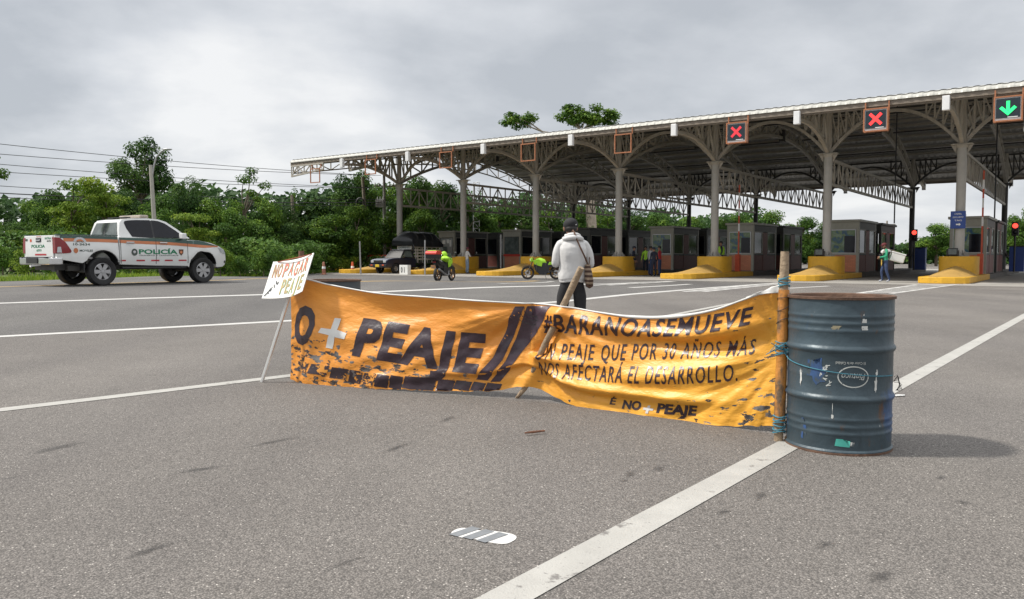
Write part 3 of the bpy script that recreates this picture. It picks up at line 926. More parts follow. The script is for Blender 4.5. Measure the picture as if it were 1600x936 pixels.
me = bpy.data.meshes.new('protest_banner'); me.from_pydata([tuple(v) for v in vs_], [], fs); me.materials.append(M['banner'])
ban = bpy.data.objects.new('protest_banner', me); COL.objects.link(ban); with_uv(ban)
tag(ban, 'crumpled orange protest banner with black lettering strung between stakes and the blue drum', 'banner')
me2 = bpy.data.meshes.new('backing'); me2.from_pydata([tuple(cloth(LT * i / NU, j / NV, -.004)) for i in range(NU + 1) for j in range(NV + 1)], [], [f[::-1] for f in fs])
me2.materials.append(M['banner_back'])
bk = bpy.data.objects.new('backing', me2); COL.objects.link(bk); bk.parent = ban
for p in me2.polygons: p.use_smooth = True
# white rolled hem along the top edge (turned over at the left and right ends)
hem = MB(); pts = []; rr = []
for i in range(161):
    u = LT * (.035 + .965 * i / 160)
    px_ = cloth(u, 1.0) + Vector((0, 0, .002)); pts.append(px_)
    rr.append(.006 + .003 * noise.noise(Vector((u * 5, 2, 2))) + .006 * sstep(2.9, 3.2, u) * (1 - sstep(3.5, 4.0, u)))
hem.path(pts, rr, 8); hem.build('hem', M['banner_white'], ban, smooth=60)
# loose white corner folded over the right-hand stake
cn = MB(); cv = []; cf = []
for i in range(13):
    for j in range(7):
        u = LT - .20 + .27 * i / 12
        p = cloth(min(u, LT), 1.0); ex = max(0, u - LT)
        al = (PR - PM_).normalized()
        p = p + Vector((al.x, al.y, 0)) * ex + Vector((NORM.x, NORM.y, 0)) * (.014 + .010 * sin(i * 1.3) * (j / 6))
        dz = -(.012 + .045 * sstep(2, 11, i)) * j / 6 + .012 + .010 * noise.noise(Vector((i * .5, j * .4, 2)))
        cv.append(p + Vector((0, 0, dz)))
for i in range(12):
    for j in range(6): cf.append((i * 7 + j, (i + 1) * 7 + j, (i + 1) * 7 + j + 1, i * 7 + j + 1))
cn.add(cv, cf); cn.build('folded_corner', M['banner_white'], ban, smooth=80, solid=.002)

def on_cloth(px0, px1, base, cap, off=.003):
    """Maps letters (x 0..1 along, y 0..1 cap heights) to the cloth between two picture columns along a baseline."""
    bf = curve_of(base); bt = curve_of([(p[0], p[1] - c) for p, c in zip(base, cap)])
    u0 = path_uv(px0, base[0][1])[0]; u1 = path_uv(px1, base[-1][1])[0]
    def f(x, y):
        u = u0 + (u1 - u0) * x
        zb, zt = z_bot(u), z_top(u)
        b0, b1 = bf(u), bt(u)
        v = (b0 + (b1 - b0) * y - zb) / (zt - zb)
        return cloth(u, max(.004, min(.996, v)), off)
    return f
def banner_text(s, px0, px1, base, cap, bold=.03, shear=.2, mat=None, nm='lettering', space=1.0):
    vs_, fs = text2d(s, bold, shear, space)
    w = max(v[0] for v in vs_)
    decal(nm, ([(v[0] / w, v[1]) for v in vs_], fs), on_cloth(px0, px1, base, cap), mat or M['banner_ink'], ban, (.02 / ((px1 - px0) / 190.), .09))
BI = M['banner_ink']
banner_text('O', 466, 504, [(462, 536), (500, 532)], [58, 54], .05, .08)
banner_text('PEAJE', 566, 771, [(566, 549), (620, 558), (700, 571), (771, 578)], [54, 56, 57, 58], .05, .2, space=1.12)
# white plus
def px_patch(nm, pix, mat, off=.003, dens=(.02, .03)):
    uv_ = []
    for p in pix:
        u, z = path_uv(*p); uv_.append((u, (z - z_bot(u)) / (z_top(u) - z_bot(u))))
    return decal(nm, poly2d(uv_), lambda x, y: cloth(x, max(.004, min(.996, y)), off), mat, ban, dens)
px_patch('plus_sign', [(532, 496), (542, 497), (540, 514), (556, 519), (554, 528), (538, 525), (535, 543), (524, 541), (528, 522), (511, 518), (514, 511), (530, 513)], M['banner_white'])
# slanting dark bands by the middle stake
px_patch('printed_band', [(819, 477), (833, 477), (796, 560), (772, 592), (755, 590), (782, 556)], M['banner_band'])
px_patch('printed_band', [(837, 477), (869, 477.5), (846, 520), (812, 566), (790, 594), (776, 594), (800, 562)], M['banner_band'])
M['block_ink'] = pm('worn_block_ink', (0.030, 0.018, 0.024), .4, var=.3, scale=5, spec=.6, spots=[((0.66, 0.28, 0.04), 8, .52, (1, 1, 1.8), .02), ((0.13, 0.12, 0.115), 14, .60, U1, .03)])
# dark printed blocks along the lower hem
xs = [467, 493, 497, 527, 531, 557, 560, 580, 583, 601, 603.5, 623, 625, 643, 645.5, 692, 695, 719, 721, 745, 747, 765, 767, 788]
for i in range(0, len(xs), 2):
    a, b_ = xs[i], xs[i + 1]
    top = 562 + (a - 468) * .135 if a < 600 else 580 + (a - 600) * .09
    hgt = 15 + 3 * sin(i * 1.7) if a < 560 else 19 if a < 700 else 13
    sk = 5
    px_patch('printed_block', [(a + sk, top), (b_ + sk, top + 3), (b_, top + hgt + 3), (a, top + hgt)], M['block_ink'] if a < 585 else M['banner_ink'])
banner_text('#BARANOASEMUEVE', 857, 1184, [(857, 515), (900, 519), (960, 522), (1020, 523.5), (1080, 521), (1130, 514), (1184, 503)], [28, 30, 29, 27, 28, 27, 27], .022, .28, space=1.12)
banner_text('UN PEAJE', 852, 938, [(852, 558), (900, 559), (938, 560)], [24, 25, 25], -.0005 + .008, .16, space=1.22)
banner_text('QUE POR 30 AÑOS MÁS', 948, 1184, [(948, 561), (1000, 560), (1060, 558.5), (1120, 556), (1184, 551)], [25, 25.5, 25.5, 25, 24], -.0005 + .008, .16, space=1.22)
banner_text('NOS AFECTARÁ EL DESARROLLO.', 853, 1158, [(853, 583), (900, 588), (960, 593), (1020, 595), (1090, 595), (1158, 591.5)], [22, 24, 25, 27, 27.5, 27], .009, .16, space=1.22)
banner_text('É', 961, 972, [(961, 628), (972, 629)], [11, 11], .02, .2, nm='accented_letter')
banner_text('NO', 980, 1010, [(980, 634), (1010, 637)], [13, 14], .045, .2)
px_patch('plus_sign', [(1020, 630), (1024, 630), (1023, 634), (1029, 635), (1028, 638), (1022, 637.5), (1021, 642), (1017, 641.5), (1018, 637), (1013, 636), (1014, 633), (1019, 633.5)], M['banner_white'])
banner_text('PEAJE', 1033, 1098, [(1033, 640), (1064, 643), (1098, 645)], [15, 16, 16], .045, .2)

# ---------------------------------------------------------------- stakes that carry the banner
def stake_pts(p0, p1, n, wob, seed):
    r_ = random.Random(seed)
    return [p0.lerp(p1, i / n) + Vector((r_.uniform(-wob, wob), r_.uniform(-wob, wob), 0)) for i in range(n + 1)]
# middle stake: leans, passes behind the pinched cloth, tip on the road in front
mb = MB()
def stick_pt(f):
    u = ST[0][0] + (ST[1][0] - ST[0][0]) * f; z = ST[0][1] + (ST[1][1] - ST[0][1]) * f
    z0 = max(z, 0.0) if f > 0 else 0.0
    v = (z - z_bot(u)) / (z_top(u) - z_bot(u))
    b = base_xy(u); o_ = .035 + fold(u, max(.02, min(.98, v)), False)
    f0 = .035 + fold(LEN[0], .5, False)
    o_ = o_ * .5 + f0 * .5
    return Vector((b.x, b.y, z0)) + Vector((NORM.x, NORM.y, 0)) * o_
mb.path([stick_pt(i / 9) for i in range(10)], [.013, .021, .024, .025, .024, .024, .025, .025, .026, .024], 12)
tag(mb.build('wooden_stake', M['wood_stick'], smooth=50), 'weathered slanting wooden stick threaded through the middle of the orange banner', 'stake')
# the stretch of the stick that shows in front of the cloth is the same pole: a slit lets it through; loose wire tie at the top
tie = MB(); tp = cloth(LEN[0] + .02, .93, .01)
for k in range(3):
    pts = [tp + Vector((.10 * cos(a) * (1 + .2 * k) + .03, -.02, .055 * sin(a) - .03 * k)) for a in [pi * (.9 + 1.0 * i / 10) for i in range(11)]]
    tie.path(pts, .0025, 5)
tag(tie.build('wire_tie', M['wire_black'], smooth=60), 'thin dark wire tying the banner to the middle wooden stick', 'wire')
# right stake: upright pole with blue cord, orange cloth wrapped round it
rf = at_ground(1217, 689); 
rt = at_depth(1227, 393, rf.y + .02)
t = thing('wooden_post', 'upright wooden post wound with blue cord between the orange banner and the blue drum', 'stake', rf)
mb = MB(); mb.path(stake_pts(Vector((0, 0, 0)), rt - rf, 8, .003, 8), [.026, .027, .026, .026, .026, .027, .026, .027, .024], 14)
mb.build('pole', M['wood_stick'], t, smooth=50)
wr = MB(); pts = [Vector((0, 0, 0)).lerp(rt - rf, f) for f in (.11, .2, .35, .5, .65, .80)]
wr.path(pts, [.034, .032, .033, .031, .033, .031], 16)
wr.build('orange_wrap', pm('orange_wrap', (0.46, 0.19, 0.035), .5, var=.25, scale=9, bump=.6, bscale=14, spots=[((0.13, 0.085, 0.05), 7, .53, (1, 1, .4), .08)]), t, smooth=60)
def coil(nm, f0, f1, turns, mat, r=.034, w=.003, parent=t, tall=rt - rf):
    cb = MB(); pts = []
    n = int(turns * 12)
    for i in range(n + 1):
        a = 2 * pi * turns * i / n; f = f0 + (f1 - f0) * i / n
        pts.append(tall * f + Vector((r * cos(a), r * sin(a), .006 * sin(a * 1.7))))
    cb.path(pts, w, 5); cb.build(nm, mat, parent, smooth=60)
coil('blue_cord', .815, .865, 5, M['wire_blue'])
coil('blue_cord', .455, .53, 6, M['wire_blue'], .038)
coil('blue_cord', .04, .14, 6, M['wire_blue'], .037, .004)
coil('black_wire', .60, .78, 3, M['wire_black'], .037, .002)
# loose blue cord ends
mb = MB()
for k in range(7):
    r_ = random.Random(k + 40); p = (rt - rf) * .49 + Vector((0, -.03, 0))
    mb.path([p, p + Vector((r_.uniform(-.06, .06), -.02, r_.uniform(-.02, .04))), p + Vector((r_.uniform(-.12, .09), -.03, r_.uniform(-.06, .05)))], .0025, 5)
mb.build('cord_ends', M['wire_blue'], t, smooth=60)
# cord round the drum
mb = MB(); pts = []
for i in range(49):
    a = face - 1.25 + 2.5 * i / 48
    sag = -.055 * (1 - ((i - 30) / 30.) ** 2) if i < 60 else 0
    pts.append(DP + Vector(((DR + .006) * cos(a), (DR + .006) * sin(a), .505 - .0012 * i + .5 * sag * .6)))
pts = [rf + (rt - rf) * .49] + pts
mb.path(pts, .0028, 6)
tag(mb.build('tie_cord', M['wire_blue'], smooth=60), 'thin blue cord wound around the blue oil drum', 'cord')
mb = MB(); q0 = DP + Vector(((DR + .01) * cos(face + 1.32), (DR + .01) * sin(face + 1.32), .40))
for k in range(6):
    r_ = random.Random(k + 60)
    mb.path([q0 + Vector((0, 0, r_.uniform(-.02, .03))), q0 + Vector((r_.uniform(.01, .03), -.01, r_.uniform(-.02, .04))), q0 + Vector((r_.uniform(.02, .045), -.01, r_.uniform(-.05, .02))), q0 + Vector((r_.uniform(.0, .02), -.01, -.05))], .0016, 5)
tag(mb.build('loose_wire', M['wire_black'], smooth=60), 'tangle of loose dark wire sticking out at the right side of the blue drum', 'wire')
# left stake behind the banner
lf = at_ground(470, 566); lt = at_depth(471, 392, lf.y)
mb = MB(); mb.path(stake_pts(Vector((0, 0, 0)), lt - lf, 6, .004, 5), .030, 12)
tag(mb.build('wooden_post', pm('brown_post', (0.15, 0.08, 0.05), .8, var=.3, scale=14, bump=.4), smooth=50, loc=lf), 'thick brown wooden post whose stub shows above the white hand-painted sign', 'stake')

# ---------------------------------------------------------------- hand-painted sign on a stick
sf = at_ground(409, 597)
corner = [at_depth(413, 469, sf.y - .06), at_depth(472, 459, sf.y - .22), at_depth(494, 398, sf.y - .04), at_depth(431, 412, sf.y + .12)]   # BL BR TR TL
sg = thing('protest_sign', 'white hand-painted placard on a slanting white stick at the left end of the banner', 'sign', sf)
cl = [c - sf for c in corner]
cen = sum(cl, Vector()) / 4
nrm = (cl[1] - cl[0]).cross(cl[3] - cl[0]).normalized()
if nrm.y > 0: nrm = -nrm
def on_board(a, b, off=0.0):
    p = cl[0].lerp(cl[1], a).lerp(cl[3].lerp(cl[2], a), b)
    bend = .035 * (a * 2 - 1) ** 2 - .02 * a * (1 - b)
    return p + nrm * (bend + off) + Vector((.010 * max(0, a - .7) * (1 - b) * 3, 0, .05 * max(0, a - .7) * (1 - b)))
mb = MB(); n = 14; vs_ = []; fs = []
for k in (0, 1):
    for i in range(n + 1):
        for j in range(n + 1):
            vs_.append(on_board(i / n, j / n, -.008 * k))
w = n + 1
for k in (0, 1):
    o_ = k * w * w
    for i in range(n):
        for j in range(n): fs.append((o_ + i * w + j, o_ + (i + 1) * w + j, o_ + (i + 1) * w + j + 1, o_ + i * w + j + 1))
edge = [i * w for i in range(n)] + [n * w + j for j in range(n)] + [i * w + n for i in range(n, 0, -1)] + [j for j in range(n, 0, -1)]
for a, b in zip(edge, edge[1:] + edge[:1]): fs.append((a, b, b + w * w, a + w * w))
mb.add(vs_, fs); mb.build('board', pm('sign_board', (0.82, 0.82, 0.79), .55, var=.05, scale=6), sg, smooth=40)
M['sign_red'] = pm('sign_red', (0.52, 0.14, 0.09), .6, var=.35, scale=16)
M['sign_olive'] = pm('sign_olive', (0.36, 0.27, 0.12), .6, var=.3, scale=16)
M['sign_green'] = pm('sign_green', (0.12, 0.42, 0.18), .6, var=.2, scale=16)
M['sign_black'] = pm('sign_black', (0.05, 0.05, 0.05), .6)
def sign_text(s, a0, a1, b0, b1, mats, k0=0, bold=.022):
    n_ = len(s); wd = (a1 - a0) / n_
    for i, ch in enumerate(s):
        if ch == ' ': continue
        vs_, fs = text2d(ch, bold, .0); w_ = max(v[0] for v in vs_)
        for off, mt, dx in ((.0025, mats[1], .008), (.0035, mats[0], 0)):
            w_ = max(w_, .5)
            decal('letter', (vs_, fs), lambda x, y, o=off, e=dx: on_board(a0 + wd * (i + .1 + .78 * x / w_) + e, b0 + (b1 - b0) * y + .012 * sin(i * 2.1), o), mt, sg, (.2, .25))
sign_text('NO', .06, .26, .56, .93, (M['sign_olive'], M['sign_red']))
sign_text('PAGAR', .28, .93, .56, .93, (M['sign_red'], M['sign_green']))
sign_text('PEAJE', .34, .92, .10, .50, (M['sign_olive'], M['sign_green']))
mb = MB(); r_ = random.Random(2)
for k in range(12):
    a = .05 + .17 * k / 12; b = .12 + .30 * k / 12
    p0 = on_board(a + r_.uniform(-.02, .04), b + r_.uniform(-.05, .05), .004); p1 = on_board(a + r_.uniform(-.02, .07), b + r_.uniform(-.07, .09), .004)
    mb.bar(p0, p1, .007, .002)
mb.build('scribble', M['sign_black'], sg)
mb = MB(); mb.bar(on_board(.1, .985, .002), on_board(.95, .985, .002), .012, .004); mb.build('red_edge', M['sign_red'], sg)
stp = cl[0].lerp(cl[1], .62).lerp(cl[3].lerp(cl[2], .55), .5) - nrm * .03
mb = MB(); mb.bar(Vector((0, 0, 0)), stp, .034, .022); mb.build('stick', M['white_paint'], sg, bevel=.003)
# ---------------------------------------------------------------- toll canopy (local frame: x along the lanes' row, y along the road)
S0, S1 = -5.2, 29.2
X0, X1 = -5.3, 46.5
SPAN = 24.0
def roof_h(s):
    s = max(S0, min(S1, s))
    if s < 12: a, b, ha, hb, ma, mb_ = S0, 12.0, 7.72, 9.75, .15, .0
    else: a, b, ha, hb, ma, mb_ = 12.0, S1, 9.75, 7.0, .0, -.30
    t = (s - a) / (b - a); L = b - a
    return (2 * t ** 3 - 3 * t * t + 1) * ha + (t ** 3 - 2 * t * t + t) * ma * L + (-2 * t ** 3 + 3 * t * t) * hb + (t ** 3 - t * t) * mb_ * L
CAP = 6.35
canopy = thing('toll_canopy', 'long steel toll plaza canopy with arched beige trusses on round columns', 'canopy', ORG, TH)
def corr(x):            # sheet ribs
    f = (x / .36) % 1.0
    return .035 * (1 if .12 < f < .5 else 0)
mb = MB(); vs_ = []; fs = []
xs = []
k = X0
while k < X1:
    xs += [k, k + .08, k + .20, k + .28]; k += .40
ss = [S0 + (S1 - S0) * i / 18 for i in range(19)]
for i, x in enumerate(xs):
    up = .03 if i % 4 in (1, 2) else 0
    for s in ss: vs_.append((x, s, roof_h(s) + .16 + up))
w = len(ss)
for i in range(len(xs) - 1):
    for j in range(w - 1): fs.append((i * w + j, (i + 1) * w + j, (i + 1) * w + j + 1, i * w + j + 1))
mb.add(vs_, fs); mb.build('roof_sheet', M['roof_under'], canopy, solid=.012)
# upper skin of the sheet, pale, with a bull-nosed front edge
mb = MB(); vs_ = []; fs = []
prof = [(S0 - .20, 7.67), (S0 - .18, 7.73), (S0 - .08, 7.82), (S0 + .1, 7.88)] + [(s, roof_h(s) + .22) for s in ss[1:]]
for i, x in enumerate(xs):
    up = .02 if i % 4 in (1, 2) else 0
    for j, (s, h) in enumerate(prof): vs_.append((x, s - (up if j < 3 else 0), h + (up if j >= 2 else 0)))
w = len(prof)
for i in range(len(xs) - 1):
    for j in range(w - 1): fs.append((i * w + j, (i + 1) * w + j, (i + 1) * w + j + 1, i * w + j + 1))
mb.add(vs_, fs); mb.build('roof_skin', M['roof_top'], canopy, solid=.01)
# gutter beam under the front edge, with short brackets
mb = MB()
mb.box(((X0 + X1) / 2, S0 - .07, 7.59), (X1 - X0, .16, .24))
mb.box(((X0 + X1) / 2, S0 - .02, 7.44), (X1 - X0, .06, .06))
mb.build('gutter', M['gutter'], canopy)
mb = MB(); mb.box(((X0 + X1) / 2, S1 + .06, roof_h(S1) + .05), (X1 - X0, .12, .3)); mb.build('rear_gutter', M['gutter'], canopy)
# purlins
NP = 24
for i in range(NP):
    s = S0 + .3 + (S1 - S0 - .6) * i / (NP - 1)
    mb = MB(); mb.box(((X0 + X1) / 2, s, roof_h(s) + .06), (X1 - X0 - .1, .07, .15))
    mb.build('purlin', M['steel_beige'], canopy)

def arc_pts(p0, p1, bulge, n=10):
    p0, p1 = Vector(p0), Vector(p1)
    return [p0.lerp(p1, i / n) + Vector((0, 0, bulge * 4 * (i / n) * (1 - i / n))) for i in range(n + 1)]
def chord(mb, pts, w, h):
    for a, b in zip(pts, pts[1:]):
        e = (b - a).normalized() * .012
        mb.bar(a - e, b + e, w, h)
def web(mb, A, B, w, n, verticals=True, start=0):
    def at(P, f):
        q = f * (len(P) - 1); i = min(int(q), len(P) - 2); return P[i].lerp(P[i + 1], q - i)
    for i in range(start, n + 1):
        f = i / n
        if verticals: mb.bar(at(A, f), at(B, f), w)
        if i < n:
            if i % 2 == 0: mb.bar(at(A, f), at(B, (i + 1) / n), w)
            else: mb.bar(at(B, f), at(A, (i + 1) / n), w)
ms = M['steel_beige']
def col_x(k): return k * BAY
def make_arm(sgn, name, length, parent, y0, capped):
    """Cantilever bracket from the column head out to the eave (sgn -1 = towards the traffic)."""
    mb = MB()
    e = y0 + sgn * length
    low = arc_pts((0, y0 + sgn * .12, CAP), (0, e, roof_h(e) - .52), .42, 8)
    up = [Vector((0, p.y, roof_h(p.y) - .08 - (.08 * i / 8 if capped else 0))) for i, p in enumerate(low)]
    chord(mb, low, .16, .16); chord(mb, up, .11, .11)
    web(mb, low, up, .085, 6)
    o = mb.build(name, ms, parent)
    if capped:
        c = MB(); c.box((0, e + sgn * .13, roof_h(e) - .42), (.27, .22, .58)); c.build('end_cap', M['white_cap'], o, bevel=.02)
    return o
for k in range(9):
    x = col_x(k)
    if x > X1: break
    for row, y0 in ((0, 0.0), (1, SPAN)):
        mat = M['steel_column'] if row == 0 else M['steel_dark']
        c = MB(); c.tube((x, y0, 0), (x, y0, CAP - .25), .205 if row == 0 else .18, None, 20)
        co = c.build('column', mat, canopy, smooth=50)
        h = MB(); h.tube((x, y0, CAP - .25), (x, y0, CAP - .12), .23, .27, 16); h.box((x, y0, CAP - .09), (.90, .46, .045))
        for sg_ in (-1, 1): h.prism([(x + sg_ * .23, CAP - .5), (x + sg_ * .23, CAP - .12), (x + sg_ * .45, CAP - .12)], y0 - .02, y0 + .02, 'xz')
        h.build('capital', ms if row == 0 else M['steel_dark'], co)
        b = MB(); b.tube((x, y0, 1.12), (x, y0, 1.16), .42, None, 16)
        for i in range(8):
            a = i * pi / 4; b.prism([(.2, 1.16), (.40, 1.16), (.2, 1.42)], -.012, .012, 'xz')
            for q in range(len(b.v) - 6, len(b.v)):
                vx, vy, vz = b.v[q]; b.v[q] = (x + vx * cos(a) - vy * sin(a), y0 + vx * sin(a) + vy * cos(a), vz)
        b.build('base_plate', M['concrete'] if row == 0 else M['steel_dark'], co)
        # stub post from the column head up to the roof
        p = MB(); p.tube((x, y0, CAP - .06), (x, y0, roof_h(y0)), .17, .15, 12); p.build('king_post', ms, canopy, smooth=50)
        g = empty('bracket_pair', canopy, (x, 0, 0))
        if row == 0: make_arm(-1, 'cantilever_bracket', 5.28, g, 0, True)
        else: make_arm(1, 'cantilever_bracket', 4.8, g, SPAN, True)
    # main arch between the two columns, across the carriageway
    m = MB()
    low = [Vector((x, SPAN * i / 20, CAP + (8.95 - CAP) * (1 - abs(2 * i / 20 - 1) ** 2.1))) for i in range(21)]
    up = [Vector((x, p.y, max(p.z + .12, min(p.z + .85, roof_h(p.y) - .07)))) for p in low]
    chord(m, low, .17, .17); chord(m, up[1:-1], .12, .12); web(m, low, up, .08, 20)
    m.build('main_arch', ms, canopy)
    m = MB(); m.box((x, 11.6, 9.08), (.34, .3, .75)); m.build('crown_plate', M['steel_dark'], canopy)
    # lattice tie beam from front to rear column
    m = MB()
    lo = [Vector((x, .25, 4.78)), Vector((x, SPAN - .2, 4.78))]; hi = [Vector((x, .25, 6.02)), Vector((x, SPAN - .2, 6.02))]
    chord(m, lo, .12, .14); chord(m, hi, .12, .14)
    n = 26
    for i in range(n + 1):
        y = .3 + (SPAN - .6) * i / n
        m.bar((x, y, 4.84), (x, y, 5.96), .06)
        if i < n:
            y2 = .3 + (SPAN - .6) * (i + 1) / n
            if i % 2: m.bar((x + .004, y, 4.84), (x + .004, y2, 5.96), .055)
            else: m.bar((x + .004, y, 5.96), (x + .004, y2, 4.84), .055)
    m.build('tie_beam', ms, canopy)
    # arches along the row, between neighbouring columns
    if col_x(k + 1) <= X1:
        for y0 in (0.0, SPAN):
            m = MB(); x2 = x + BAY
            n = 16; apex = roof_h(y0) - .42
            low = [Vector((x + .1 + (BAY - .2) * i / n, y0, CAP + (apex - CAP) * (1 - abs(2 * i / n - 1) ** 2.0))) for i in range(n + 1)]
            up = [Vector((p.x, y0, roof_h(y0) - .10)) for p in low]
            chord(m, low, .14, .14); chord(m, up, .11, .11)
            for i in (1, 2, 3, 4, 12, 13, 14, 15):
                m.bar(low[i], up[i], .075)
            for a, b in ((0, 1), (1, 2), (2, 3), (3, 4)):
                m.bar(low[b], up[a], .06); m.bar(low[16 - b], up[16 - a], .06)
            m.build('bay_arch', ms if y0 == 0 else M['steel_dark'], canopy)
# half bay at the far left: a straight lattice outrigger with a sloping lower half-arch
for y0 in (0.0, SPAN):
    m = MB()
    low = [Vector((X0 + .15, y0, roof_h(y0) - .95)), Vector((-2.6, y0, roof_h(y0) - .72)), Vector((-.1, y0, CAP))]
    up = [Vector((X0 + .15, y0, roof_h(y0) - .1)), Vector((-2.6, y0, roof_h(y0) - .1)), Vector((-.1, y0, roof_h(y0) - .1))]
    chord(m, low, .14, .14); chord(m, up, .12, .12); web(m, low, up, .08, 8)
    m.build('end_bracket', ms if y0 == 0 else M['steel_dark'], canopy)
# edge lattice along the left gable, following the roof line, seen end-on from the road
m = MB()
y = S0 - .15
low = [Vector((X0 + .1, y, 6.72)), Vector((X0 + 3.4, y, 7.02))]; up = [Vector((X0 + .1, y, 7.42)), Vector((X0 + 3.4, y, 7.42))]
chord(m, low, .10, .10); chord(m, up, .10, .10); web(m, low, up, .06, 5)
m.build('edge_lattice', ms, canopy)
m = MB()
for a, b in ((0, 6), (6, 12), (12, 18), (18, 24)):
    pass
rl = [Vector((X0 + .1, S0 + (S1 - S0) * i / 20, roof_h(S0 + (S1 - S0) * i / 20) - .02)) for i in range(21)]
ll = [p - Vector((0, 0, .75)) for p in rl]
chord(m, rl, .10, .12); chord(m, ll, .09, .09); web(m, ll, rl, .06, 20)
m.build('gable_truss', ms, canopy)
# ridge and eave ties along the row
for s in (3.0, 8.0, 16.0, 21.0):
    m = MB(); m.bar((X0 + .2, s, roof_h(s) - .28), (X1 - .2, s, roof_h(s) - .28), .09); m.build('tie_rod', M['steel_dark'], canopy)

# ---------------------------------------------------------------- lane signals and empty frames under the front edge
SY = S0 - .34
def lane_sign(x, label, kind, z=6.40, size=.92):
    t = thing('lane_signal' if kind != 'empty' else 'signal_frame', label, 'traffic signal' if kind != 'empty' else 'frame', T(x, SY, z), TH, None)
    fm = M['rust_frame']
    m = MB(); h = size / 2; d = .22; b = .055
    for yy in ((-d / 2, d / 2) if kind != 'empty' else (0,)):
        m.box((-h, yy, h), (b, b, size + b)); m.box((h, yy, h), (b, b, size + b))
        m.box((0, yy, 0), (size - b, b, b)); m.box((0, yy, size), (size - b, b, b))
    for sx in (-h, h): m.box((sx, .13, size + .17), (b * .9, b * .9, .30))
    m.build('frame', fm, t)
    if kind == 'empty': return t
    c = MB(); c.box((0, 0, h), (size - .03, .19, size - .04)); c.build('casing', M['white_cap'], t, bevel=.01)
    c = MB(); c.box((0, -.115, h + .02), (size - .12, .03, size - .18)); c.build('screen', M['screen'], t)
    g = MB(); y = -.137; col = M['led_' + kind]
    if kind in ('red', 'red_dim'):
        r_ = .30
        g.box((0, y, h + .03), (r_ * 2.1, .012, .12), Matrix.Rotation(R(45), 3, 'Y'))
        g.box((0, y - .003, h + .03), (r_ * 2.1, .012, .12), Matrix.Rotation(R(-45), 3, 'Y'))
        g.build('red_cross', col, t)
    else:
        g.box((0, y, h + .11), (.12, .012, .36))
        g.prism([(-.29, h + .02), (-.20, h + .10), (0, h - .10), (.20, h + .10), (.29, h + .02), (0, h - .27)], y - .009, y + .003, 'xz')
        g.build('green_arrow', col, t)
    s_ = MB(); s_.box((.16, -.133, .13), (.34, .006, .03)); s_.build('maker_plate', M['white_cap'], t)
    return t
M['screen'] = pm('signal_screen', (0.012, 0.022, 0.030), .25, var=.2)
M['led_red'] = pm('led_red', (0.6, .02, .02), .5, emit=(1.0, .035, .035), estr=1.5)
M['led_red_dim'] = pm('led_red_dim', (0.5, .03, .04), .5, emit=(1.0, .03, .06), estr=.38)
M['led_green'] = pm('led_green', (0.02, .5, .15), .5, emit=(.02, .95, .22), estr=1.0)
def px_x(px, s, h):       # lane-row coordinate of a sight line where it meets the plane y = s
    d = ray(px, 400); a = ORG + RD * s
    det = d.x * (-RX.y) + RX.x * d.y
    return (d.x * a.y - d.y * a.x) / det
lane_sign(px_x(1364, SY, 7), 'lit red cross lane signal hanging from the canopy edge, brighter of the two red crosses', 'red')
lane_sign(px_x(1149, SY, 7), 'dim red cross lane signal in a rusty frame under the canopy edge', 'red_dim')
lane_sign(px_x(1568, SY, 7), 'green down-arrow lane signal hanging under the right end of the canopy edge', 'green', 6.36)
lane_sign(px_x(972, SY, 7), 'empty rusty orange signal frame nearest the dim red cross signal', 'empty')
lane_sign(px_x(825, SY, 7), 'empty rusty orange signal frame in the middle of the canopy\'s left half', 'empty')
lane_sign(px_x(697, SY, 7), 'empty rusty orange signal frame beside the second column from the left end', 'empty')
lane_sign(px_x(580, SY, 7), 'empty rusty orange signal frame left of the first canopy column', 'empty')
o = lane_sign(px_x(494, SY, 7), 'empty signal frame with whitish legs at the canopy\'s far left end', 'empty', 6.15)
x = px_x(1600, SY, 7)
t = thing('blank_sign', 'blank white panel hanging at the right end of the canopy next to the green arrow', 'sign', T(x + .17, SY, 5.9), TH)
m = MB(); m.box((0, 0, .62), (.62, .06, 1.24)); m.build('panel', M['white_paint'], t, bevel=.01)
m = MB()
for sx in (-.2, .2): m.box((sx, 0, 1.45), (.03, .03, .42))
m.build('hanger', M['steel_dark'], t)

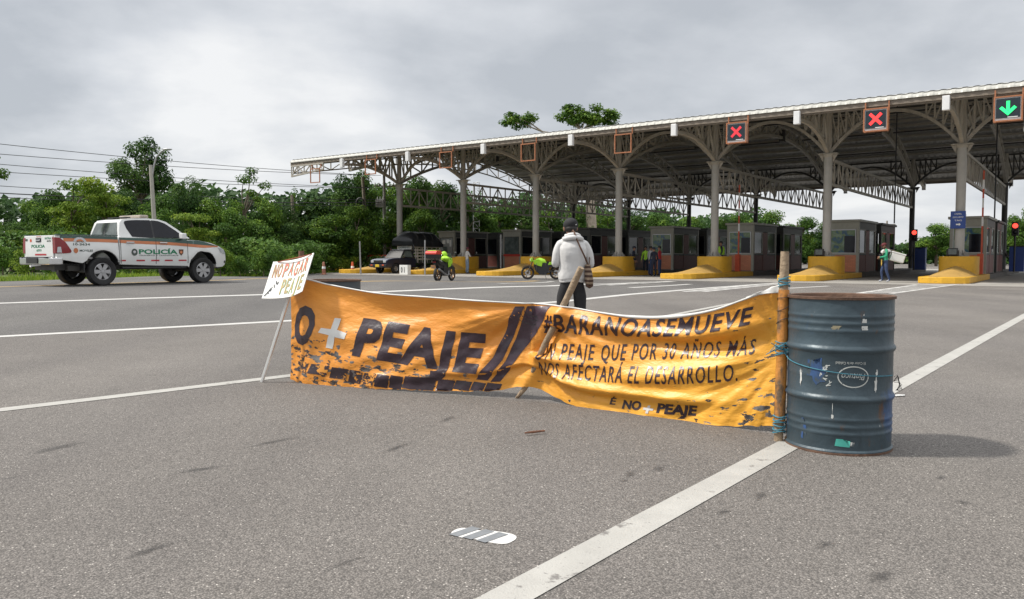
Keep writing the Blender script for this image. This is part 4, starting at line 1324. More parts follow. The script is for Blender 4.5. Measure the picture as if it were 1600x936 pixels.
# ---------------------------------------------------------------- toll islands, booths and lane furniture
order = ['first', 'second', 'third', 'fourth', 'fifth', 'sixth', 'seventh', 'eighth']
isl_lab = ['yellow toll island behind the old pickup, at the left end of the canopy',
           'yellow toll island under the second column, beside the motorcycle with the red top box',
           'yellow toll island directly behind the motorcycle with lime green fairing',
           'yellow toll island whose pedestal shows right of the man in white',
           'yellow toll island with the striped barrier pole, left of the dark booth group',
           'yellow toll island left of the vendor carrying the white cooler',
           'yellow toll island under the column with the blue sign',
           'yellow toll island at the right edge beyond the blue sign']
def island(k):
    t = thing('toll_island', isl_lab[k], 'traffic island', T(col_x(k), 0), TH, 'yellow toll islands in a row')
    W = .95
    def plan(y0, y1, w, nose=True):
        pts = [(w, y1), (-w, y1)]
        if nose:
            pts += [(-w, y0 + .5)] + [(-w * cos(a) , y0 + .5 - .5 * sin(a)) for a in (pi / 6, pi / 3, pi / 2, 2 * pi / 3, 5 * pi / 6)] + [(w, y0 + .5)]
        else: pts += [(-w, y0), (w, y0)]
        return pts
    m = MB(); m.prism(plan(-5.3, 3.6, W), 0, .27, 'xy'); m.build('kerb', M['island_yellow'], t, bevel=.03)
    m = MB(); m.prism(plan(3.603, 24.5, W, False), 0, .25, 'xy'); m.build('platform', M['concrete_dark'], t, bevel=.02)
    # sloping crash ramp: hip that rises to the pedestal
    m = MB()
    ys = [-4.7, -3.6, -2.6, -1.7, -.9]; hs = [.275, .38, .52, .68, .70]; ws = [.55, .74, .84, .88, .86]
    vs_ = []; fs = []
    for y_, h_, w_ in zip(ys, hs, ws):
        for f in (-1, -.6, -.25, 0, .25, .6, 1):
            vs_.append((w_ * f, y_, .272 + (h_ - .272) * (1 - abs(f) ** 1.3)))
    for i in range(4):
        for j in range(6): fs.append((i * 7 + j, (i + 1) * 7 + j, (i + 1) * 7 + j + 1, i * 7 + j + 1))
    m.add(vs_, fs); m.build('crash_ramp', M['ramp_yellow'], t, smooth=40)
    m = MB(); pts = []
    for i in range(24):
        a = 2 * pi * i / 24
        ca, sa = cos(a), sin(a)
        pts.append((.80 * abs(ca) ** .6 * (1 if ca > 0 else -1), .05 + 1.0 * abs(sa) ** .6 * (1 if sa > 0 else -1)))
    m.prism(pts, .268, 1.13, 'xy'); m.build('pedestal', M['island_yellow'], t, smooth=40, bevel=.025)
    return t
for k in range(8): island(k)

def mural_mat():
    m = bpy.data.materials.new('booth_window_poster'); m.use_nodes = True
    nt = m.node_tree; N, L = nt.nodes.new, nt.links.new
    b = nt.nodes['Principled BSDF']; b.inputs['Roughness'].default_value = .15
    tc = N('ShaderNodeTexCoord')
    v = N('ShaderNodeTexNoise'); v.inputs['Scale'].default_value = 2.2; v.inputs['Detail'].default_value = 3; v.inputs['Distortion'].default_value = 1.2
    L(tc.outputs['Object'], v.inputs['Vector'])
    r = N('ShaderNodeValToRGB'); L(v.outputs['Fac'], r.inputs[0]); r.color_ramp.interpolation = 'EASE'
    e = r.color_ramp.elements
    e[0].position = .32; e[0].color = (0.02, 0.06, 0.13, 1); e[1].position = .70; e[1].color = (0.20, 0.26, 0.25, 1)
    for p, c in ((.42, (0.03, 0.10, 0.14)), (.48, (0.09, 0.15, 0.07)), (.55, (0.13, 0.20, 0.09)), (.62, (0.17, 0.24, 0.17))):
        x = e.new(p); x.color = c + (1,)
    L(r.outputs[0], b.inputs['Base Color'])
    return m
M['mural'] = mural_mat()
def booth(x, s0, ln, label, style, front=True, w=1.6, h=2.72):
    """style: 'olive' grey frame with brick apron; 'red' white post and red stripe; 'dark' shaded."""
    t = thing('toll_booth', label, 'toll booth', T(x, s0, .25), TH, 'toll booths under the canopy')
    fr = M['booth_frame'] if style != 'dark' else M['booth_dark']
    hw = w / 2
    b = MB()
    b.box((-hw + .07, .07, h / 2), (.14, .14, h)); b.box((hw - .07, .07, h / 2), (.14, .14, h))
    b.box((0, .07, h - .19), (w - .276, .13, .38))
    b.box((0, .07, 1.0), (w - .284, .13, .10))
    b.build('frame', fr, t)
    b = MB(); b.box((-hw + .07, ln - .07, h / 2), (.14, .14, h)); b.box((hw - .07, ln - .07, h / 2), (.14, .14, h)); b.box((0, ln - .07, h - .19), (w - .276, .13, .38)); b.build('rear_frame', fr, t)
    for sx in (-1, 1):
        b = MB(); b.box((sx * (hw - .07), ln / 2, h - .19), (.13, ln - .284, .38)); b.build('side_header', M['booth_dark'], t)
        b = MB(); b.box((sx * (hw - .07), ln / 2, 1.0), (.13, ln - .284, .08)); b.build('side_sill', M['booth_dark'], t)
    r_ = MB(); r_.box((0, ln / 2, h + .07), (w + .18, ln + .2, .13)); r_.build('roof', fr, t, bevel=.015)
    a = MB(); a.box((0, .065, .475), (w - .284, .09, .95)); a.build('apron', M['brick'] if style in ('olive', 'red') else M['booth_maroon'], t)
    if style == 'red':
        a = MB(); a.box((0, .0, .97), (w - .1, .03, .16)); a.build('red_stripe', M['red_paint'], t)
        a = MB(); a.tube((-hw - .12, -.1, 0), (-hw - .12, -.1, 2.5), .06, None, 10); a.build('pipe', M['white_cap'], t)
    gw = MB(); gw.box((-.02, .045, 1.69), (w - .30, .02, 1.28))
    if style == 'olive':
        gw.build('window', M['mural'], t)
        d = MB(); d.box((w * .20, .03, 1.52), (w * .34, .012, .92)); d.build('open_hatch', M['glass_dark'], t)
    elif style == 'notice':
        gw.build('window', M['alloy'], t)
        for nx_, nz_, nw_, nh_ in ((-.3, 2.0, .3, .3), (.1, 2.05, .22, .3), (.35, 1.9, .16, .5), (-.2, 1.4, .5, .5)):
            d = MB(); d.box((nx_, .03, nz_), (nw_, .012, nh_)); d.build('notice', M['white_paint'] if nw_ < .4 else M['glass_grey'], t)
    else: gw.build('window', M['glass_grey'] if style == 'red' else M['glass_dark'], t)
    fl = MB()
    for sx in (-.5, .5): fl.box((sx * (w - .33) - .02, .025, 1.69), (.04, .03, 1.28))
    fl.box((-.02, .022, 1.06), (w - .30, .03, .04)); fl.box((-.02, .022, 2.31), (w - .30, .03, .04)); fl.build('window_frame', M['alloy'] if style == 'olive' else M['booth_dark'], t)
    for sx in (-1, 1):
        X_ = sx * (hw - .06)
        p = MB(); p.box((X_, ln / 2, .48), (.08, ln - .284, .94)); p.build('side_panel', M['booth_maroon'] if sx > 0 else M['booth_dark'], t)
        dw = MB(); dw.box((sx * (hw - .03), ln * .50, 1.16), (.05, .78, 2.28)); dw.build('door', M['booth_maroon'], t)
        for y0, y1 in ((.18, ln * .5 - .42), (ln * .5 + .42, ln - .18)):
            g = MB(); g.box((sx * (hw - .055), (y0 + y1) / 2, 1.69), (.02, y1 - y0, 1.26)); go = g.build('side_window', M['glass_dark'], t)
            f2 = MB()
            for yy in (y0 + .03, y1 - .03): f2.box((sx * (hw - .03), yy, 1.69), (.05, .05, 1.26))
            for zz in (1.06, 2.32): f2.box((sx * (hw - .03), (y0 + y1) / 2, zz), (.044, y1 - y0 - .02, .05))
            f2.build('window_frame', M['booth_frame'], go)
        sc2 = MB(); sc2.ball((sx * (hw + .02), ln * .5 + .58, 1.18), (.05, .05, .09), 8, 6); sc2.build('intercom', M['white_cap'], t, smooth=60)
    it = MB(); it.box((0, ln / 2, .03), (w - .02, ln - .02, .05)); it.build('floor', M['concrete_dark'], t)
    return t
bl = ['grey toll booth partly hidden by the old truck, white notices on its front',
      'toll booth with a red stripe and white pipe, left of the lime green motorcycle',
      'dark toll booth behind the man in white, nearest his head',
      'olive toll booth with a green poster window behind the group of people',
      'olive toll booth with the red and white barrier pole at its left corner',
      'olive toll booth with a terracotta brick apron left of the cooler vendor',
      'olive toll booth standing behind the blue sign column']
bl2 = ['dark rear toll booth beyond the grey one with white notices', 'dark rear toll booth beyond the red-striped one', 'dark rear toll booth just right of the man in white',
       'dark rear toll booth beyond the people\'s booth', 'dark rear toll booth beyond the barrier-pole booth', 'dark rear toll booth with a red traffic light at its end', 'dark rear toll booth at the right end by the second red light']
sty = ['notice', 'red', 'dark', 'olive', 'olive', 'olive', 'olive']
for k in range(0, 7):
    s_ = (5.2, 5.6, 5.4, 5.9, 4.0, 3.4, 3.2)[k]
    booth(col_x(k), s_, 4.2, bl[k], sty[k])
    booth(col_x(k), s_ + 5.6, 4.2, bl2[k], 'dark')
# barrier poles (raised)
def boom(p, label, h=4.6, raised=True):
    t = thing('barrier_pole', label, 'barrier', p, TH)
    m = MB(); m.box((0, 0, .5), (.26, .26, 1.0)); m.build('housing', M['red_orange'], t, bevel=.02)
    m = MB(); n = 9
    for i in range(n):
        m.box((.05, -.05, 1.0 + (h - 1.0) * (i + .5) / n), (.075, .05, (h - 1.0) / n), mat=i % 2 if i > 1 else 0)
    m.build('arm', [M['red_orange'], M['white_paint']], t)
    return t
boom(T(col_x(4) + .35, 2.7, .25), 'raised red and white barrier pole in front of the middle olive booth', 4.95)
boom(T(col_x(6) + .62, 2.5, .25), 'raised red and white barrier pole right of the blue sign column', 5.0)
# floodlights on two pedestals
def flood(k, label):
    t = thing('floodlight', label, 'lamp', T(col_x(k) - .2, -.55, 1.14), TH)
    m = MB(); m.box((0, 0, .20), (.42, .16, .34)); m.build('lamp_body', M['black_plastic'], t, bevel=.03)
    m = MB(); m.box((0, -.085, .20), (.33, .012, .25)); m.build('lens', M['glass_grey'], t)
    m = MB(); m.bar((-.24, .02, 0), (-.24, .02, .26), .035); m.bar((.24, .02, 0), (.24, .02, .26), .035); m.bar((-.24, .02, .02), (.24, .02, .02), .03); m.build('bracket', M['steel_dark'], t)
flood(5, 'black floodlight on the yellow pedestal left of the cooler vendor')
flood(6, 'black floodlight on the yellow pedestal below the blue sign')
# blue sign strapped to a column
t = thing('blue_sign', 'blue rectangular sign with white lettering strapped to a canopy column', 'sign', T(col_x(6) - .05, -.30, 2.40), TH)
m = MB(); m.box((0, 0, .4), (.62, .03, .80)); m.build('panel', M['blue_sign'], t, bevel=.01)
for i, (s_, z, w_) in enumerate((('CARRIL', .64, .30), ('EXCLUSIVO', .49, .42), ('TAG', .34, .3))):
    vs2, fs2 = text2d(s_, .01); w = max(v[0] for v in vs2)
    decal('lettering', ([(v[0] / w, v[1]) for v in vs2], fs2), lambda x_, y_, z=z, w_=w_: Vector(((x_ - .5) * w_, -.018, z + y_ * .07)), M['white_paint'], t)
m = MB(); m.prism([(-.08, .16), (.04, .16), (.04, .12), (.12, .19), (.04, .26), (.04, .22), (-.08, .22)], -.022, -.016, 'xz'); m.build('arrow', M['white_paint'], t)
m = MB(); m.lathe([(.245, .15), (.25, .15), (.25, .2), (.245, .2)], 20, (.05, .30, 0)); m.lathe([(.245, .6), (.25, .6), (.25, .65), (.245, .65)], 20, (.05, .30, 0)); m.build('strap', M['alloy'], t)
# red traffic lights at the exits
M['lamp_red'] = pm('lamp_red', (0.6, .03, .02), .4, emit=(1.0, .06, .04), estr=2.2)
def tlight(x, s, z, label):
    t = thing('traffic_light', label, 'traffic light', T(x, s, .25), TH)
    m = MB(); m.tube((0, 0, 0), (0, 0, z), .05, None, 10); m.build('pole', M['steel_dark'], t, smooth=50)
    m = MB(); m.box((0, 0, z + .1), (.34, .22, .78)); m.build('housing', M['black_plastic'], t, bevel=.02)
    m = MB(); m.ball((0, -.12, z + .28), (.14, .05, .14), 14, 8); m.build('red_lamp', M['lamp_red'], t, smooth=60)
    m = MB(); m.ball((0, -.10, z - .08), (.12, .03, .12), 14, 8); m.build('dark_lamp', M['glass_dark'], t, smooth=60)
    m = MB(); m.path([(.17 * cos(a), -.2, z + .28 + .17 * sin(a)) for a in [pi * i / 8 for i in range(9)]], .02, 5); m.build('visor', M['black_plastic'], t)
tlight(px_x(1428, 15.5, 2) , 15.5, 2.15, 'glowing red traffic light beyond the cooler vendor\'s lane')
tlight(px_x(1585, 12.0, 2), 12.0, 2.35, 'glowing red traffic light at the right edge by the last booth')
# blue bins / exit gate posts
def bin_(x, s, label):
    t = thing('blue_cabinet', label, 'cabinet', T(x, s, .25), TH)
    m = MB(); m.box((0, 0, .72), (.75, .6, 1.44)); m.build('body', M['blue_sign'], t, bevel=.02)
    m = MB(); m.box((0, 0, 1.47), (.82, .66, .06)); m.build('lid', M['steel_dark'], t)
bin_(px_x(1437, 17, 1), 17, 'blue cabinet at the end of the island behind the red traffic light')
bin_(px_x(1589, 13.2, 1), 13.2, 'blue cabinet at the far right below the second red light')
# thin cables hanging from the roof
def cable(x, s, z0, z1, label):
    m = MB(); m.tube((0, 0, z0), (0, 0, z1), .035, None, 6)
    o = m.build('hanging_cable', M['wire_black'], loc=T(x, s)); tag(o, label, 'cable')
cable(px_x(1396, 6.2, 4), 6.2, 2.95, 9.4, 'thin black conduit dropping from the roof to the booth near the vendor')
cable(px_x(1552, 6.2, 4), 6.2, 2.95, 9.3, 'thin black conduit dropping from the roof to the booth behind the blue sign')
# ---------------------------------------------------------------- vehicles
def slab(mb, out, yl, yr, dx=.14, dz=.10, cross=1):
    """Solid between two shaped side skins: out = outline in x,z; yl/yr(x, z) give the two side surfaces."""
    bm = bmesh.new()
    bv = [bm.verts.new((x, 0, z)) for x, z in out]
    bm.faces.new(bv)
    bmesh.ops.triangulate(bm, faces=bm.faces)
    xs = [p[0] for p in out]; zs = [p[1] for p in out]
    for ax, lo, hi, d in ((0, min(xs), max(xs), dx), (2, min(zs), max(zs), dz)):
        k = math.floor(lo / d) + 1
        while k * d < hi:
            co = [0, 0, 0]; co[ax] = k * d; no = [0, 0, 0]; no[ax] = 1
            bmesh.ops.bisect_plane(bm, geom=bm.verts[:] + bm.edges[:] + bm.faces[:], plane_co=co, plane_no=no)
            k += 1
    bm.verts.index_update()
    vv = [(v.co.x, v.co.z) for v in bm.verts]; n = len(vv)
    fs = [[v.index for v in f.verts] for f in bm.faces]
    be = [(e.verts[0].index, e.verts[1].index) for e in bm.edges if len(e.link_faces) == 1]
    bm.free()
    vs_ = [(x, yl(x, z), z) for x, z in vv] + [(x, yr(x, z), z) for x, z in vv]
    F = [list(f) for f in fs] + [[i + n for i in f][::-1] for f in fs]
    for a, b in be:
        if cross == 1: F.append([a, b, b + n, a + n])
        else:
            la = []; lb = []
            for c in range(cross + 1):
                f = c / cross
                if c == 0: la.append(a); lb.append(b)
                elif c == cross: la.append(a + n); lb.append(b + n)
                else:
                    for i_, L_ in ((a, la), (b, lb)):
                        y = yl(*vv[i_]) * (1 - f) + yr(*vv[i_]) * f
                        vs_.append((vv[i_][0], y, vv[i_][1])); L_.append(len(vs_) - 1)
            for c in range(cross): F.append([la[c], lb[c], lb[c + 1], la[c + 1]])
    mb.add(vs_, F)
    return mb

def arch_pts(cx, cz, r, z0, n=14, rev=False):
    """points of a wheel arch from front to rear (or reversed) starting/ending on z0"""
    a0 = math.asin(max(-1, min(1, (z0 - cz) / r)))
    pts = [(cx + r * cos(a0 + (pi - 2 * a0) * i / n), cz + r * sin(a0 + (pi - 2 * a0) * i / n)) for i in range(n + 1)]
    return pts[::-1] if rev else pts

def wheel(parent, loc, Rr, wd, rim, side, spokes=6, rim_mat=None, name='wheel'):
    w = empty(name, parent, loc)
    m = MB(); h = wd / 2
    m.lathe([(rim, -h * .8), (rim + .03, -h * .95), (Rr * .93, -h), (Rr * .985, -h * .8), (Rr, -h * .4), (Rr, h * .4), (Rr * .985, h * .8), (Rr * .93, h), (rim + .03, h * .95), (rim, h * .8), (rim, -h * .8)], 40, (0, 0, 0), 'y')
    m.build('tyre', M['rubber'], w, smooth=35)
    r_ = MB(); s = side
    r_.lathe([(rim, s * h * .8), (rim - .012, s * h * .86), (rim - .03, s * h * .6), (rim - .035, -s * h * .5)], 36, (0, 0, 0), 'y')
    for i in range(spokes):
        a = 2 * pi * i / spokes
        ca, sa = cos(a), sin(a); pa = Vector((-sa, 0, ca))
        d = Vector((ca, 0, sa)); y1, y2 = s * h * .62, s * h * .74
        wi, wo = rim * .17, rim * .25
        P = [d * (rim * .16) + pa * wi, d * (rim * .16) - pa * wi, d * (rim - .02) - pa * wo, d * (rim - .02) + pa * wo]
        r_.add([p + Vector((0, y1, 0)) for p in P] + [p + Vector((0, y2, 0)) for p in P], [(0, 1, 2, 3), (7, 6, 5, 4), (0, 4, 5, 1), (1, 5, 6, 2), (2, 6, 7, 3), (3, 7, 4, 0)])
    r_.lathe([(0, s * h * .80), (rim * .17, s * h * .78), (rim * .22, s * h * .6)], 16, (0, 0, 0), 'y')
    r_.build('rim', rim_mat or M['alloy'], w, smooth=35)
    b = MB(); b.lathe([(0, s * h * .2), (rim - .036, s * h * .2)], 24, (0, 0, 0), 'y'); b.build('brake_disc', M['steel_dark'], w)
    return w

def emblem_text(parent, s, fn, mat, bold=0, shear=0, nm='lettering', cuts=None):
    vs_, fs = text2d(s, bold, shear); w = max(v[0] for v in vs_)
    return decal(nm, ([(v[0] / w, v[1]) for v in vs_], fs), fn, mat, parent, cuts)

def pickup():
    hd = R(90) - 0.6177
    px_, py_ = -11.95, 22.46
    t = thing('police_pickup', 'white police pickup truck with green and orange stripes parked on the left carriageway', 'pickup truck',
              (px_, py_, G(px_, py_)), hd)
    def W(x, z):
        w = .925
        if z < .75: w -= .05 * ((.75 - z) / .35) ** 1.5
        if z > .95: w -= .055 * ((z - .95) / .35) ** 1.6
        if x > 3.2: w -= .20 * ((x - 3.2) / .8) ** 2.2
        if x < -.9: w -= .02 * ((-.9 - x) / .3) ** 2
        for c in (0.0, 3.085):
            d = sqrt((x - c) ** 2 + (z - .42) ** 2)
            w += .025 * math.exp(-((d - .52) / .09) ** 2)
        return w
    WG = lambda x, z: .845 - .19 * max(0, (z - 1.2)) / .6 - .06 * max(0, (x - 2.0)) - .03 * max(0, (.9 - x))
    RA = .475
    # cab and front body: one continuous shell
    out = [(.48, .50)] + [(.48, 1.25), (.52, 1.27)] + [(2.62, 1.215), (2.95, 1.20), (3.35, 1.13), (3.68, 1.03), (3.86, .94), (3.97, .80), (4.0, .62), (3.97, .47), (3.86, .40), (3.60, .39)]
    out += [p for p in arch_pts(3.085, .42, RA, .40)] + [(2.55, .44), (1.5, .46)]
    m = MB(); slab(m, out, lambda x, z: W(x, z), lambda x, z: -W(x, z), cross=8)
    cab = m.build('cab_body', M['body_white'], t, smooth=38)
    # greenhouse
    g = [(.53, 1.262), (.56, 1.45), (.62, 1.68), (.70, 1.755), (.95, 1.80), (1.45, 1.822), (1.80, 1.80), (2.02, 1.74), (2.35, 1.53), (2.72, 1.262)]
    m = MB(); slab(m, g, lambda x, z: WG(x, z), lambda x, z: -WG(x, z), cross=8)
    m.build('cab_roof', M['body_white'], t, smooth=38)
    # bed
    bedo = [(-1.20, .66), (-1.215, 1.275), (.44, 1.285), (.44, .50)] + [(.475, .50)][:0] + [p for p in arch_pts(0, .42, RA, .50)][0:] 
    bedo = [(-1.20, .66), (-1.215, 1.275), (.44, 1.285), (.44, .56)] + [(RA * cos(a), .42 + RA * sin(a)) for a in [.30 + (pi - .72) * i / 14 for i in range(15)]] + [(-.55, .54)]
    for sg_, nm in ((1, 'bed_side'), (-1, 'bed_side')):
        m = MB(); slab(m, bedo, lambda x, z: sg_ * W(x, z), lambda x, z: sg_ * (W(x, z) - .085))
        m.build(nm, M['body_white'], t, smooth=38)
    m = MB(); m.box((-.37, 0, .86), (1.60, 1.62, .05)); m.box((.43, 0, 1.05), (.03, 1.62, .42)); m.build('bed_floor', M['black_plastic'], t)
    for sg_ in (1, -1):
        m = MB(); m.bar((-1.2, sg_ * .855, 1.292), (.44, sg_ * .855, 1.302), .10, .025); m.build('bed_rail', M['dark_green'], t)
    for c in (0, 3.085):
        for sg_ in (1, -1):
            m = MB(); m.lathe([(RA - .012, sg_ * .55), (RA - .012, sg_ * .90)], 40, (c, 0, .42), 'y')
            m.f = [f for f in m.f if all(m.v[i][2] > .42 for i in f)]; m.m = [0] * len(m.f)
            m.build('wheel_liner', M['black_plastic'], t)
    # tailgate
    m = MB()
    tg = [(.80 * a, b) for a, b in ((-1, .70), (1, .70), (1, 1.27), (-1, 1.27))]
    m.box((-1.205, 0, .985), (.06, 1.56, .58)); tailg = m.build('tailgate', M['body_white'], t, bevel=.015)
    def back(u0, u1, z0, z1, off=.0):   # tailgate plane: u to the right seen from behind (= -y)
        return lambda x, y: Vector((-1.239 - off, -(u0 + (u1 - u0) * x), z0 + (z1 - z0) * y))
    m = MB(); m.box((-1.237, .0, 1.155), (.012, .30, .11)); m.build('handle_recess', M['black_plastic'], tailg, bevel=.01)
    m = MB(); m.box((-1.25, .0, 1.145), (.03, .20, .045)); m.build('handle', M['chrome'], tailg, bevel=.012)
    emblem_text(tailg, 'POLICIA', back(-.42, .34, .955, 1.035), M['decal_green'], .03, .1)
    emblem_text(tailg, '#593', back(-.13, .15, .855, .915), M['decal_green'], .02)
    decal('reflective_strip', poly2d([(0, 0), (1, 0), (1, 1), (0, 1)]), back(-.22, .42, .745, .79), M['decal_red'], tailg)
    decal('emblem', poly2d([(.5 + .5 * cos(2 * pi * i / 14), .5 + .5 * sin(2 * pi * i / 14)) for i in range(14)]), back(-.50, -.38, 1.10, 1.19), M['red_orange'], tailg)
    decal('emblem', poly2d([(0, 0), (1, 0), (1, 1), (0, 1)]), back(-.74, -.62, 1.13, 1.19), M['decal_dark'], tailg)
    emblem_text(tailg, 'INTRA', back(.36, .70, 1.17, 1.225), M['decal_green'], .02)
    emblem_text(tailg, 'ANSV', back(.46, .70, 1.10, 1.15), M['decal_dark'], .02)
    decal('reflective_strip', poly2d([(0, 0), (1, 0), (1, 1), (0, 1)]), back(-.12, .16, 1.235, 1.252), M['decal_red'], tailg)
    # tail lamps wrap round the corners
    for sg_ in (1, -1):
        m = MB()
        prof = [(-1.235, .80), (-1.235, 1.22), (-1.12, 1.215), (-.98, 1.10), (-.83, .86), (-.86, .815), (-1.0, .80)]
        slab(m, prof, lambda x, z: sg_ * (W(x, z) + .012), lambda x, z: sg_ * (W(x, z) - .13), .1, .08)
        tl = m.build('tail_light', M['tail_red'], t, smooth=35)
        decal('clear_lens', poly2d([(-1.20, .82), (-1.08, .82), (-1.10, .97), (-1.18, .97)]), lambda x, z: Vector((x, sg_ * (W(x, z) + .0145), z)), M['head_lens'], tl)
    # rear bumper
    m = MB()
    m.prism([(-1.36, -.86), (-1.40, -.55), (-1.42, 0), (-1.40, .55), (-1.36, .86), (-1.12, .93), (-1.05, .93), (-1.05, .80), (-1.2, .74), (-1.2, -.74), (-1.05, -.80), (-1.05, -.93), (-1.12, -.93)], .50, .69, 'xy')
    bmp = m.build('rear_bumper', M['chrome'], t, bevel=.025)
    m = MB(); m.box((-1.415, 0, .605), (.03, .62, .15)); m.build('plate_recess', M['black_plastic'], bmp)
    m = MB(); m.box((-1.30, 0, .697), (.20, 1.5, .015)); m.build('step_pad', M['black_plastic'], bmp)
    m = MB(); m.bar((-1.40, .10, .45), (-1.40, .10, .54), .03); m.ball((-1.40, .10, .44), .035, 8, 6); m.bar((-1.2, 0, .50), (-1.42, .08, .47), .05); m.build('tow_ball', M['chrome'], t, smooth=50)
    # front
    for sg_ in (1, -1):
        m = MB(); slab(m, [(3.62, .99), (3.74, 1.0), (3.90, .92), (3.965, .80), (3.85, .80), (3.72, .87)], lambda x, z: sg_ * (W(x, z) + .010), lambda x, z: sg_ * (W(x, z) - .1), .08, .08)
        m.build('headlight', M['head_lens'], t, smooth=35)
        m = MB(); m.ball((3.93, sg_ * .70, .56), (.05, .06, .06), 10, 6); m.build('fog_lamp', M['black_plastic'], t, smooth=50)
    m = MB(); m.box((3.975, 0, .80), (.05, 1.05, .20)); m.box((3.99, 0, .53), (.04, 1.0, .12)); m.build('grille', M['black_plastic'], t, bevel=.02)
    m = MB(); m.box((1.4, 0, .43), (5.0, 1.1, .16)); m.box((.3, 0, .38), (.5, .9, .18)); m.build('chassis', M['steel_dark'], t)
    for sg_ in (1, -1):
        m = MB(); m.bar((.55, sg_ * .84, .40), (2.52, sg_ * .84, .40), .14, .05); m.build('side_step', M['black_plastic'], t, bevel=.015)
        m = MB(); m.box((-.50, sg_ * .78, .42), (.02, .26, .26)); m.build('mud_flap', M['black_plastic'], t)
        wheel(t, (0, sg_ * .80, .388), .388, .26, .235, sg_); wheel(t, (3.085, sg_ * .80, .388), .388, .26, .235, sg_)
        m = MB(); m.path([(0, 0, .388), (0, sg_ * .7, .388)], .05, 8); m.path([(3.085, 0, .388), (3.085, sg_ * .7, .388)], .05, 8); m.build('axle', M['steel_dark'], t)
        # glazing, proud of the cab skin
        side = lambda x, z: Vector((x, sg_ * (WG(x, z) + .006), z))
        rearw = [(.90, 1.275), (.78, 1.50), (.735, 1.66), (.76, 1.715), (.86, 1.74), (1.10, 1.76), (1.52, 1.77), (1.53, 1.262)]
        frontw = [(1.57, 1.27), (1.57, 1.755), (1.80, 1.735), (2.0, 1.665), (2.28, 1.48), (2.52, 1.30), (2.50, 1.268)]
        frontw = [(1.57, 1.262), (1.57, 1.77), (1.78, 1.755), (1.97, 1.69), (2.27, 1.50), (2.56, 1.29), (2.54, 1.262)]
        decal('side_window', poly2d([(.62, 1.285), (.78, 1.285), (.83, 1.50), (.93, 1.70), (.80, 1.715), (.67, 1.66)][:0] or rearw), side, M['glass_dark'], t, (.2, .1))
        decal('side_window', poly2d(frontw), side, M['glass_dark'], t, (.2, .1))
        decal('door_pillar', poly2d([(1.525, 1.27), (1.575, 1.27), (1.575, 1.756), (1.515, 1.756)]), lambda x, z: Vector((x, sg_ * (WG(x, z) + .008), z)), M['black_plastic'], t, (.2, .1))
        # stripes along the flank
        fl = lambda off: (lambda x, z: Vector((x, sg_ * (W(x, z) + off), z)))
        def zc(x): return 1.20 - .055 * sstep(-.5, 2.0, x) - .10 * sstep(1.6, 3.7, x)
        topx = lambda x: 1.275 if x < .46 else (1.262 if x < 2.6 else 1.205 - .0 + (-.10 * ((x - 2.9) / .8) ** 1.0 if x > 2.9 else 0))
        def strip(nm, x0, x1, lo, hi, mat, off):
            n = 20; pts = [(x0 + (x1 - x0) * i / n, lo(x0 + (x1 - x0) * i / n)) for i in range(n + 1)] + [(x1 + (x0 - x1) * i / n, hi(x1 + (x0 - x1) * i / n)) for i in range(n + 1)]
            decal(nm, poly2d(pts), fl(off), mat, t, (.12, .05))
        strip('green_band', -1.10, .44, zc, lambda x: 1.272, M['dark_green'], .005)
        strip('green_band', .485, 2.55, zc, lambda x: 1.244, M['dark_green'], .005)
        strip('green_band', 2.55, 3.60, zc, lambda x: max(zc(x) + .005, 1.20 - .165 * sstep(2.85, 3.75, x)), M['dark_green'], .005)
        strip('orange_band', -1.02, .44, lambda x: zc(x) - .085, lambda x: zc(x) + .0, M['orange_stripe'], .0055)
        strip('orange_band', .485, 3.62, lambda x: zc(x) - .085 + .05 * sstep(3.0, 3.6, x), lambda x: zc(x) + .0, M['orange_stripe'], .0055)
        # doors: seam lines and handles
        for x0, z0, z1 in ((.50, .52, 1.25), (1.55, .50, 1.25), (2.55, .52, 1.20)):
            decal('door_seam', poly2d([(x0, z0), (x0 + .014, z0), (x0 + .014, z1), (x0, z1)]), fl(.0065), M['black_plastic'], t, (.2, .08))
        for x0 in (.66, 1.66):
            m = MB(); m.box((x0 + .12, sg_ * (W(x0, 1.1) + .028), 1.115), (.24, .035, .035)); m.build('door_handle', M['chrome'], t, bevel=.012)
        m = MB(); m.box((2.36, sg_ * 1.0, 1.32), (.14, .20, .17)); m.bar((2.42, sg_ * .86, 1.27), (2.38, sg_ * .95, 1.29), .05)
        mo = m.build('door_mirror', M['body_white'], t, bevel=.03)
        # lettering on the doors (reads front to back correctly on the right-hand side)
        d_ = -1 if sg_ > 0 else 1
        def txt(x0, x1, z0, z1, off=.007):
            return lambda x, y: Vector(((x0 + (x1 - x0) * x) if d_ > 0 else (x1 - (x1 - x0) * x), sg_ * (W(x0 + (x1 - x0) * x, z0 + (z1 - z0) * y) + off), z0 + (z1 - z0) * y))
        emblem_text(t, 'POLICÍA', txt(1.03, 2.22, .795, .925), M['decal_green'], .03, 0, cuts=(.06, .5))
        emblem_text(t, 'TRANSITO Y TRANSPORTE', txt(1.03, 2.25, .735, .768), M['decal_dark'], .01, 0, cuts=(.06, .5))
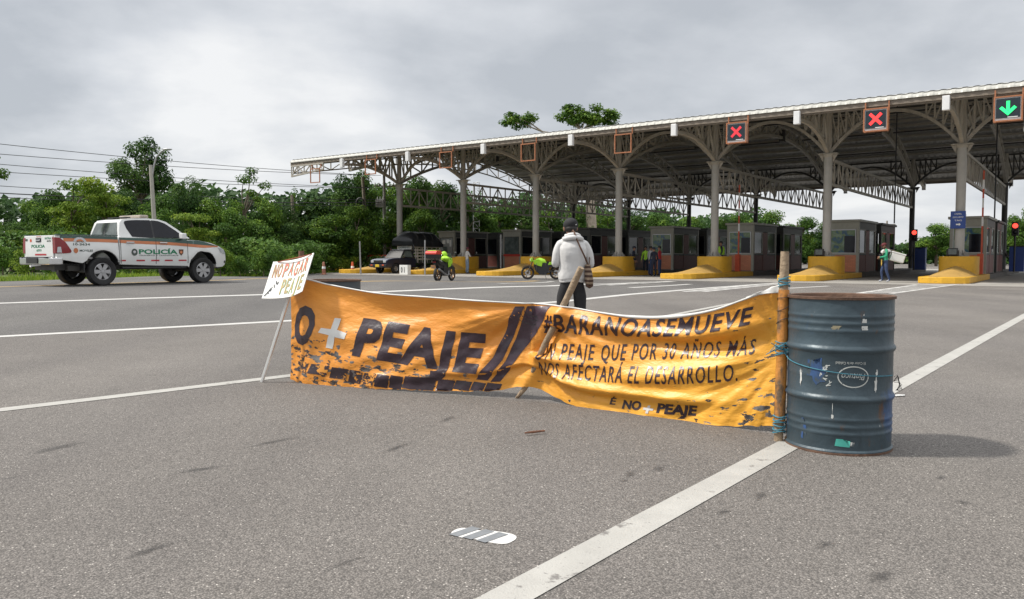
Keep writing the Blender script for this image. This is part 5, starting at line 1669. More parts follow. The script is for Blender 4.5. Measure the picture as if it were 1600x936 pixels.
        for cx_, mt in ((.90, M['decal_dark']), (2.34, M['brown_cloth'])):
            decal('shield_emblem', poly2d([(cx_ - .075, .93), (cx_ + .075, .93), (cx_ + .07, .82), (cx_, .745), (cx_ - .07, .82)] if cx_ > 2 else [(cx_ + .09 * cos(2 * pi * i / 16), .84 + .10 * sin(2 * pi * i / 16)) for i in range(16)]), fl(.007), mt, t, (.05, .05))
            decal('emblem_core', poly2d([(cx_ + .04 * cos(2 * pi * i / 12), .85 + .045 * sin(2 * pi * i / 12)) for i in range(12)]), fl(.0085), M['alloy'] if cx_ < 2 else M['orange_stripe'], t, (.05, .05))
        for x0 in (.53, .96, 1.40, 1.82, 2.26):
            decal('reflective_strip', poly2d([(x0, .585), (x0 + .25 if x0 > .6 else x0 + .12, .585), (x0 + .25 if x0 > .6 else x0 + .12, .625), (x0, .625)]), fl(.007), M['decal_red'], t, (.1, .05))
        decal('reflective_strip', poly2d([(.30, .60), (.42, .575), (.42, .615), (.30, .64)][:0] or [(.485, .585), (.495, .585), (.495, .625), (.485, .625)]), fl(.008), M['decal_red'], t)
        emblem_text(t, '10-3634', txt(-.78, -.34, 1.015, 1.075), M['decal_dark'], .02, cuts=(.2, .5))
        n = 14
        decal('round_badge', ([(-.60 + r_ * cos(pi * i / n), 1.105 + r_ * sin(pi * i / n) * .75) for i in range(n + 1) for r_ in (.17, .10)], [[2 * i, 2 * i + 2, 2 * i + 3, 2 * i + 1] for i in range(n)]), fl(.008), M['alloy'], t, (.05, .05))
        emblem_text(t, 'DITRA', txt(-.71, -.48, 1.09, 1.13), M['decal_dark'], .02)
        decal('round_badge', poly2d([(-.72 + .06 * cos(2 * pi * i / 14), .875 + .07 * sin(2 * pi * i / 14)) for i in range(14)]), fl(.007), M['orange_stripe'], t)
        emblem_text(t, 'MOVILES', txt(-.62, -.28, .85, .905), M['decal_dark'], .02, cuts=(.2, .5))
        decal('dent_scuff', poly2d([(-.42, .66), (-.30, .65), (-.27, .70), (-.34, .69), (-.36, .73)]), fl(.007), M['alloy'], t)
    # rear window and windscreen
    def rw(u, v): 
        z = 1.30 + .38 * v; x = .535 + .085 * max(0, (z - 1.30)) / .38 + (.0 if z < 1.5 else .02 * (z - 1.5) / .2)
        return Vector((x - .020, (u - .5) * 2 * (WG(.6, z) - .10), z))
    decal('rear_window', poly2d([(0, 0), (.5, 0), (1, 0), (.98, 1), (.5, 1), (.02, 1)]), rw, M['glass_grey'], t, (.25, .2))
    def ws(u, v):
        x = 2.655 - .60 * v; z = 1.315 + .405 * v
        return Vector((x + .035, (u - .5) * 2 * (WG(x, z) - .07), z + .01))
    decal('windscreen', poly2d([(0, 0), (1, 0), (1, 1), (0, 1)]), ws, M['glass_dark'], t, (.25, .2))
    # roof light bar
    lb = MB(); lb.box((1.42, 0, 1.875), (.26, 1.16, .09)); lbo = lb.build('light_bar', pm('bar_lens', (0.36, 0.31, 0.26), .2, var=.2), t, bevel=.03)
    m = MB(); m.box((1.42, 0, 1.825), (.20, 1.0, .03)); m.build('bar_mount', M['black_plastic'], lbo)
    m = MB(); m.box((.98, 0, 1.835), (.16, .95, .03)); m.build('roof_plate', M['black_plastic'], lbo)
    m = MB(); m.box((-.55, -.62, .40), (.55, .12, .14)); m.build('exhaust', M['steel_dark'], t)
    for c in t.children:
        if not c.name.startswith(('wheel', 'axle')) or c.name.startswith('wheel_liner'): c.location.z += .085
    return t
pickup()

# ---------------------------------------------------------------- motorcycles
def motorcycle(loc, rz, label, kind):
    t = thing('police_motorcycle', label, 'motorcycle', loc, rz, 'police motorcycles')
    Rw = .325
    for x, wn in ((0, 'rear'), (1.38, 'front')):
        w = empty('wheel', t, (x, 0, Rw))
        wd = .065 if wn == 'rear' else .05
        m = MB(); m.lathe([(Rw - .09, -wd * .7), (Rw - .03, -wd), (Rw, -wd * .4), (Rw, wd * .4), (Rw - .03, wd), (Rw - .09, wd * .7), (Rw - .09, -wd * .7)], 36, (0, 0, 0), 'y'); m.build('tyre', M['rubber'], w, smooth=40)
        m = MB(); m.lathe([(Rw - .085, -.03), (Rw - .11, -.02), (Rw - .11, .02), (Rw - .085, .03)], 36, (0, 0, 0), 'y')
        for i in range(5):
            a = 2 * pi * i / 5; m.bar((.03 * cos(a), 0, .03 * sin(a)), ((Rw - .10) * cos(a), 0, (Rw - .10) * sin(a)), .03, .04)
        m.tube((0, -.05, 0), (0, .05, 0), .045, None, 12)
        m.build('rim', pm('bronze_rim_' + wn, (0.20, 0.12, 0.065), .4, .5), w, smooth=40)
        m = MB(); m.lathe([(.06, .055), (.13, .055), (.13, .06), (.06, .06)], 24, (0, 0, 0), 'y'); m.build('brake_disc', M['alloy'], w)
    f = MB()
    for s in (-1, 1):
        f.path([(1.38, s * .085, Rw), (1.22, s * .085, .72), (1.08, s * .085, 1.02)], .024, 8)
        f.path([(0, s * .10, Rw), (.25, s * .10, .40), (.50, s * .10, .42)], .026, 8)
        f.path([(.42, s * .10, .45), (.55, s * .13, .80), (1.05, s * .06, .95)], .022, 8)
        f.path([(.50, s * .11, .78), (.10, s * .12, .84), (-.22, s * .10, .92)], .016, 8)
    f.build('frame', M['steel_dark'], t, smooth=50)
    e = MB(); e.box((.68, 0, .46), (.40, .26, .30)); e.tube((.78, 0, .55), (.86, 0, .80), .09, .08, 10)
    for i in range(5): e.box((.80 + .016 * i, 0, .58 + .045 * i), (.24, .26, .015))
    e.build('engine', M['steel_dark'], t, bevel=.02)
    x = MB(); x.path([(.85, -.12, .5), (.78, -.15, .28), (.45, -.15, .30), (.1, -.16, .45), (-.18, -.16, .55)], [.022, .024, .028, .045, .05], 10); x.build('exhaust', M['alloy'] if kind == 'rear' else M['steel_dark'], t, smooth=50)
    # tank and side fairings, sloped like a naked street bike
    tk = MB()
    slab(tk, [(.46, .80), (.55, .97), (.78, 1.05), (.98, 1.0), (1.02, .86), (.80, .80)], lambda x, z: .15 - .10 * ((z - .85) / .2) ** 2, lambda x, z: -.15 + .10 * ((z - .85) / .2) ** 2, .08, .05, 4)
    tk.build('fuel_tank', M['hivis'] if kind == 'side' else M['black_plastic'], t, smooth=50)
    for s in (-1, 1):
        c = MB(); slab(c, [(.70, .62), (.66, .86), (.86, .98), (1.12, .92), (1.06, .74), (.86, .66)], lambda x, z: s * .19, lambda x, z: s * .16, .1, .1)
        c.build('side_fairing', M['hivis'], t, smooth=40, bevel=.008)
        c = MB(); slab(c, [(-.02, .74), (-.20, .90), (.34, .84), (.40, .70)], lambda x, z: s * .15, lambda x, z: s * .12, .1, .1)
        c.build('tail_panel', M['hivis'] if kind == 'side' else M['black_plastic'], t, smooth=40, bevel=.008)
    st = MB(); slab(st, [(.50, .80), (.46, .88), (.20, .86), (-.15, .95), (-.30, .97), (-.28, .91), (.1, .79)], lambda x, z: .14 - .1 * max(0, -x), lambda x, z: -.14 + .1 * max(0, -x), .08, .05, 3)
    st.build('saddle', M['black_cloth'], t, smooth=50)
    h = MB(); h.box((1.18, 0, .95), (.14, .24, .20)); h.build('headlight_cowl', M['hivis'], t, bevel=.04)
    h = MB(); h.ball((1.255, 0, .93), (.03, .085, .075), 12, 8); h.build('headlight', M['head_lens'], t, smooth=60)
    sm = MB(); sm.add([(1.20, -.13, 1.03), (1.20, .13, 1.03), (1.08, .11, 1.26), (1.08, -.11, 1.26), (1.195, -.13, 1.03), (1.195, .13, 1.03), (1.07, .11, 1.26), (1.07, -.11, 1.26)], [(0, 1, 2, 3), (7, 6, 5, 4), (0, 4, 5, 1), (2, 6, 7, 3), (1, 5, 6, 2), (3, 7, 4, 0)])
    sm.build('windshield', M['glass_grey'] if kind == 'rear' else M['white_cap'], t)
    hb = MB(); hb.path([(.98, -.38, 1.10), (1.06, -.18, 1.08), (1.08, 0, 1.06), (1.06, .18, 1.08), (.98, .38, 1.10)], .014, 8)
    hb.build('handlebar', M['steel_dark'], t, smooth=50)
    for s in (-1, 1):
        g = MB(); g.tube((.985, s * .30, 1.095), (.965, s * .41, 1.105), .02, None, 8); g.build('grip', M['rubber'], t, smooth=50)
        g = MB(); g.path([(1.03, s * .26, 1.08), (1.06, s * .34, 1.24)], .008, 6); g.ball((1.06, s * .36, 1.27), (.02, .065, .045), 10, 6); g.build('mirror', M['black_plastic'], t, smooth=50)
        cb = MB()
        cb.path([(.95, s * .18, .35), (.95, s * .30, .45), (.95, s * .30, .70), (.95, s * .18, .78)], .014, 6); cb.build('crash_bar', M['steel_dark'], t, smooth=50)
        fg = MB(); fg.bar((.35, s * .12, .36), (.35, s * .24, .36), .03); fg.build('foot_peg', M['alloy'], t)
    fm = MB(); pts = [(1.38 + .36 * cos(a), 0, Rw + .36 * sin(a)) for a in [R(40) + R(110) * i / 10 for i in range(11)]]
    fm.path(pts, .045, 6, sq=.3); fm.build('front_mudguard', M['black_plastic'], t, smooth=50)
    rm = MB(); rm.path([(-.20, 0, .92), (-.34, 0, .72), (-.40, 0, .60)], .05, 6); rm.build('rear_mudguard', M['black_plastic'], t, smooth=50)
    rl = MB(); rl.box((-.34, 0, .86), (.05, .16, .07)); rl.build('tail_light', M['tail_red'], t, bevel=.015)
    bl_ = MB(); slab(bl_, [(.36, .36), (.30, .78), (.62, .86), (1.02, .88), (1.10, .66), (.98, .40), (.80, .24), (.50, .24)], lambda x, z: .135, lambda x, z: -.135, .2, .2); bl_.build('lower_cowl', M['black_plastic'], t, bevel=.03)
    ug = MB(); slab(ug, [(-.30, .86), (-.05, .60), (.36, .58), (.40, .80), (0, .86)], lambda x, z: .115, lambda x, z: -.115, .2, .2); ug.build('under_seat', M['black_plastic'], t, bevel=.02)
    pl = MB(); pl.box((-.42, 0, .66), (.012, .22, .15), Matrix.Rotation(R(-15), 3, 'Y')); pl.build('number_plate', pm('plate_orange' + kind, (0.5, 0.26, 0.13), .5), t)
    ks = MB(); ks.bar((.55, .12, .34), (.48, .34, .0), .02); ks.build('side_stand', M['steel_dark'], t)
    if kind == 'rear':
        b = MB(); slab(b, [(-.62, 1.02), (-.66, 1.22), (-.56, 1.34), (-.18, 1.34), (-.12, 1.22), (-.16, 1.02)], lambda x, z: .26, lambda x, z: -.26, .2, .1)
        bx = b.build('top_box', M['black_plastic'], t, bevel=.03, smooth=40)
        l = MB(); slab(l, [(-.675, 1.20), (-.665, 1.27), (-.57, 1.355), (-.17, 1.355), (-.105, 1.25), (-.105, 1.20)], lambda x, z: .272, lambda x, z: -.272, .2, .1)
        l.build('red_lid', M['red_paint'], bx, bevel=.02)
        l = MB(); slab(l, [(-.58, 1.358), (-.55, 1.375), (-.19, 1.375), (-.16, 1.358)], lambda x, z: .20, lambda x, z: -.20, .2, .1); l.build('lime_top', M['hivis'], bx, bevel=.008)
        r_ = MB(); r_.bar((-.30, .1, .92), (-.50, .1, 1.03), .02); r_.bar((-.30, -.1, .92), (-.50, -.1, 1.03), .02); r_.build('rack', M['steel_dark'], bx)
    return t
def on_flat(px, py): 
    p = at_ground(px, py); return p
m1 = on_flat(684, 438.8)
motorcycle((m1.x, m1.y, .012), atan2(.927, .375), 'black and lime police motorcycle with a red top box, seen from behind', 'rear')
# helmet and vest left on the saddle
hm = thing('helmet', 'lime green helmet resting on the tank of the motorcycle with the red top box', 'helmet', (0, 0, 0))
v_ = Vector((cos(atan2(.927, .375)), sin(atan2(.927, .375)), 0)); side_ = Vector((v_.y, -v_.x, 0))
hp = Vector((m1.x, m1.y, .012)) + v_ * .62
hm.location = hp + Vector((0, 0, 1.19)); hm.rotation_euler = (0, 0, atan2(.927, .375) + 2.6)
m = MB(); m.ball((0, 0, 0), (.16, .135, .15), 18, 12); m.build('shell', M['hivis'], hm, smooth=60)
m = MB(); m.ball((.06, 0, -.03), (.115, .115, .075), 14, 10); m.build('visor', M['glass_dark'], hm, smooth=60)
vt = MB(); vt.ball((0, 0, 0), (.20, .30, .13), 16, 10)
for i, (x, y, z) in enumerate(vt.v):
    n_ = noise.noise(Vector((x * 9, y * 9, z * 9))); vt.v[i] = (x * (1 + .3 * n_), y * (1 + .3 * n_), z * (1 + .5 * n_))
o = vt.build('safety_vest', M['hivis'], smooth=60, loc=hp + v_ * -.10 + side_ * .13 + Vector((0, 0, 1.0)))
tag(o, 'crumpled lime safety vest draped over the side of the motorcycle with the red top box', 'vest')
m2 = on_flat(869, 437)
motorcycle((m2.x, m2.y, .012), R(180) - .03, 'lime green and black police motorcycle half hidden behind the man in white', 'side')

# ---------------------------------------------------------------- old stake-bed pickup with tarpaulin
def stake_truck():
    loc = T(2.30, -3.6); hd = TH - R(90)
    t = thing('stake_truck', 'old dark blue pickup with a wooden stake bed under a bulging black tarpaulin', 'truck', loc, hd)
    # x forward (towards the traffic), origin under the front axle
    body = [(-.80, .42), (-.80, 1.02), (-.1, 1.02), (.62, .98), (.78, .93), (.84, .60), (.80, .42)]
    ar = [(.36 * cos(a), .34 + .36 * sin(a)) for a in [pi * i / 10 for i in range(11)]]
    body = [(-1.9, .40), (-1.9, 1.02), (-.55, 1.03), (.20, 1.0), (.66, .93), (.80, .86), (.84, .62), (.80, .42)] + [(.37, .40)] + [p for p in [(.37 * cos(a), .36 + .37 * sin(a)) for a in [.1 + (pi - .2) * i / 10 for i in range(11)]]] + [(-.37, .40)]
    wf = lambda x, z: .80 - .05 * max(0, z - .8) - .05 * max(0, x - .4)
    m = MB(); slab(m, body, wf, lambda x, z: -wf(x, z), cross=4); m.build('cab_body', pm('truck_navy', (0.014, 0.018, 0.038), .3, var=.2, coat=.5), t, smooth=40)
    hd_ = MB(); slab(hd_, [(-.62, 1.032), (.20, 1.012), (.66, .945), (.80, .88), (.84, .76), (.80, .80), (.20, .93), (-.6, .95)], lambda x, z: .72 - .03 * x, lambda x, z: -.72 + .03 * x, cross=4)
    hd_.build('bonnet', pm('truck_grey', (0.20, 0.22, 0.26), .35, var=.15, coat=.4), t, smooth=40)
    gh = [(-1.85, 1.03), (-1.78, 1.50), (-1.60, 1.58), (-1.05, 1.58), (-.90, 1.53), (-.48, 1.05)]
    wg = lambda x, z: .74 - .14 * (z - 1.03) / .55
    m = MB(); slab(m, gh, wg, lambda x, z: -wg(x, z), cross=4); m.build('cab_roof', M['black_plastic'], t, smooth=40)
    m = MB(); m.box((-1.3, 0, 1.595), (.62, 1.12, .03)); m.build('roof_panel', pm('truck_roof', (0.30, 0.31, 0.33), .35, var=.1), t, bevel=.012)
    for s in (-1, 1):
        decal('side_window', poly2d([(-1.65, 1.08), (-1.60, 1.48), (-1.05, 1.50), (-.72, 1.12)]), lambda x, z: Vector((x, s * (wg(x, z) + .006), z)), M['glass_grey'], t, (.2, .1))
        wheel(t, (0, s * .70, .33), .33, .20, .17, s, 5); wheel(t, (-2.75, s * .70, .33), .33, .20, .17, s, 5)
        m = MB(); m.box((.845, s * .56, .80), (.03, .24, .15)); m.build('headlight', M['head_lens'], t, bevel=.01)
        m = MB(); m.box((-.55, s * .90, 1.14), (.06, .16, .14)); m.bar((-.6, s * .76, 1.08), (-.55, s * .86, 1.12), .03); m.build('door_mirror', M['chrome'], t)
    decal('windscreen', poly2d([(0, 0), (1, 0), (1, 1), (0, 1)]), lambda u, v: Vector((-.515 - .40 * v, (u - .5) * 2 * (.66 - .10 * v), 1.085 + .42 * v)), M['glass_grey'], t, (.3, .3))
    m = MB(); m.box((.85, 0, .80), (.03, .80, .17)); 
    for i in range(5): m.box((.868, 0, .74 + .03 * i), (.01, .78, .01))
    m.build('grille', M['steel_dark'], t)
    m = MB(); m.box((.90, 0, .52), (.10, 1.60, .16)); bp = m.build('front_bumper', M['black_plastic'], t, bevel=.02)
    m = MB(); m.box((.955, 0, .53), (.012, .36, .17)); m.build('number_plate', pm('plate_yellow', (0.6, 0.42, 0.03), .5), bp)
    for s in (-1, 1):
        m = MB(); m.box((.955, s * .52, .57), (.01, .18, .07)); m.build('indicator', M['orange_cone'], bp)
    m = MB(); m.box((-1.4, 0, .46), (4.6, .9, .14)); m.build('chassis', M['steel_dark'], t)
    # stake bed
    wood = pm('stake_planks', (0.36, 0.34, 0.30), .75, var=.2, scale=6)
    m = MB(); m.box((-3.15, 0, .72), (2.5, 1.80, .10)); m.build('bed_floor', M['steel_dark'], t)
    for s in (-1, 1):
        m = MB()
        for i in range(6): m.box((-3.15, s * .92, .95 + i * .21), (2.5, .03, .11))
        for i in range(6): m.box((-1.95 - i * .48, s * .945, 1.42), (.07, .03, 1.4))
        m.build('stake_side', wood, t)
    m = MB()
    for i in range(5): m.box((-1.90, 0, 1.16 + i * .21), (.03, 1.78, .10))
    for i in range(5): m.box((-1.87, -.84 + i * .42, 1.48), (.03, .06, 1.05))
    m.build('stake_front', wood, t)
    m = MB(); m.box((-1.66, 0, 1.74), (.04, 1.30, .22)); hb_ = m.build('header_board', pm('header_board', (0.62, 0.62, 0.58), .6, var=.1), t)
    vs2, fs2 = text2d('EXPRESO', .02); w_ = max(v[0] for v in vs2)
    decal('lettering', ([(v[0] / w_, v[1]) for v in vs2], fs2), lambda x, y: Vector((-1.636, -.55 + 1.1 * x, 1.68 + .12 * y)), M['decal_dark'], hb_)
    # bulging tarpaulin
    m = MB(); vs_ = []; fs = []; nx, na = 26, 22
    for i in range(nx + 1):
        f = i / nx; x = -1.45 - 3.05 * f
        e = 1 - (abs(f * 2 - 1)) ** 6 * .55
        for j in range(na + 1):
            a = pi * j / na
            r_ = noise.noise(Vector((x * 2.2, cos(a) * 2, sin(a) * 2 + 5))) * .10 + noise.noise(Vector((x * 6, cos(a) * 5, 9))) * .035
            y = 1.02 * (abs(cos(a)) ** .75) * (1 if cos(a) > 0 else -1) * (1 + r_)
            z = 1.93 + (.90 * sin(a) ** .6) * e * (1 + r_) - (.14 * (1 - sin(a)) if f > .05 else .06 * (1 - sin(a)))
            vs_.append((x - (.0 if f > .02 else -.0), y, z))
    for i in range(nx):
        for j in range(na): fs.append((i * (na + 1) + j, (i + 1) * (na + 1) + j, (i + 1) * (na + 1) + j + 1, i * (na + 1) + j + 1))
    fs.append(tuple(range(na + 1))); fs.append(tuple(nx * (na + 1) + j for j in range(na + 1)))
    m.add(vs_, fs); tp_ = m.build('tarpaulin', M['tarp'], t, smooth=70)
    m = MB(); m.path([(-1.5, .96, 1.95), (-1.48, .99, 1.6), (-1.52, .98, 1.38)], .05, 6); m.build('hanging_flap', M['tarp'], t, smooth=60)
    for k in range(4):
        x = -1.9 - .75 * k
        m = MB(); m.path([(x, 1.07 * cos(a), 1.90 + .95 * (sin(a) ** .6 if sin(a) > 0 else 0)) for a in [pi * (.06 + .88 * i / 12) for i in range(13)]], .014, 5); m.build('rope', M['steel_dark'], tp_)
    return t
stake_truck()
# white crate sign by the island nose
cp = on_flat(675, 431.5)
t = thing('numbered_block', 'small white block with dark numerals at the nose of the second toll island', 'sign', T(BAY - .1, -5.62, 0), TH)
m = MB(); m.box((0, 0, .30), (.70, .30, .60)); m.build('block', M['white_paint'], t, bevel=.02)
for i, ch in enumerate('01'):
    vs2, fs2 = text2d(ch, .03)
    decal('numeral', (vs2, fs2), lambda x, y, i=i: Vector((-.22 + i * .27 + x * .22, -.155, .14 + y * .34)), M['sign_black'], t)
# ---------------------------------------------------------------- people
def skin_mesh(name, V, E, mats, seg_mat, parent=None, levels=2, loc=None, root=0, scale=1.0):
    """One continuous body grown over a joint skeleton. V: name -> (pos, rx, ry); E: edges; seg_mat(edge) -> material slot."""
    names = list(V); idx = {n: i for i, n in enumerate(names)}
    me = bpy.data.meshes.new(name)
    me.from_pydata([V[n][0] for n in names], [(idx[a], idx[b]) for a, b in E], [])
    o = bpy.data.objects.new(name, me); COL.objects.link(o)
    md = o.modifiers.new('skin', 'SKIN'); md.use_smooth_shade = True; md.branch_smoothing = .6
    sv = me.skin_vertices[0].data
    for n, i in idx.items():
        sv[i].radius = (V[n][1], V[n][2])
        sv[i].use_root = (i == root)
    ss = o.modifiers.new('sub', 'SUBSURF'); ss.levels = levels; ss.render_levels = levels
    dg = bpy.context.evaluated_depsgraph_get(); dg.update()
    nm = bpy.data.meshes.new_from_object(o.evaluated_get(dg))
    bpy.data.objects.remove(o); bpy.data.meshes.remove(me)
    nm.name = name; nm.materials.clear()
    for m in mats: nm.materials.append(m)
    segs = [(Vector(V[a][0]), Vector(V[b][0]), seg_mat((a, b)), (V[a][1] + V[b][1]) / 2) for a, b in E]
    for p in nm.polygons:
        c = p.center; best = 1e9
        for a, b, m, r in segs:
            d = b - a; t = max(0, min(1, (c - a).dot(d) / max(1e-9, d.length_squared)))
            q = (c - (a + d * t)).length - r * .9
            if q < best: best = q; p.material_index = m
        p.use_smooth = True
    ob = bpy.data.objects.new(name, nm); COL.objects.link(ob)
    if parent is not None: ob.parent = parent
    return ob

def std_pose(over=None, stout=1.0):
    k = stout
    P = {
        'pelvis': ((0, 0, .95), .135 * k, .115 * k), 'waist': ((0, .0, 1.08), .125 * k, .10 * k), 'chest': ((0, .01, 1.28), .15 * k, .115 * k),
        'upper': ((0, 0, 1.40), .13 * k, .09 * k), 'neck': ((0, .015, 1.48), .055, .055), 'jaw': ((0, .045, 1.545), .062, .07), 'skull': ((0, .03, 1.62), .078, .092), 'crown': ((0, .02, 1.69), .055, .065),
        'shl': ((-.175, 0, 1.40), .066, .066), 'ell': ((-.235, -.02, 1.13), .047, .047), 'wrl': ((-.24, .10, .92), .033, .033), 'hal': ((-.235, .15, .84), .038, .028), 'fil': ((-.23, .17, .76), .022, .014),
        'shr': ((.175, 0, 1.40), .066, .066), 'elr': ((.235, -.02, 1.13), .047, .047), 'wrr': ((.24, .10, .92), .033, .033), 'har': ((.235, .15, .84), .038, .028), 'fir': ((.23, .17, .76), .022, .014),
        'hil': ((-.09, 0, .88), .095, .10), 'knl': ((-.105, .02, .50), .066, .07), 'anl': ((-.11, -.02, .10), .046, .05), 'tol': ((-.12, .13, .045), .042, .034),
        'hir': ((.09, 0, .88), .095, .10), 'knr': ((.105, .02, .50), .066, .07), 'anr': ((.11, -.02, .10), .046, .05), 'tor': ((.12, .13, .045), .042, .034),
    }
    for n, v in (over or {}).items():
        P[n] = (v, P[n][1], P[n][2]) if len(v) == 3 and not isinstance(v[0], tuple) else v
    return P
EDG = [('pelvis', 'waist'), ('waist', 'chest'), ('chest', 'upper'), ('upper', 'neck'), ('neck', 'jaw'), ('jaw', 'skull'), ('skull', 'crown')]
for s in 'lr':
    EDG += [('upper', 'sh' + s), ('sh' + s, 'el' + s), ('el' + s, 'wr' + s), ('wr' + s, 'ha' + s), ('ha' + s, 'fi' + s), ('pelvis', 'hi' + s), ('hi' + s, 'kn' + s), ('kn' + s, 'an' + s), ('an' + s, 'to' + s)]
SKIN, SHIRT, TROU, SHOE = 0, 1, 2, 3
def seg_std(sleeve=True):
    def f(e):
        a, b = e
        if a in ('neck', 'jaw', 'skull') or (a == 'upper' and b == 'neck'): return SKIN
        if a[:2] in ('wr', 'ha'): return SKIN
        if a[:2] == 'el': return SHIRT if sleeve else SKIN
        if a[:2] == 'an': return SHOE
        if a[:2] in ('hi', 'kn') or b[:2] == 'hi': return TROU
        return SHIRT
    return f
def person(label, loc, rz, shirt, trousers, shoes=None, over=None, scale=1.0, hair=True, cap=None, vest=None, helmet=None, sleeve=True, group=None, stout=1.0, levels=1):
    t = thing('person', label, 'person', loc, rz, group)
    t.scale = (scale, scale, scale)
    P = std_pose(over, stout)
    skin_mesh('body', P, EDG, [M['skin'], shirt, trousers, shoes or M['black_cloth']], seg_std(sleeve), t, levels)
    sk = Vector(P['skull'][0]); nk = Vector(P['neck'][0]); up = (sk - nk).normalized()
    fw = Vector((0, 1, 0)); fw = (fw - up * fw.dot(up)).normalized(); rt_ = fw.cross(up)
    rot = Matrix((rt_, fw, up)).transposed()
    L_ = lambda v: sk + rot @ Vector(v)
    if hair and not helmet:
        m = MB(); m.ball(L_((0, -.012, .030)), (.088, .104, .095), 14, 8, rot=rot)
        m.f = [f for f in m.f if sum((rot.transposed() @ (Vector(m.v[i]) - sk)).z * 1.0 - .55 * (rot.transposed() @ (Vector(m.v[i]) - sk)).y for i in f) / len(f) > .012]; m.m = [0] * len(m.f)
        m.build('hair', M['hair'], t, smooth=70)
    f_ = MB()
    f_.ball(L_((0, .098, -.02)), (.014, .022, .022), 8, 6, rot=rot); f_.build('nose', M['skin'], t, smooth=60)
    for s in (-1, 1):
        e = MB(); e.ball(L_((s * .032, .088, .008)), (.012, .008, .008), 8, 5, rot=rot); e.build('eye', M['hair'], t, smooth=60)
        e = MB(); e.ball(L_((s * .080, .0, -.012)), (.012, .026, .034), 8, 6, rot=rot); e.build('ear', M['skin'], t, smooth=60)
    e = MB(); e.ball(L_((0, .090, -.058)), (.026, .010, .007), 8, 5, rot=rot); e.build('mouth', M['brown_cloth'], t, smooth=60)
    if cap:
        m = MB(); m.ball(L_((0, -.004, .040)), (.098, .112, .088), 16, 10, rot=rot)
        m.f = [f for f in m.f if sum((rot.transposed() @ (Vector(m.v[i]) - sk)).z for i in f) / len(f) > .012]; m.m = [0] * len(m.f)
        o_ = len(m.v)
        m.prism([(-.075, .09), (-.06, .165), (0, .185), (.06, .165), (.075, .09)], .030, .040, 'xy')
        m.v = m.v[:o_] + [tuple(L_(v)) for v in m.v[o_:]]
        m.build('cap', cap, t, smooth=50)
    if helmet:
        m = MB(); m.ball(L_((0, .0, .01)), (.135, .155, .145), 16, 10, rot=rot); m.build('helmet', helmet, t, smooth=60)
        m = MB(); m.ball(L_((0, .075, .0)), (.105, .095, .065), 12, 8, rot=rot); m.build('visor', M['glass_dark'], t, smooth=60)
    if vest:
        ch = Vector(P['chest'][0]); w = Vector(P['waist'][0])
        m = MB(); m.path([w - Vector((0, 0, .10)), w, ch, Vector(P['upper'][0]) + Vector((0, 0, .03))], [.185, .178, .200, .15], 16, sq=.72)
        m.build('vest', vest, t, smooth=60)
    return t

# --- the man in the white hooded top, seen from behind
MZ = 10.7
mx_ = (894 - 800) / 1250 * MZ
man_loc = Vector((mx_, MZ, G(mx_, MZ)))
man = thing('person', 'man in white hooded top and black cap, back turned, standing behind the banner', 'person', man_loc, .10)
P = {
    'pelvis': ((0, 0, .84), .150, .125), 'hem': ((0, .0, .90), .165, .135), 'waist': ((0, -.015, 1.00), .165, .13), 'chest': ((0, -.03, 1.18), .185, .135),
    'upper': ((0, -.015, 1.32), .150, .10), 'neck': ((0, .03, 1.39), .062, .06), 'jaw': ((-.01, .075, 1.435), .064, .07), 'skull': ((-.01, .085, 1.50), .080, .095), 'crown': ((-.01, .08, 1.565), .055, .07),
    'shl': ((-.165, -.01, 1.28), .072, .070), 'aml': ((-.21, -.02, 1.15), .062, .066), 'ell': ((-.232, -.02, 1.00), .056, .058), 'fal': ((-.19, .11, 1.01), .050, .050), 'wrl': ((-.13, .24, 1.06), .040, .040), 'hal': ((-.09, .31, 1.10), .045, .028),
    'shr': ((.165, -.01, 1.28), .072, .070), 'amr': ((.222, -.02, 1.14), .062, .066), 'elr': ((.250, -.015, .985), .056, .058), 'far': ((.21, .11, .98), .050, .050), 'wrr': ((.14, .23, 1.02), .040, .040), 'har': ((.10, .30, 1.07), .045, .028),
    'hil': ((-.095, 0, .78), .108, .115), 'thl': ((-.115, .01, .60), .095, .10), 'knl': ((-.13, .01, .42), .080, .085), 'cal': ((-.135, -.01, .25), .075, .08), 'anl': ((-.14, -.01, .08), .055, .06), 'tol': ((-.15, .13, .04), .048, .036),
    'hir': ((.095, 0, .78), .108, .115), 'thr': ((.105, .0, .60), .095, .10), 'knr': ((.11, .0, .42), .080, .085), 'car': ((.115, -.02, .25), .075, .08), 'anr': ((.12, -.02, .08), .055, .06), 'tor': ((.13, .12, .04), .048, .036),
}
E_ = [('pelvis', 'hem'), ('hem', 'waist'), ('waist', 'chest'), ('chest', 'upper'), ('upper', 'neck'), ('neck', 'jaw'), ('jaw', 'skull'), ('skull', 'crown')]
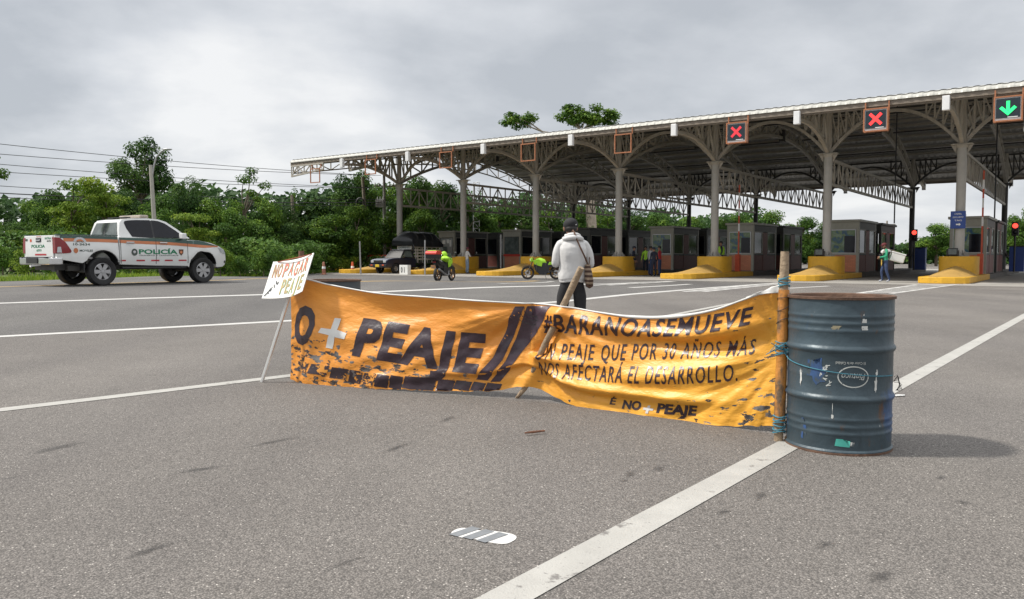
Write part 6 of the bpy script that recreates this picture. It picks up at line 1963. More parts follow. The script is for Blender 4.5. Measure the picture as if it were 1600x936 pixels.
for s in 'lr':
    E_ += [('upper', 'sh' + s), ('sh' + s, 'am' + s), ('am' + s, 'el' + s), ('el' + s, 'fa' + s), ('fa' + s, 'wr' + s), ('wr' + s, 'ha' + s), ('pelvis', 'hi' + s), ('hi' + s, 'th' + s), ('th' + s, 'kn' + s), ('kn' + s, 'ca' + s), ('ca' + s, 'an' + s), ('an' + s, 'to' + s)]
    sg_ = -1 if s == 'l' else 1
    hx, hy, hz = P['ha' + s][0]
    for i, (dx, ln) in enumerate(((-.03, .062), (-.011, .072), (.009, .066), (.028, .05))):
        a, b = 'f%d%sa' % (i, s), 'f%d%sb' % (i, s)
        P[a] = ((hx - sg_ * .022, hy + .035, hz + dx * .9), .0095, .0095); P[b] = ((hx - sg_ * (.022 + ln * .6), hy + .045, hz + dx * .9 + .012), .0085, .0085)
        E_ += [('ha' + s, a), (a, b)]
    P['th_' + s] = ((hx - sg_ * .02, hy - .005, hz + .045), .010, .010); E_ += [('ha' + s, 'th_' + s)]
def seg_man(e):
    a, b = e
    if a in ('neck', 'jaw', 'skull') or b == 'neck': return SKIN
    if a[:2] in ('wr', 'ha') or a[0] == 'f' and a[1].isdigit(): return SKIN
    if a[:2] == 'an': return SHOE
    if a[:2] in ('hi', 'th', 'kn', 'ca') or (a == 'pelvis'): return TROU
    return SHIRT
skin_mesh('body', P, E_, [M['skin'], M['white_cloth'], M['black_cloth'], M['black_plastic']], seg_man, man, 2)
# loose body of the hooded top hanging over the hips, with a banded hem
m = MB(); vs_ = []; fs = []
rows0 = [(.765, .168, .130, -.005), (.772, .178, .140, -.005), (.80, .180, .142, -.005), (.815, .186, .150, -.006), (.85, .188, .150, -.008), (.92, .180, .148, -.012), (1.02, .176, .143, -.022), (1.14, .184, .146, -.034), (1.22, .186, .140, -.034), (1.28, .172, .122, -.024), (1.325, .135, .10, -.010), (1.36, .095, .08, .005)]
rows = []
for a_, b_ in zip(rows0, rows0[1:]):
    for q in range(4): rows.append(tuple(x + (y - x) * q / 4 for x, y in zip(a_, b_)))
rows.append(rows0[-1])
NA = 64
for z, rx, ry, cy in rows:
    for j in range(NA):
        a = 2 * pi * j / NA
        w_ = 1 + .035 * noise.noise(Vector((cos(a) * 2.2, sin(a) * 2.2, z * 5 + cos(a) * 2))) + .045 * (.5 - abs(noise.noise(Vector((cos(a) * 3, sin(a) * 2, z * 9 + cos(a) * 5))))) + .02 * noise.noise(Vector((cos(a) * 7, sin(a) * 7, z * 14))) - (.03 if z < .80 else 0)
        vs_.append((rx * cos(a) * w_, cy + ry * sin(a) * w_, z + .008 * sin(a * 3)))
for i in range(len(rows) - 1):
    for j in range(NA): fs.append((i * NA + j, i * NA + (j + 1) % NA, (i + 1) * NA + (j + 1) % NA, (i + 1) * NA + j))
m.add(vs_, fs); m.build('hooded_top', M['white_cloth'], man, smooth=80)
m = MB()
for k, (z, rx, ry, y, r_) in enumerate(((1.345, .120, .10, -.012, .026), (1.385, .092, .085, .005, .021))):
    m.path([(rx * cos(a), y + ry * sin(a) - .03, z - .03 * sin(a) - .018 * (1 if sin(a) < 0 else 0)) for a in [2 * pi * i / 22 for i in range(23)]], [r_ * (1 + .25 * max(0, -sin(2 * pi * i / 22))) for i in range(23)], 10, cap=False)
m.build('hood', M['white_cloth'], man, smooth=80)
sk = Vector(P['skull'][0]); rot = Matrix.Rotation(R(-18), 3, 'X')
m = MB(); m.ball(sk + Vector((0, -.004, .028)), (.100, .118, .092), 24, 14, rot=rot)
m.f = [f for f in m.f if sum(m.v[i][2] for i in f) / len(f) > sk.z - .012]; m.m = [0] * len(m.f)
o_ = len(m.v)
m.prism([(-.08, .09), (-.066, .17), (0, .195), (.066, .17), (.08, .09)], .0, .010, 'xy'); m.v = m.v[:o_] + [tuple(sk + rot @ Vector(v)) for v in m.v[o_:]]
m.ball(sk + Vector((0, -.01, .122)), .009, 8, 5)
m.build('cap', M['black_cloth'], man, smooth=60)
m = MB(); m.ball(sk + Vector((.055, -.095, .03)), (.010, .006, .010), 8, 5); m.build('cap_logo', M['white_paint'], man)
m = MB(); m.ball(sk + Vector((0, -.03, -.02)), (.084, .088, .062), 16, 8); m.build('hair', M['hair'], man, smooth=60)
for s in (-1, 1):
    m = MB(); m.ball(sk + Vector((s * .086, .0, -.018)), (.014, .028, .036), 10, 8); m.build('ear', M['skin'], man, smooth=60)
    m = MB(); m.ball(sk + Vector((s * .03, .09, -.005)), (.012, .008, .008), 8, 5); m.build('eye', M['hair'], man)
m = MB(); m.ball(sk + Vector((0, .105, -.03)), (.015, .022, .024), 8, 6); m.build('nose', M['skin'], man, smooth=60)
m = MB(); m.box((.0, .34, 1.12), (.075, .012, .15), Matrix.Rotation(R(-35), 3, 'X')); ph = m.build('phone', M['black_plastic'], None, bevel=.004, loc=man_loc); ph.rotation_euler = (0, 0, .10)
tag(ph, 'black phone held in front of the man in white', 'phone')
# woven shoulder bag
bag = thing('shoulder_bag', 'brown striped woven shoulder bag hanging at the right hip of the man in white', 'bag', man_loc, .10)
M['woven'] = None
bm_ = bpy.data.materials.new('woven_stripes'); bm_.use_nodes = True
nt = bm_.node_tree; N_, L_ = nt.nodes.new, nt.links.new
tcn = N_('ShaderNodeTexCoord'); wv = N_('ShaderNodeTexWave'); wv.wave_type = 'BANDS'; wv.bands_direction = 'Z'; wv.inputs['Scale'].default_value = 5.2; wv.inputs['Distortion'].default_value = 1.2; wv.inputs['Detail'].default_value = 2
L_(tcn.outputs['Object'], wv.inputs['Vector']); rp = N_('ShaderNodeValToRGB'); L_(wv.outputs['Fac'], rp.inputs[0])
rp.color_ramp.elements[0].color = (0.045, 0.022, 0.015, 1); rp.color_ramp.elements[1].color = (0.23, 0.17, 0.12, 1); rp.color_ramp.elements[0].position = .42; rp.color_ramp.elements[1].position = .58
L_(rp.outputs[0], nt.nodes['Principled BSDF'].inputs['Base Color']); nt.nodes['Principled BSDF'].inputs['Roughness'].default_value = .9
bx, by = .185, -.125
m = MB(); m.path([(bx + .0, by, 1.0), (bx, by, .96), (bx + .01, by, .88), (bx + .02, by, .78), (bx + .025, by, .72), (bx + .025, by, .69)], [.055, .065, .082, .092, .075, .02], 18, sq=.62)
m.build('pouch', bm_, bag, smooth=60)
m = MB(); m.path([(bx + .025, by, .735), (bx + .025, by, .71), (bx + .027, by, .685)], [.080, .07, .015], 16, sq=.66); m.build('pouch_base', M['brown_cloth'], bag, smooth=60)
m = MB(); m.path([(.19, -.125, .985), (.135, -.185, 1.10), (.075, -.190, 1.22), (.03, -.165, 1.33), (.005, -.145, 1.41), (-.005, -.08, 1.45), (-.02, .04, 1.40), (-.02, .13, 1.30)], .014, 8, sq=.45); m.build('strap', M['brown_cloth'], bag, smooth=60)
m = MB(); m.path([(.20, -.12, .985), (.22, -.10, 1.07), (.215, -.02, 1.12)], .012, 8, sq=.45); m.build('strap', M['brown_cloth'], bag, smooth=60)

# --- vendor with a white cooler box, walking to the left
vp = at_ground(1383, 441.5)
walk = {'hir': (.09, 0, .88), 'knr': (.10, .14, .50), 'anr': (.10, .10, .10), 'tor': (.10, .25, .05), 'hil': (-.09, 0, .88), 'knl': (-.10, -.02, .50), 'anl': (-.10, -.16, .11), 'tol': (-.10, -.02, .045),
        'ell': (-.26, .02, 1.14), 'wrl': (-.16, .24, 1.10), 'hal': (-.10, .30, 1.10), 'fil': (-.05, .34, 1.10), 'elr': (.26, .0, 1.14), 'wrr': (.16, .22, 1.05), 'har': (.10, .28, 1.04), 'fir': (.05, .32, 1.04),
        'skull': (0, .07, 1.60), 'jaw': (0, .08, 1.53), 'crown': (0, .06, 1.67), 'neck': (0, .03, 1.47)}
ven = person('street vendor in a green and white shirt and jeans walking left before the toll booth', (vp.x, vp.y, G(vp.x, vp.y) + .0), R(76), M['green_cloth'], M['jeans'], M['grey_cloth'], walk, .99, cap=pm('maroon_cap', (0.12, 0.02, 0.025), .8), stout=1.05)
m = MB(); m.path([(0, -.01, 1.31), (0, .0, 1.37), (0, .0, 1.445)], [.205, .215, .12], 16, sq=.72)
m.build('white_yoke', M['white_cloth'], ven, smooth=60)
m = MB(); m.box((-.02, .22, 1.17), (.22, .10, .14)); m.build('waist_pouch', M['black_cloth'], ven, bevel=.03)
m = MB(); m.prism([(-.09, 1.0), (.09, 1.0), (.07, .80), (.0, .72), (-.07, .80)], .155, .170, 'xz'); m.build('yellow_cloth', pm('yellow_cloth', (0.55, 0.36, 0.06), .9, var=.35, scale=18), ven)
cb = thing('cooler_box', 'white cooler box slung behind the back of the street vendor', 'cooler', (vp.x, vp.y, 0), R(76))
rt2 = Matrix.Rotation(R(16), 3, 'X')
m = MB(); m.box((.08, -.46, 1.06), (.36, .56, .34), rt2); bo = m.build('box', pm('cooler_white', (0.70, 0.70, 0.66), .6, var=.06), cb, bevel=.04)
m = MB(); m.box(Vector((.08, -.46, 1.06)) + rt2 @ Vector((0, 0, .195)), (.38, .58, .06), rt2); m.build('lid', M['white_paint'], cb, bevel=.02)
m = MB(); m.path([(.20, -.62, 1.26), (.12, -.14, 1.44), (.0, -.02, 1.49), (-.14, .10, 1.40), (-.15, .16, 1.2)], .014, 6); m.path([(.20, -.62, 1.26), (.27, -.3, 1.30), (.12, -.12, 1.44)], .012, 6); m.build('strap', pm('strap_tan', (0.30, 0.25, 0.17), .8), cb, smooth=60)

# --- people under the canopy
def stand(px, py, rz, *a, **k):
    p = at_ground(px, py); return p
def pers(label, px, s, rz, *a, **k):
    x = px_x(px, s, 1); p = T(x, s, k.pop('z', .0))
    return person(label, p, rz, *a, **k)
gp = 'people gathered by the toll booth'
reach = {'elr': (.24, .10, 1.14), 'wrr': (.16, .30, 1.12), 'har': (.13, .37, 1.13), 'fir': (.10, .42, 1.13)}
pers('police officer in black uniform standing at the left of the group by the booth', 990, .6, R(-110), M['navy'], M['navy'], cap=M['navy'], group=gp)
pers('person in a lime safety vest half hidden in the group by the booth', 1009, 2.2, R(150), M['hivis'], M['navy'], group=gp, z=.0)
pers('person in a grey shirt and jeans in the middle of the group', 1016, .8, R(-70), M['grey_cloth'], M['jeans'], over=reach, group=gp, cap=M['black_cloth'])
pers('officer in dark uniform standing in front of the group, back turned', 1022, -.9, R(20), M['navy'], M['navy'], group=gp, scale=.95, cap=M['navy'])
pers('person in a bright red shirt and jeans at the right of the group', 1031, .9, R(60), M['red_cloth'], M['jeans'], over=reach, group=gp, sleeve=False)
pers('worker in a lime safety vest standing behind a toll column', 1127, 1.4, R(80), M['navy'], M['navy'], vest=M['hivis'], z=.25)
pers('person in white shirt, light jeans and maroon cap leaning by the second column', 730, -1.2, R(-60), M['white_cloth'], M['jeans_light'], over=reach, cap=pm('maroon_hat', (0.14, 0.03, 0.045), .8), sleeve=False)
p_ = T(px_x(612, -1.6, 1), -1.6, .0)
person('person in an orange shirt standing behind the old blue pickup', p_, R(160), M['orange_cone'], M['jeans'], over=reach)
# ---------------------------------------------------------------- vegetation
def leaf_mat(name, dark, mid, lite, trans=.28):
    m = bpy.data.materials.new(name); m.use_nodes = True
    nt = m.node_tree; N, L = nt.nodes.new, nt.links.new
    b = nt.nodes['Principled BSDF']; b.inputs['Roughness'].default_value = .55; b.inputs['Specular IOR Level'].default_value = .15
    at = N('ShaderNodeAttribute'); at.attribute_name = 'tone'
    r = N('ShaderNodeValToRGB'); L(at.outputs['Fac'], r.inputs[0])
    e = r.color_ramp.elements; e[0].position = 0; e[0].color = dark + (1,); e[1].position = 1; e[1].color = lite + (1,)
    x = e.new(.5); x.color = mid + (1,)
    L(r.outputs[0], b.inputs['Base Color'])
    tr = N('ShaderNodeBsdfTranslucent'); L(r.outputs[0], tr.inputs['Color'])
    ms = N('ShaderNodeMixShader'); ms.inputs[0].default_value = trans
    L(b.outputs[0], ms.inputs[1]); L(tr.outputs[0], ms.inputs[2]); L(ms.outputs[0], nt.nodes['Material Output'].inputs['Surface'])
    return m
M['leaf'] = leaf_mat('leaf_green', (0.033, 0.077, 0.015), (0.075, 0.156, 0.022), (0.188, 0.288, 0.037))
M['leaf_dark'] = leaf_mat('leaf_deep_green', (0.022, 0.056, 0.016), (0.045, 0.100, 0.022), (0.100, 0.175, 0.033))
M['leaf_lime'] = leaf_mat('leaf_yellow_green', (0.069, 0.138, 0.018), (0.150, 0.237, 0.027), (0.288, 0.375, 0.048))
M['bark'] = pm('bark', (0.15, 0.12, 0.09), .9, var=.3, scale=5, bump=.5)
M['bark_pale'] = pm('bark_pale', (0.33, 0.28, 0.22), .9, var=.25, scale=3, bump=.4)

class Leaves:
    def __init__(s): s.v = []; s.f = []; s.t = []
    def leaf(s, p, n, size, tone, rng, aspect=.55):
        a = n.orthogonal().normalized()
        a = Matrix.Rotation(rng.uniform(0, 2 * pi), 3, n) @ a
        b = n.cross(a)
        L = size; W = size * aspect
        droop = n * (-.18 * L)
        q = [p - a * L * .5 + droop * .4, p - b * W * .5, p + a * L * .5 + droop, p + b * W * .5]
        o = len(s.v); s.v += [tuple(x) for x in q]; s.f.append((o, o + 1, o + 2, o + 3)); s.t.append(tone)
    def blob(s, c, r, n, size, rng, tone=.5, flat=1.0, up=.45, inner=.4):
        c = Vector(c)
        for _ in range(n):
            d = Vector((rng.gauss(0, 1), rng.gauss(0, 1), rng.gauss(0, 1)))
            if d.length < 1e-3: continue
            d.normalize()
            k = inner + (1 - inner) * rng.random() ** .6
            bump = 1 + .30 * noise.noise(c * .7 + d * 2.3)
            p = c + Vector((d.x * r[0], d.y * r[1], d.z * r[2] * flat)) * k * bump
            nn = (d * .8 + Vector((rng.uniform(-.7, .7), rng.uniform(-.7, .7), up + rng.uniform(-.3, .8)))).normalized()
            s.leaf(p, nn, size * rng.uniform(.6, 1.4), max(0, min(1, tone + .45 * noise.noise(p * .9) + rng.gauss(0, .17))), rng)
    def mesh(s, name, mat):
        me = bpy.data.meshes.new(name); me.from_pydata(s.v, [], s.f); me.materials.append(mat)
        at = me.attributes.new('tone', 'FLOAT', 'FACE'); at.data.foreach_set('value', s.t)
        for p in me.polygons: p.use_smooth = False
        return me

def trunk_mesh(name, mat, H, limbs, r0, seed):
    rng = random.Random(seed); m = MB()
    pts = [Vector((0, 0, -.3)), Vector((.05, 0, H * .25)), Vector((rng.uniform(-.2, .2), rng.uniform(-.2, .2), H * .5)), Vector((rng.uniform(-.3, .3), rng.uniform(-.3, .3), H * .62))]
    m.path(pts, [r0 * 1.2, r0, r0 * .75, r0 * .2], 8)
    for (c, f) in limbs:
        c = Vector(c); st = pts[1].lerp(pts[3], f)
        mid = st.lerp(c, .5) + Vector((rng.uniform(-.2, .2), rng.uniform(-.2, .2), rng.uniform(-.1, .35)))
        m.path([st, mid, c], [r0 * .5, r0 * .32, r0 * .12], 6)
    o = m.build(name, mat, smooth=60); me = o.data; bpy.data.objects.remove(o)
    return me

def make_variant(kind, seed):
    """returns (trunk mesh, crown mesh, height, half width)"""
    rng = random.Random(seed); lv = Leaves(); limbs = []
    if kind == 'dense':
        H = 7.0; lm = M['leaf']
        for i in range(17):
            a = rng.uniform(0, 2 * pi); h = rng.uniform(1.6, 6.1); rr = (2.5 if h < 4.2 else 2.5 - (h - 4.2) * .9) * rng.uniform(.35, 1.0)
            c = (rr * cos(a), rr * sin(a), h); r = rng.uniform(.75, 1.35)
            lv.blob(c, (r * 1.15, r * 1.15, r * .8), 430, .27, rng, rng.uniform(.25, .75)); limbs.append((c, min(1, h / 6.5)))
        hw = 3.2
    elif kind == 'deep':
        H = 8.0; lm = M['leaf_dark']
        for i in range(16):
            a = rng.uniform(0, 2 * pi); h = rng.uniform(2.4, 7.2); rr = (2.6 - abs(h - 4.6) * .5) * rng.uniform(.3, 1.0)
            c = (rr * cos(a), rr * sin(a), h); r = rng.uniform(.7, 1.3)
            lv.blob(c, (r * 1.1, r * 1.1, r * .85), 430, .24, rng, rng.uniform(.25, .8)); limbs.append((c, min(1, h / 7.5)))
        hw = 3.0
    elif kind == 'round':
        H = 9.0; lm = M['leaf_dark']
        for i in range(17):
            a = rng.uniform(0, 2 * pi); h = rng.uniform(5.0, 8.3); rr = 2.5 * sqrt(max(.05, 1 - ((h - 6.4) / 2.4) ** 2)) * rng.uniform(.5, 1.0)
            c = (rr * cos(a), rr * sin(a), h); r = rng.uniform(.55, 1.0)
            lv.blob(c, (r * 1.15, r * 1.15, r * .75), 360, .22, rng, rng.uniform(.3, .85)); limbs.append((c, .75))
        hw = 3.0
    elif kind == 'open':
        H = 8.0; lm = M['leaf']
        for i in range(11):
            a = rng.uniform(0, 2 * pi); h = rng.uniform(4.2, 7.6); rr = rng.uniform(.5, 2.3)
            c = (rr * cos(a), rr * sin(a), h); r = rng.uniform(.35, .72)
            lv.blob(c, (r * 1.25, r * 1.25, r * .55), 130, .21, rng, rng.uniform(.3, .7)); limbs.append((c, rng.uniform(.55, .95)))
        hw = 2.7
    elif kind == 'layered':
        H = 6.5; lm = M['leaf_lime']
        for i in range(15):
            a = rng.uniform(0, 2 * pi); h = rng.uniform(1.8, 5.9); rr = rng.uniform(.4, 2.9) * (1 - .35 * (h / 6.5) ** 2)
            c = (rr * cos(a), rr * sin(a), h); r = rng.uniform(.7, 1.2)
            lv.blob(c, (r * 1.35, r * 1.35, r * .38), 330, .25, rng, rng.uniform(.25, .8), up=.9); limbs.append((c, min(1, h / 6.5)))
        hw = 3.3
    else:                       # shrub
        H = 2.4; lm = M['leaf_lime'] if kind == 'shrub_lime' else M['leaf']
        for i in range(8):
            a = rng.uniform(0, 2 * pi); h = rng.uniform(.35, 1.8); rr = rng.uniform(.1, 1.2)
            c = (rr * cos(a), rr * sin(a), h); r = rng.uniform(.45, .8)
            lv.blob(c, (r * 1.1, r * 1.1, r * .8), 300, .17, rng, rng.uniform(.25, .8)); limbs.append((c, min(1, h / 2.4)))
        hw = 1.7
    return trunk_mesh('trunk', M['bark'], H, limbs, .16 if H > 3 else .05, seed), lv.mesh('crown', lm), H, hw
VAR = {}
for kd, n in (('dense', 3), ('deep', 2), ('round', 1), ('open', 2), ('layered', 2), ('shrub', 2), ('shrub_lime', 2)):
    VAR[kd] = [make_variant(kd, 11 * i + len(kd) * 7) for i in range(n)]
trng = random.Random(99)
def plant(px, top, z, wpx, kind, label, group=None, vi=None, gz=None, name=None, cat='tree'):
    x = (px - 800) / 1250.0 * z
    tr, cr, H, hw = VAR[kind][trng.randrange(len(VAR[kind])) if vi is None else vi]
    g = G(x, z) - .03
    h = CAM_H + (401.5 - top) / 1250.0 * z - g
    t = thing(name or ('shrub' if kind.startswith('shrub') else 'tree'), label, cat, (x, z, g), trng.uniform(0, 6.28), group)
    sx = (wpx / 1250.0 * z) / (2 * hw)
    t.scale = (sx, sx, h / (H * 1.0))
    for nm, me in (('trunk', tr), ('crown', cr)):
        o = bpy.data.objects.new(nm, me); COL.objects.link(o); o.parent = t
    return t
# trees one can single out
plant(226, 212, 52, 112, 'round', 'tall round-headed dark tree rising behind the curved street lamp', name='round_tree')
plant(384, 252, 49, 84, 'open', 'slender open-crowned tree with gaps, standing right of the street lamp', vi=0, name='slender_tree')
plant(552, 262, 66, 96, 'deep', 'dark pointed tree behind the canopy\'s left tip', vi=0, name='dark_tree')
plant(120, 266, 46, 120, 'layered', 'lime green layered tree above the tailgate of the police pickup', vi=0, name='layered_tree')
plant(172, 268, 45, 100, 'layered', 'lime green layered tree left of the round-headed tree', vi=1, name='layered_tree')
plant(308, 322, 42, 86, 'layered', 'bright layered tree above the bonnet of the police pickup', vi=0, name='layered_tree')
plant(-22, 214, 36, 96, 'open', 'tree at the left edge whose feathery branch tips enter the picture', vi=1, name='edge_tree')
plant(462, 288, 62, 34, 'open', 'small spindly tree above the leaning wooden pole', vi=1, name='spindly_tree')
plant(290, 262, 50, 70, 'deep', 'dark bushy tree right of the round-headed tree', vi=1, name='dark_tree')
plant(520, 330, 60, 120, 'dense', 'bright green bushy tree left of the old blue pickup', vi=2, name='bushy_tree')
plant(1462, 345, 96, 84, 'dense', 'round green tree seen between the canopy columns left of the blue sign', vi=0, name='round_tree')
plant(1600, 318, 74, 70, 'dense', 'green tree at the right edge of the picture beyond the canopy', vi=1, name='edge_tree')
ff = 'trees of the dense wood along the road'
lab = {'dense': 'dense green tree in the roadside wood', 'deep': 'deep green tree in the roadside wood', 'layered': 'lime green layered tree deep in the roadside wood'}
rows = [(-30, 330, 44, 90, 'dense'), (18, 340, 50, 76, 'deep'), (52, 306, 52, 84, 'dense'), (86, 292, 50, 80, 'dense'), (140, 290, 53, 90, 'dense'), (196, 290, 49, 90, 'deep'), (250, 298, 47, 90, 'dense'),
        (330, 302, 50, 90, 'dense'), (362, 318, 46, 80, 'dense'), (415, 302, 52, 84, 'dense'), (440, 312, 58, 80, 'deep'), (486, 300, 66, 80, 'dense'), (585, 286, 68, 84, 'dense'), (620, 282, 72, 90, 'dense'), (655, 270, 72, 84, 'dense'),
        (690, 280, 76, 80, 'deep'), (40, 352, 40, 84, 'layered'), (228, 325, 41, 76, 'dense'), (268, 335, 42, 70, 'deep'), (352, 345, 43, 76, 'dense'), (400, 338, 47, 80, 'dense'), (448, 345, 53, 72, 'deep'), (560, 312, 61, 76, 'dense'), (610, 330, 63, 80, 'dense'),
        (660, 325, 68, 76, 'dense'), (735, 306, 84, 90, 'dense'), (775, 318, 88, 90, 'dense'), (815, 312, 90, 84, 'deep'), (855, 322, 92, 80, 'dense'), (900, 318, 94, 84, 'dense'), (945, 326, 96, 80, 'dense'), (985, 320, 98, 84, 'deep'), (1030, 330, 100, 80, 'dense'), (1075, 334, 100, 76, 'dense'), (1120, 338, 102, 70, 'deep'),
        (1160, 330, 110, 76, 'dense'), (1205, 324, 112, 76, 'dense'), (1250, 336, 112, 70, 'dense'), (1290, 345, 110, 64, 'deep'), (1335, 380, 120, 56, 'dense'), (1430, 372, 104, 50, 'deep'), (1500, 352, 104, 64, 'dense'), (1545, 350, 100, 50, 'deep'), (1640, 330, 78, 76, 'dense')]
for px, top, z, w, kd in rows:
    plant(px, top, z, w, kd, lab[kd], ff)
sh = 'shrubs at the foot of the roadside wood'
for i, (px, top, z, w) in enumerate([(5, 372, 37, 60), (45, 382, 36, 54), (88, 388, 35, 50), (130, 380, 37, 56), (205, 392, 36, 50), (255, 398, 36, 46), (300, 380, 37, 56), (345, 378, 38, 56), (375, 392, 38, 46), (412, 380, 42, 54), (446, 392, 46, 44), (480, 396, 54, 40), (510, 390, 57, 44), (545, 396, 58, 40), (590, 392, 60, 40), (690, 380, 72, 44), (745, 385, 76, 44), (800, 388, 82, 44), (170, 386, 37, 52)]):
    kd = 'shrub_lime' if i % 3 == 1 else 'shrub'
    plant(px, top, z, w, kd, 'leafy yellow green shrub at the foot of the wood' if kd == 'shrub_lime' else 'leafy green shrub at the foot of the wood', sh, cat='shrub')

# the tall tree behind the canopy: pale trunk, a limb reaching far to the left
tz = 93.0
tx = (926 - 800) / 1250 * tz
tall = thing('tall_tree', 'very tall pale-trunked tree whose crown tops the canopy roof', 'tree', (tx, tz, 0))
rng = random.Random(5); lv = Leaves(); m = MB()
def rel(px, py): 
    p = at_depth(px, py, tz); return Vector((p.x - tx, 0, p.z))
PYO = -7
m.path([Vector((0, 0, -.3)), Vector((-.2, 0, 5)), Vector((-.4, .2, 10)), rel(905, 212)], [.75, .62, .5, .2], 10)
spots_ = []
for cx_, cy_, wx, wy, n in ((812, 187, 20, 6, 13), (792, 193, 9, 4, 5), (884, 182, 16, 8, 9), (905, 190, 22, 8, 14), (935, 185, 20, 9, 13), (950, 190, 12, 7, 7), (918, 197, 28, 5, 12)):
    for _ in range(n): spots_.append((cx_ + rng.gauss(0, .55) * wx, cy_ - 4 + rng.gauss(0, .6) * wy - 3 * cos((cx_ - 915) / 30.), rng.uniform(.35, .85)))
for (px, py, r) in spots_:
    c = rel(px, py); c.y = rng.uniform(-1.5, 1.5)
    lv.blob(c, (r * 1.3, r * 1.2, r * .75), int(210 * r), .30, rng, rng.uniform(.25, .7), up=.7, inner=.1)
for px, py in ((812, 186), (794, 190), (884, 180), (898, 186), (915, 188), (936, 182), (954, 186)):
    c = rel(px, py); b0 = rel(848, 206) if px < 850 else rel(908, 206)
    k0 = rel(905, 214)
    m.path([k0, b0, b0.lerp(c, .55) + Vector((0, 0, .2)), c], [.16, .10 if px < 850 else .13, .07, .04], 6)
o = m.build('trunk', M['bark_pale'], tall, smooth=60)
o = bpy.data.objects.new('crown', lv.mesh('crown', M['leaf'])); COL.objects.link(o); o.parent = tall

# far wood behind, one mass
def mass(name, label, pts, hts, n, size, depth, seed, mat, tone=.4):
    rng = random.Random(seed); lv = Leaves(); L_ = [(Vector(b) - Vector(a)).length for a, b in zip(pts, pts[1:])]; tot = sum(L_)
    for _ in range(n):
        u = rng.random() * tot; i = 0
        while u > L_[i]: u -= L_[i]; i += 1
        f = u / L_[i]; p = Vector(pts[i]).lerp(Vector(pts[i + 1]), f); h = hts[i] + (hts[i + 1] - hts[i]) * f
        h *= 1 + .30 * noise.noise(Vector((p.x * .16, p.y * .16, 0))) + .14 * noise.noise(Vector((p.x * .7, p.y * .7, 3)))
        q = Vector((p.x + rng.uniform(-.3, 1) * depth * .3, p.y + rng.random() * depth, h * rng.random() ** .8))
        tn = tone + .35 * noise.noise(Vector((q.x * .6, q.y * .6, q.z * .9))) + rng.gauss(0, .12)
        lv.leaf(q, Vector((rng.uniform(-.8, .8), -.5 + rng.uniform(-.5, .5), .6 + rng.uniform(-.3, .5))).normalized(), size * rng.uniform(.6, 1.4), max(0, min(1, tn)), rng, .65)
    o = bpy.data.objects.new(name, lv.mesh(name, mat)); COL.objects.link(o)
    return tag(o, label, 'woodland', None, 'stuff')
W_ = lambda px, z: ((px - 800) / 1250 * z, z)
def V3(px, z): a, b = W_(px, z); return (a, b, 0)
mass('far_wood', 'dense dark green wood filling the background behind the roadside trees', [V3(-260, 52), V3(0, 56), V3(200, 56), V3(430, 62), V3(620, 76), V3(780, 96), V3(1000, 106), V3(1180, 118), V3(1330, 128), V3(1500, 116), V3(1720, 92)], [5.2, 5.4, 6.2, 6.2, 8.0, 8.2, 7.2, 7.2, 3.0, 4.2, 6.4], 50000, .62, 7, 3, M['leaf_dark'], .35)
mass('undergrowth', 'low leafy undergrowth at the foot of the roadside wood', [V3(-160, 38), V3(0, 38), V3(220, 38.5), V3(400, 43), V3(500, 57), V3(620, 66), V3(760, 84), V3(900, 92)], [2.0, 2.2, 1.6, 2.0, 2.0, 2.6, 3.2, 3.0], 15000, .24, 2.4, 8, M['leaf'], .4)
# roadside grass
lv = Leaves(); rng = random.Random(12)
for _ in range(16000):
    s = rng.uniform(-12, 46); t = left_edge(s) + .1 + abs(rng.gauss(0, 2.0)) * (1.2)
    x, y = st_xy(s, t); z = G(x, y) - .05; h = rng.uniform(.06, .22) * (1.6 if rng.random() < .08 else 1)
    a = rng.uniform(0, 2 * pi); w = .02 + .02 * rng.random(); lx, ly = rng.uniform(-.5, .5) * h, rng.uniform(-.5, .5) * h
    o = len(lv.v); lv.v += [(x - w * cos(a), y - w * sin(a), z), (x + w * cos(a), y + w * sin(a), z), (x + lx, y + ly, z + h)]
    lv.f.append((o, o + 1, o + 2)); lv.t.append(max(0, min(1, rng.gauss(.6, .25))))
o = bpy.data.objects.new('grass', lv.mesh('grass', M['leaf_lime'])); COL.objects.link(o); tag(o, 'short rough grass along the left road edge', 'grass', None, 'stuff')

# ---------------------------------------------------------------- poles, wires, small roadside things
def pole_at(px0, py0, px1, py1, z, r0, r1, mat, name, label, parent_only=False):
    b = at_depth(px0, py0, z); tp = at_depth(px1, py1, z)
    k = (b.z - G(b.x, b.y)) / (tp.z - b.z)
    base = b + (b - tp) * k
    t = thing(name, label, 'pole', base)
    m = MB(); m.path([Vector((0, 0, -.1)), (tp - base) * .5, tp - base], [r0, (r0 + r1) / 2, r1], 10); m.build('pole', mat, t, smooth=60)
    return t, base, tp
t, b0, tp0 = pole_at(241, 345, 235.5, 258, 40, .12, .085, pm('concrete_pole', (0.36, 0.34, 0.31), .8, var=.12, scale=3), 'street_lamp', 'concrete street lamp post with a curved arm rising behind the police pickup')
arm = [at_depth(237, 282, 40) - b0, at_depth(240, 262, 40) - b0, at_depth(244, 246, 40) - b0, at_depth(252, 237, 40) - b0, at_depth(257, 234, 40) - b0]
m = MB(); m.path(arm, .045, 8); m.build('arm', M['alloy'], t, smooth=60)
m = MB(); m.ball(arm[-1] + Vector((.15, 0, .02)), (.24, .09, .06), 12, 6); m.build('lamp_head', M['alloy'], t, smooth=60)
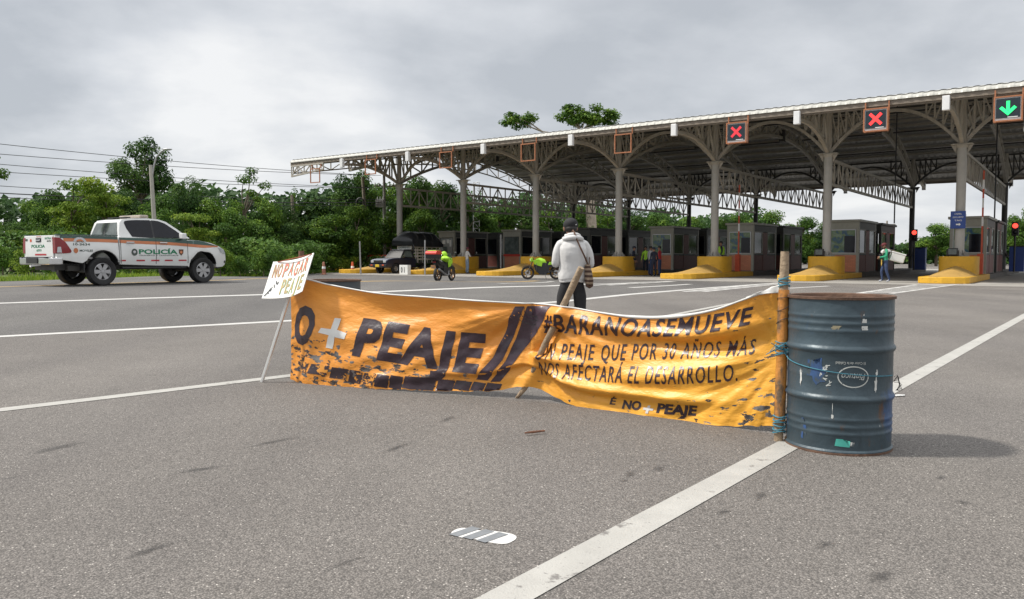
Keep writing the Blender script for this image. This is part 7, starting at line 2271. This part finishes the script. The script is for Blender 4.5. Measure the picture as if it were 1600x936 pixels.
t, b1, tp1 = pole_at(461, 400, 456, 305, 60, .14, .10, M['wood_pole'], 'utility_pole', 'leaning bare wooden pole behind the hand-painted sign')
t, b2, tp2 = pole_at(571, 345, 566.5, 277, 62, .15, .11, M['wood_pole'], 'utility_pole', 'wooden pole carrying a coil of black cable left of the transformer pole')
c = at_depth(563, 318, 62) - b2
m = MB(); m.path([c + Vector((.30 * cos(a), -.1, .42 * sin(a))) for a in [2 * pi * i / 16 for i in range(17)]], .06, 6, cap=False); m.build('cable_coil', M['wire_black'], t, smooth=60)
t, b3, tp3 = pole_at(601, 390, 600, 268, 63, .14, .10, pm('grey_pole', (0.27, 0.26, 0.245), .8, var=.15), 'utility_pole', 'grey utility pole with a crossarm and a finned transformer')
rl = lambda px, py: at_depth(px, py, 63) - b3
m = MB(); m.bar(rl(584, 290.5), rl(617, 291), .09); m.build('crossarm', M['wood_pole'], t)
m = MB()
for px in (586, 592, 609, 615): m.tube(rl(px, 290), rl(px, 285.5), .05, .04, 8)
m.build('insulator', M['white_cap'], t)
m = MB(); q = rl(595, 318) + Vector((0, -.28, 0)); m.box(q, (.62, .42, .62))
for i in range(5): m.box(q + Vector((-.26 + .13 * i, -.25, 0)), (.05, .12, .5))
for i in range(3): m.tube(q + Vector((-.2 + .2 * i, 0, .3)), q + Vector((-.2 + .2 * i, 0, .52)), .04, .03, 8)
m.build('transformer', pm('transformer_grey', (0.42, 0.42, 0.41), .5, var=.1), t, bevel=.015)
m = MB(); m.bar(rl(601, 345) + Vector((.2, -.1, 0)), rl(601, 338) + Vector((.2, -.1, 0)), .3, .2); m.build('meter_box', M['white_cap'], t)
# lattice ladder mast beyond the canopy
t, b4, tp4 = pole_at(749, 362, 749, 285, 84, .05, .05, M['white_cap'], 'lattice_mast', 'pale ladder-like lattice mast behind the tie beams of the canopy')
m = MB()
for k in range(14):
    z = (tp4 - b4).z * k / 13
    m.bar((0, 0, z), (-.62, 0, z), .05)
    if k < 13: m.bar((0, 0, z), (-.62, 0, z + (tp4 - b4).z / 13), .035)
m.tube((-.62, 0, 0), (-.62, 0, (tp4 - b4).z), .05, None, 8); m.build('rungs', M['white_cap'], t)
m = MB(); m.path([(0, 0, (tp4 - b4).z), (-.2, 0, (tp4 - b4).z + .05), (-.55, 0, (tp4 - b4).z - .2)], .05, 6); m.build('hook', M['white_cap'], t)
# white street lamp far behind, under the roof
t, b5, tp5 = pole_at(842, 380, 850, 348, 100, .09, .07, M['white_cap'], 'street_lamp', 'white street lamp far behind the canopy, right of the third column')
m = MB(); m.path([tp5 - b5, at_depth(856, 340, 100) - b5, at_depth(872, 337, 100) - b5], .07, 6); m.build('arm', M['white_cap'], t, smooth=60)
for px, tp_, lab_ in ((1386, 345, 'distant utility pole with a crossarm above the last booths'), (1246, 347, 'distant utility pole with a double crossarm above the dark booths')):
    t, b_, q_ = pole_at(px, 396, px, tp_ , 130, .14, .12, M['wood_pole'], 'utility_pole', lab_)
    m = MB(); m.bar(Vector((-1.2, 0, (q_ - b_).z - .6)), Vector((1.2, 0, (q_ - b_).z - .6)), .14)
    if px < 1300: m.bar(Vector((-1.4, 0, (q_ - b_).z - 1.3)), Vector((1.4, 0, (q_ - b_).z - 1.3)), .14)
    m.build('crossarm', M['wood_pole'], t)
# overhead wires
def wire(p0, p1, sag, label, r=.018):
    m = MB(); m.path([p0.lerp(p1, i / 24) - Vector((0, 0, sag * 4 * (i / 24) * (1 - i / 24))) for i in range(25)], r, 5)
    o = m.build('overhead_wire', M['wire_black'], smooth=60); tag(o, label, 'cable', 'overhead wires above the roadside wood')
wl = ['topmost overhead wire above the wood', 'second overhead wire from the top', 'third overhead wire from the top', 'fourth overhead wire from the top', 'lowest thin overhead wire at the left edge', 'thick low overhead wire at the left edge', 'low overhead wire between the two at the left edge']
for i, (y0, y1, z0) in enumerate(((214, 285, 40), (234, 286, 41), (249, 286, 42), (264, 286, 42))):
    wire(at_depth(-150, y0 - 6, z0), tp3 + Vector((-.7 + .45 * i, 0, -.3 - (1.0 if i > 1 else 0))), .25, wl[i])
for i, (y0, y1, z0) in enumerate(((284, 330, 42), (297, 318, 41), (304, 322, 41))):
    wire(at_depth(-150, y0 - 4, z0), at_depth(601, 312 + 4 * i, 62.8), .3, wl[4 + i], .03 if i == 1 else .018)

# traffic posts, barrier and low yellow kerb left of the first island
def post(px, py, top, mat, label, z):
    b = at_depth(px, py, z); b.z = G(b.x, b.y)
    h = CAM_H + (401.5 - top) / 1250 * z
    t = thing('traffic_post', label, 'post', b)
    m = MB(); m.lathe([(.20, 0), (.20, .04), (.13, .06), (.10, h * .6), (.07, h - .05), (.05, h), (0, h)], 14); m.build('body', mat, t, smooth=40)
    m = MB(); m.lathe([(.112, h * .45), (.118, h * .46), (.105, h * .62), (.10, h * .63)], 14); m.build('band', M['white_cap'], t, smooth=40)
post(506, 430, 409, pm('faded_post', (0.34, 0.15, 0.10), .7, var=.2), 'faded brownish traffic post by the low yellow kerb', 50)
post(551, 428, 409, M['orange_cone'], 'orange traffic post by the first yellow island', 54)
t, b_, q_ = pole_at(563.5, 422, 562, 377, 51, .055, .05, M['alloy'], 'metal_post', 'thin grey metal post on the first yellow island')
t, b_, q_ = pole_at(664, 424, 664, 375, 49, .05, .045, M['alloy'], 'metal_post', 'thin grey metal post in front of the old blue pickup')
t, b_, q_ = pole_at(534, 424, 533, 396, 60, .04, .04, M['alloy'], 'metal_post', 'slim grey post in front of the bright bushy tree')
m = MB(); a, b = T(-9, 1.2), T(-1.4, 1.2); m.bar(a + Vector((0, 0, .13)), b + Vector((0, 0, .13)), .35, .26)
tag(m.build('yellow_kerb', M['island_yellow'], bevel=.03), 'low yellow kerb running left from the first toll island', 'kerb')
bp_ = T(px_x(612, 1.5, 1), 1.5)
t = thing('barrier_gate', 'red horizontal barrier arm with an orange housing behind the old pickup', 'barrier', bp_, TH)
m = MB(); m.box((0, 0, .55), (.5, .4, 1.1)); m.build('housing', M['orange_cone'], t, bevel=.03)
m = MB()
for i in range(4): m.box((-.35 - .55 * i, -.25, 1.18), (.55, .07, .14), mat=i % 2)
m.build('arm', [M['red_orange'], M['red_paint']], t)
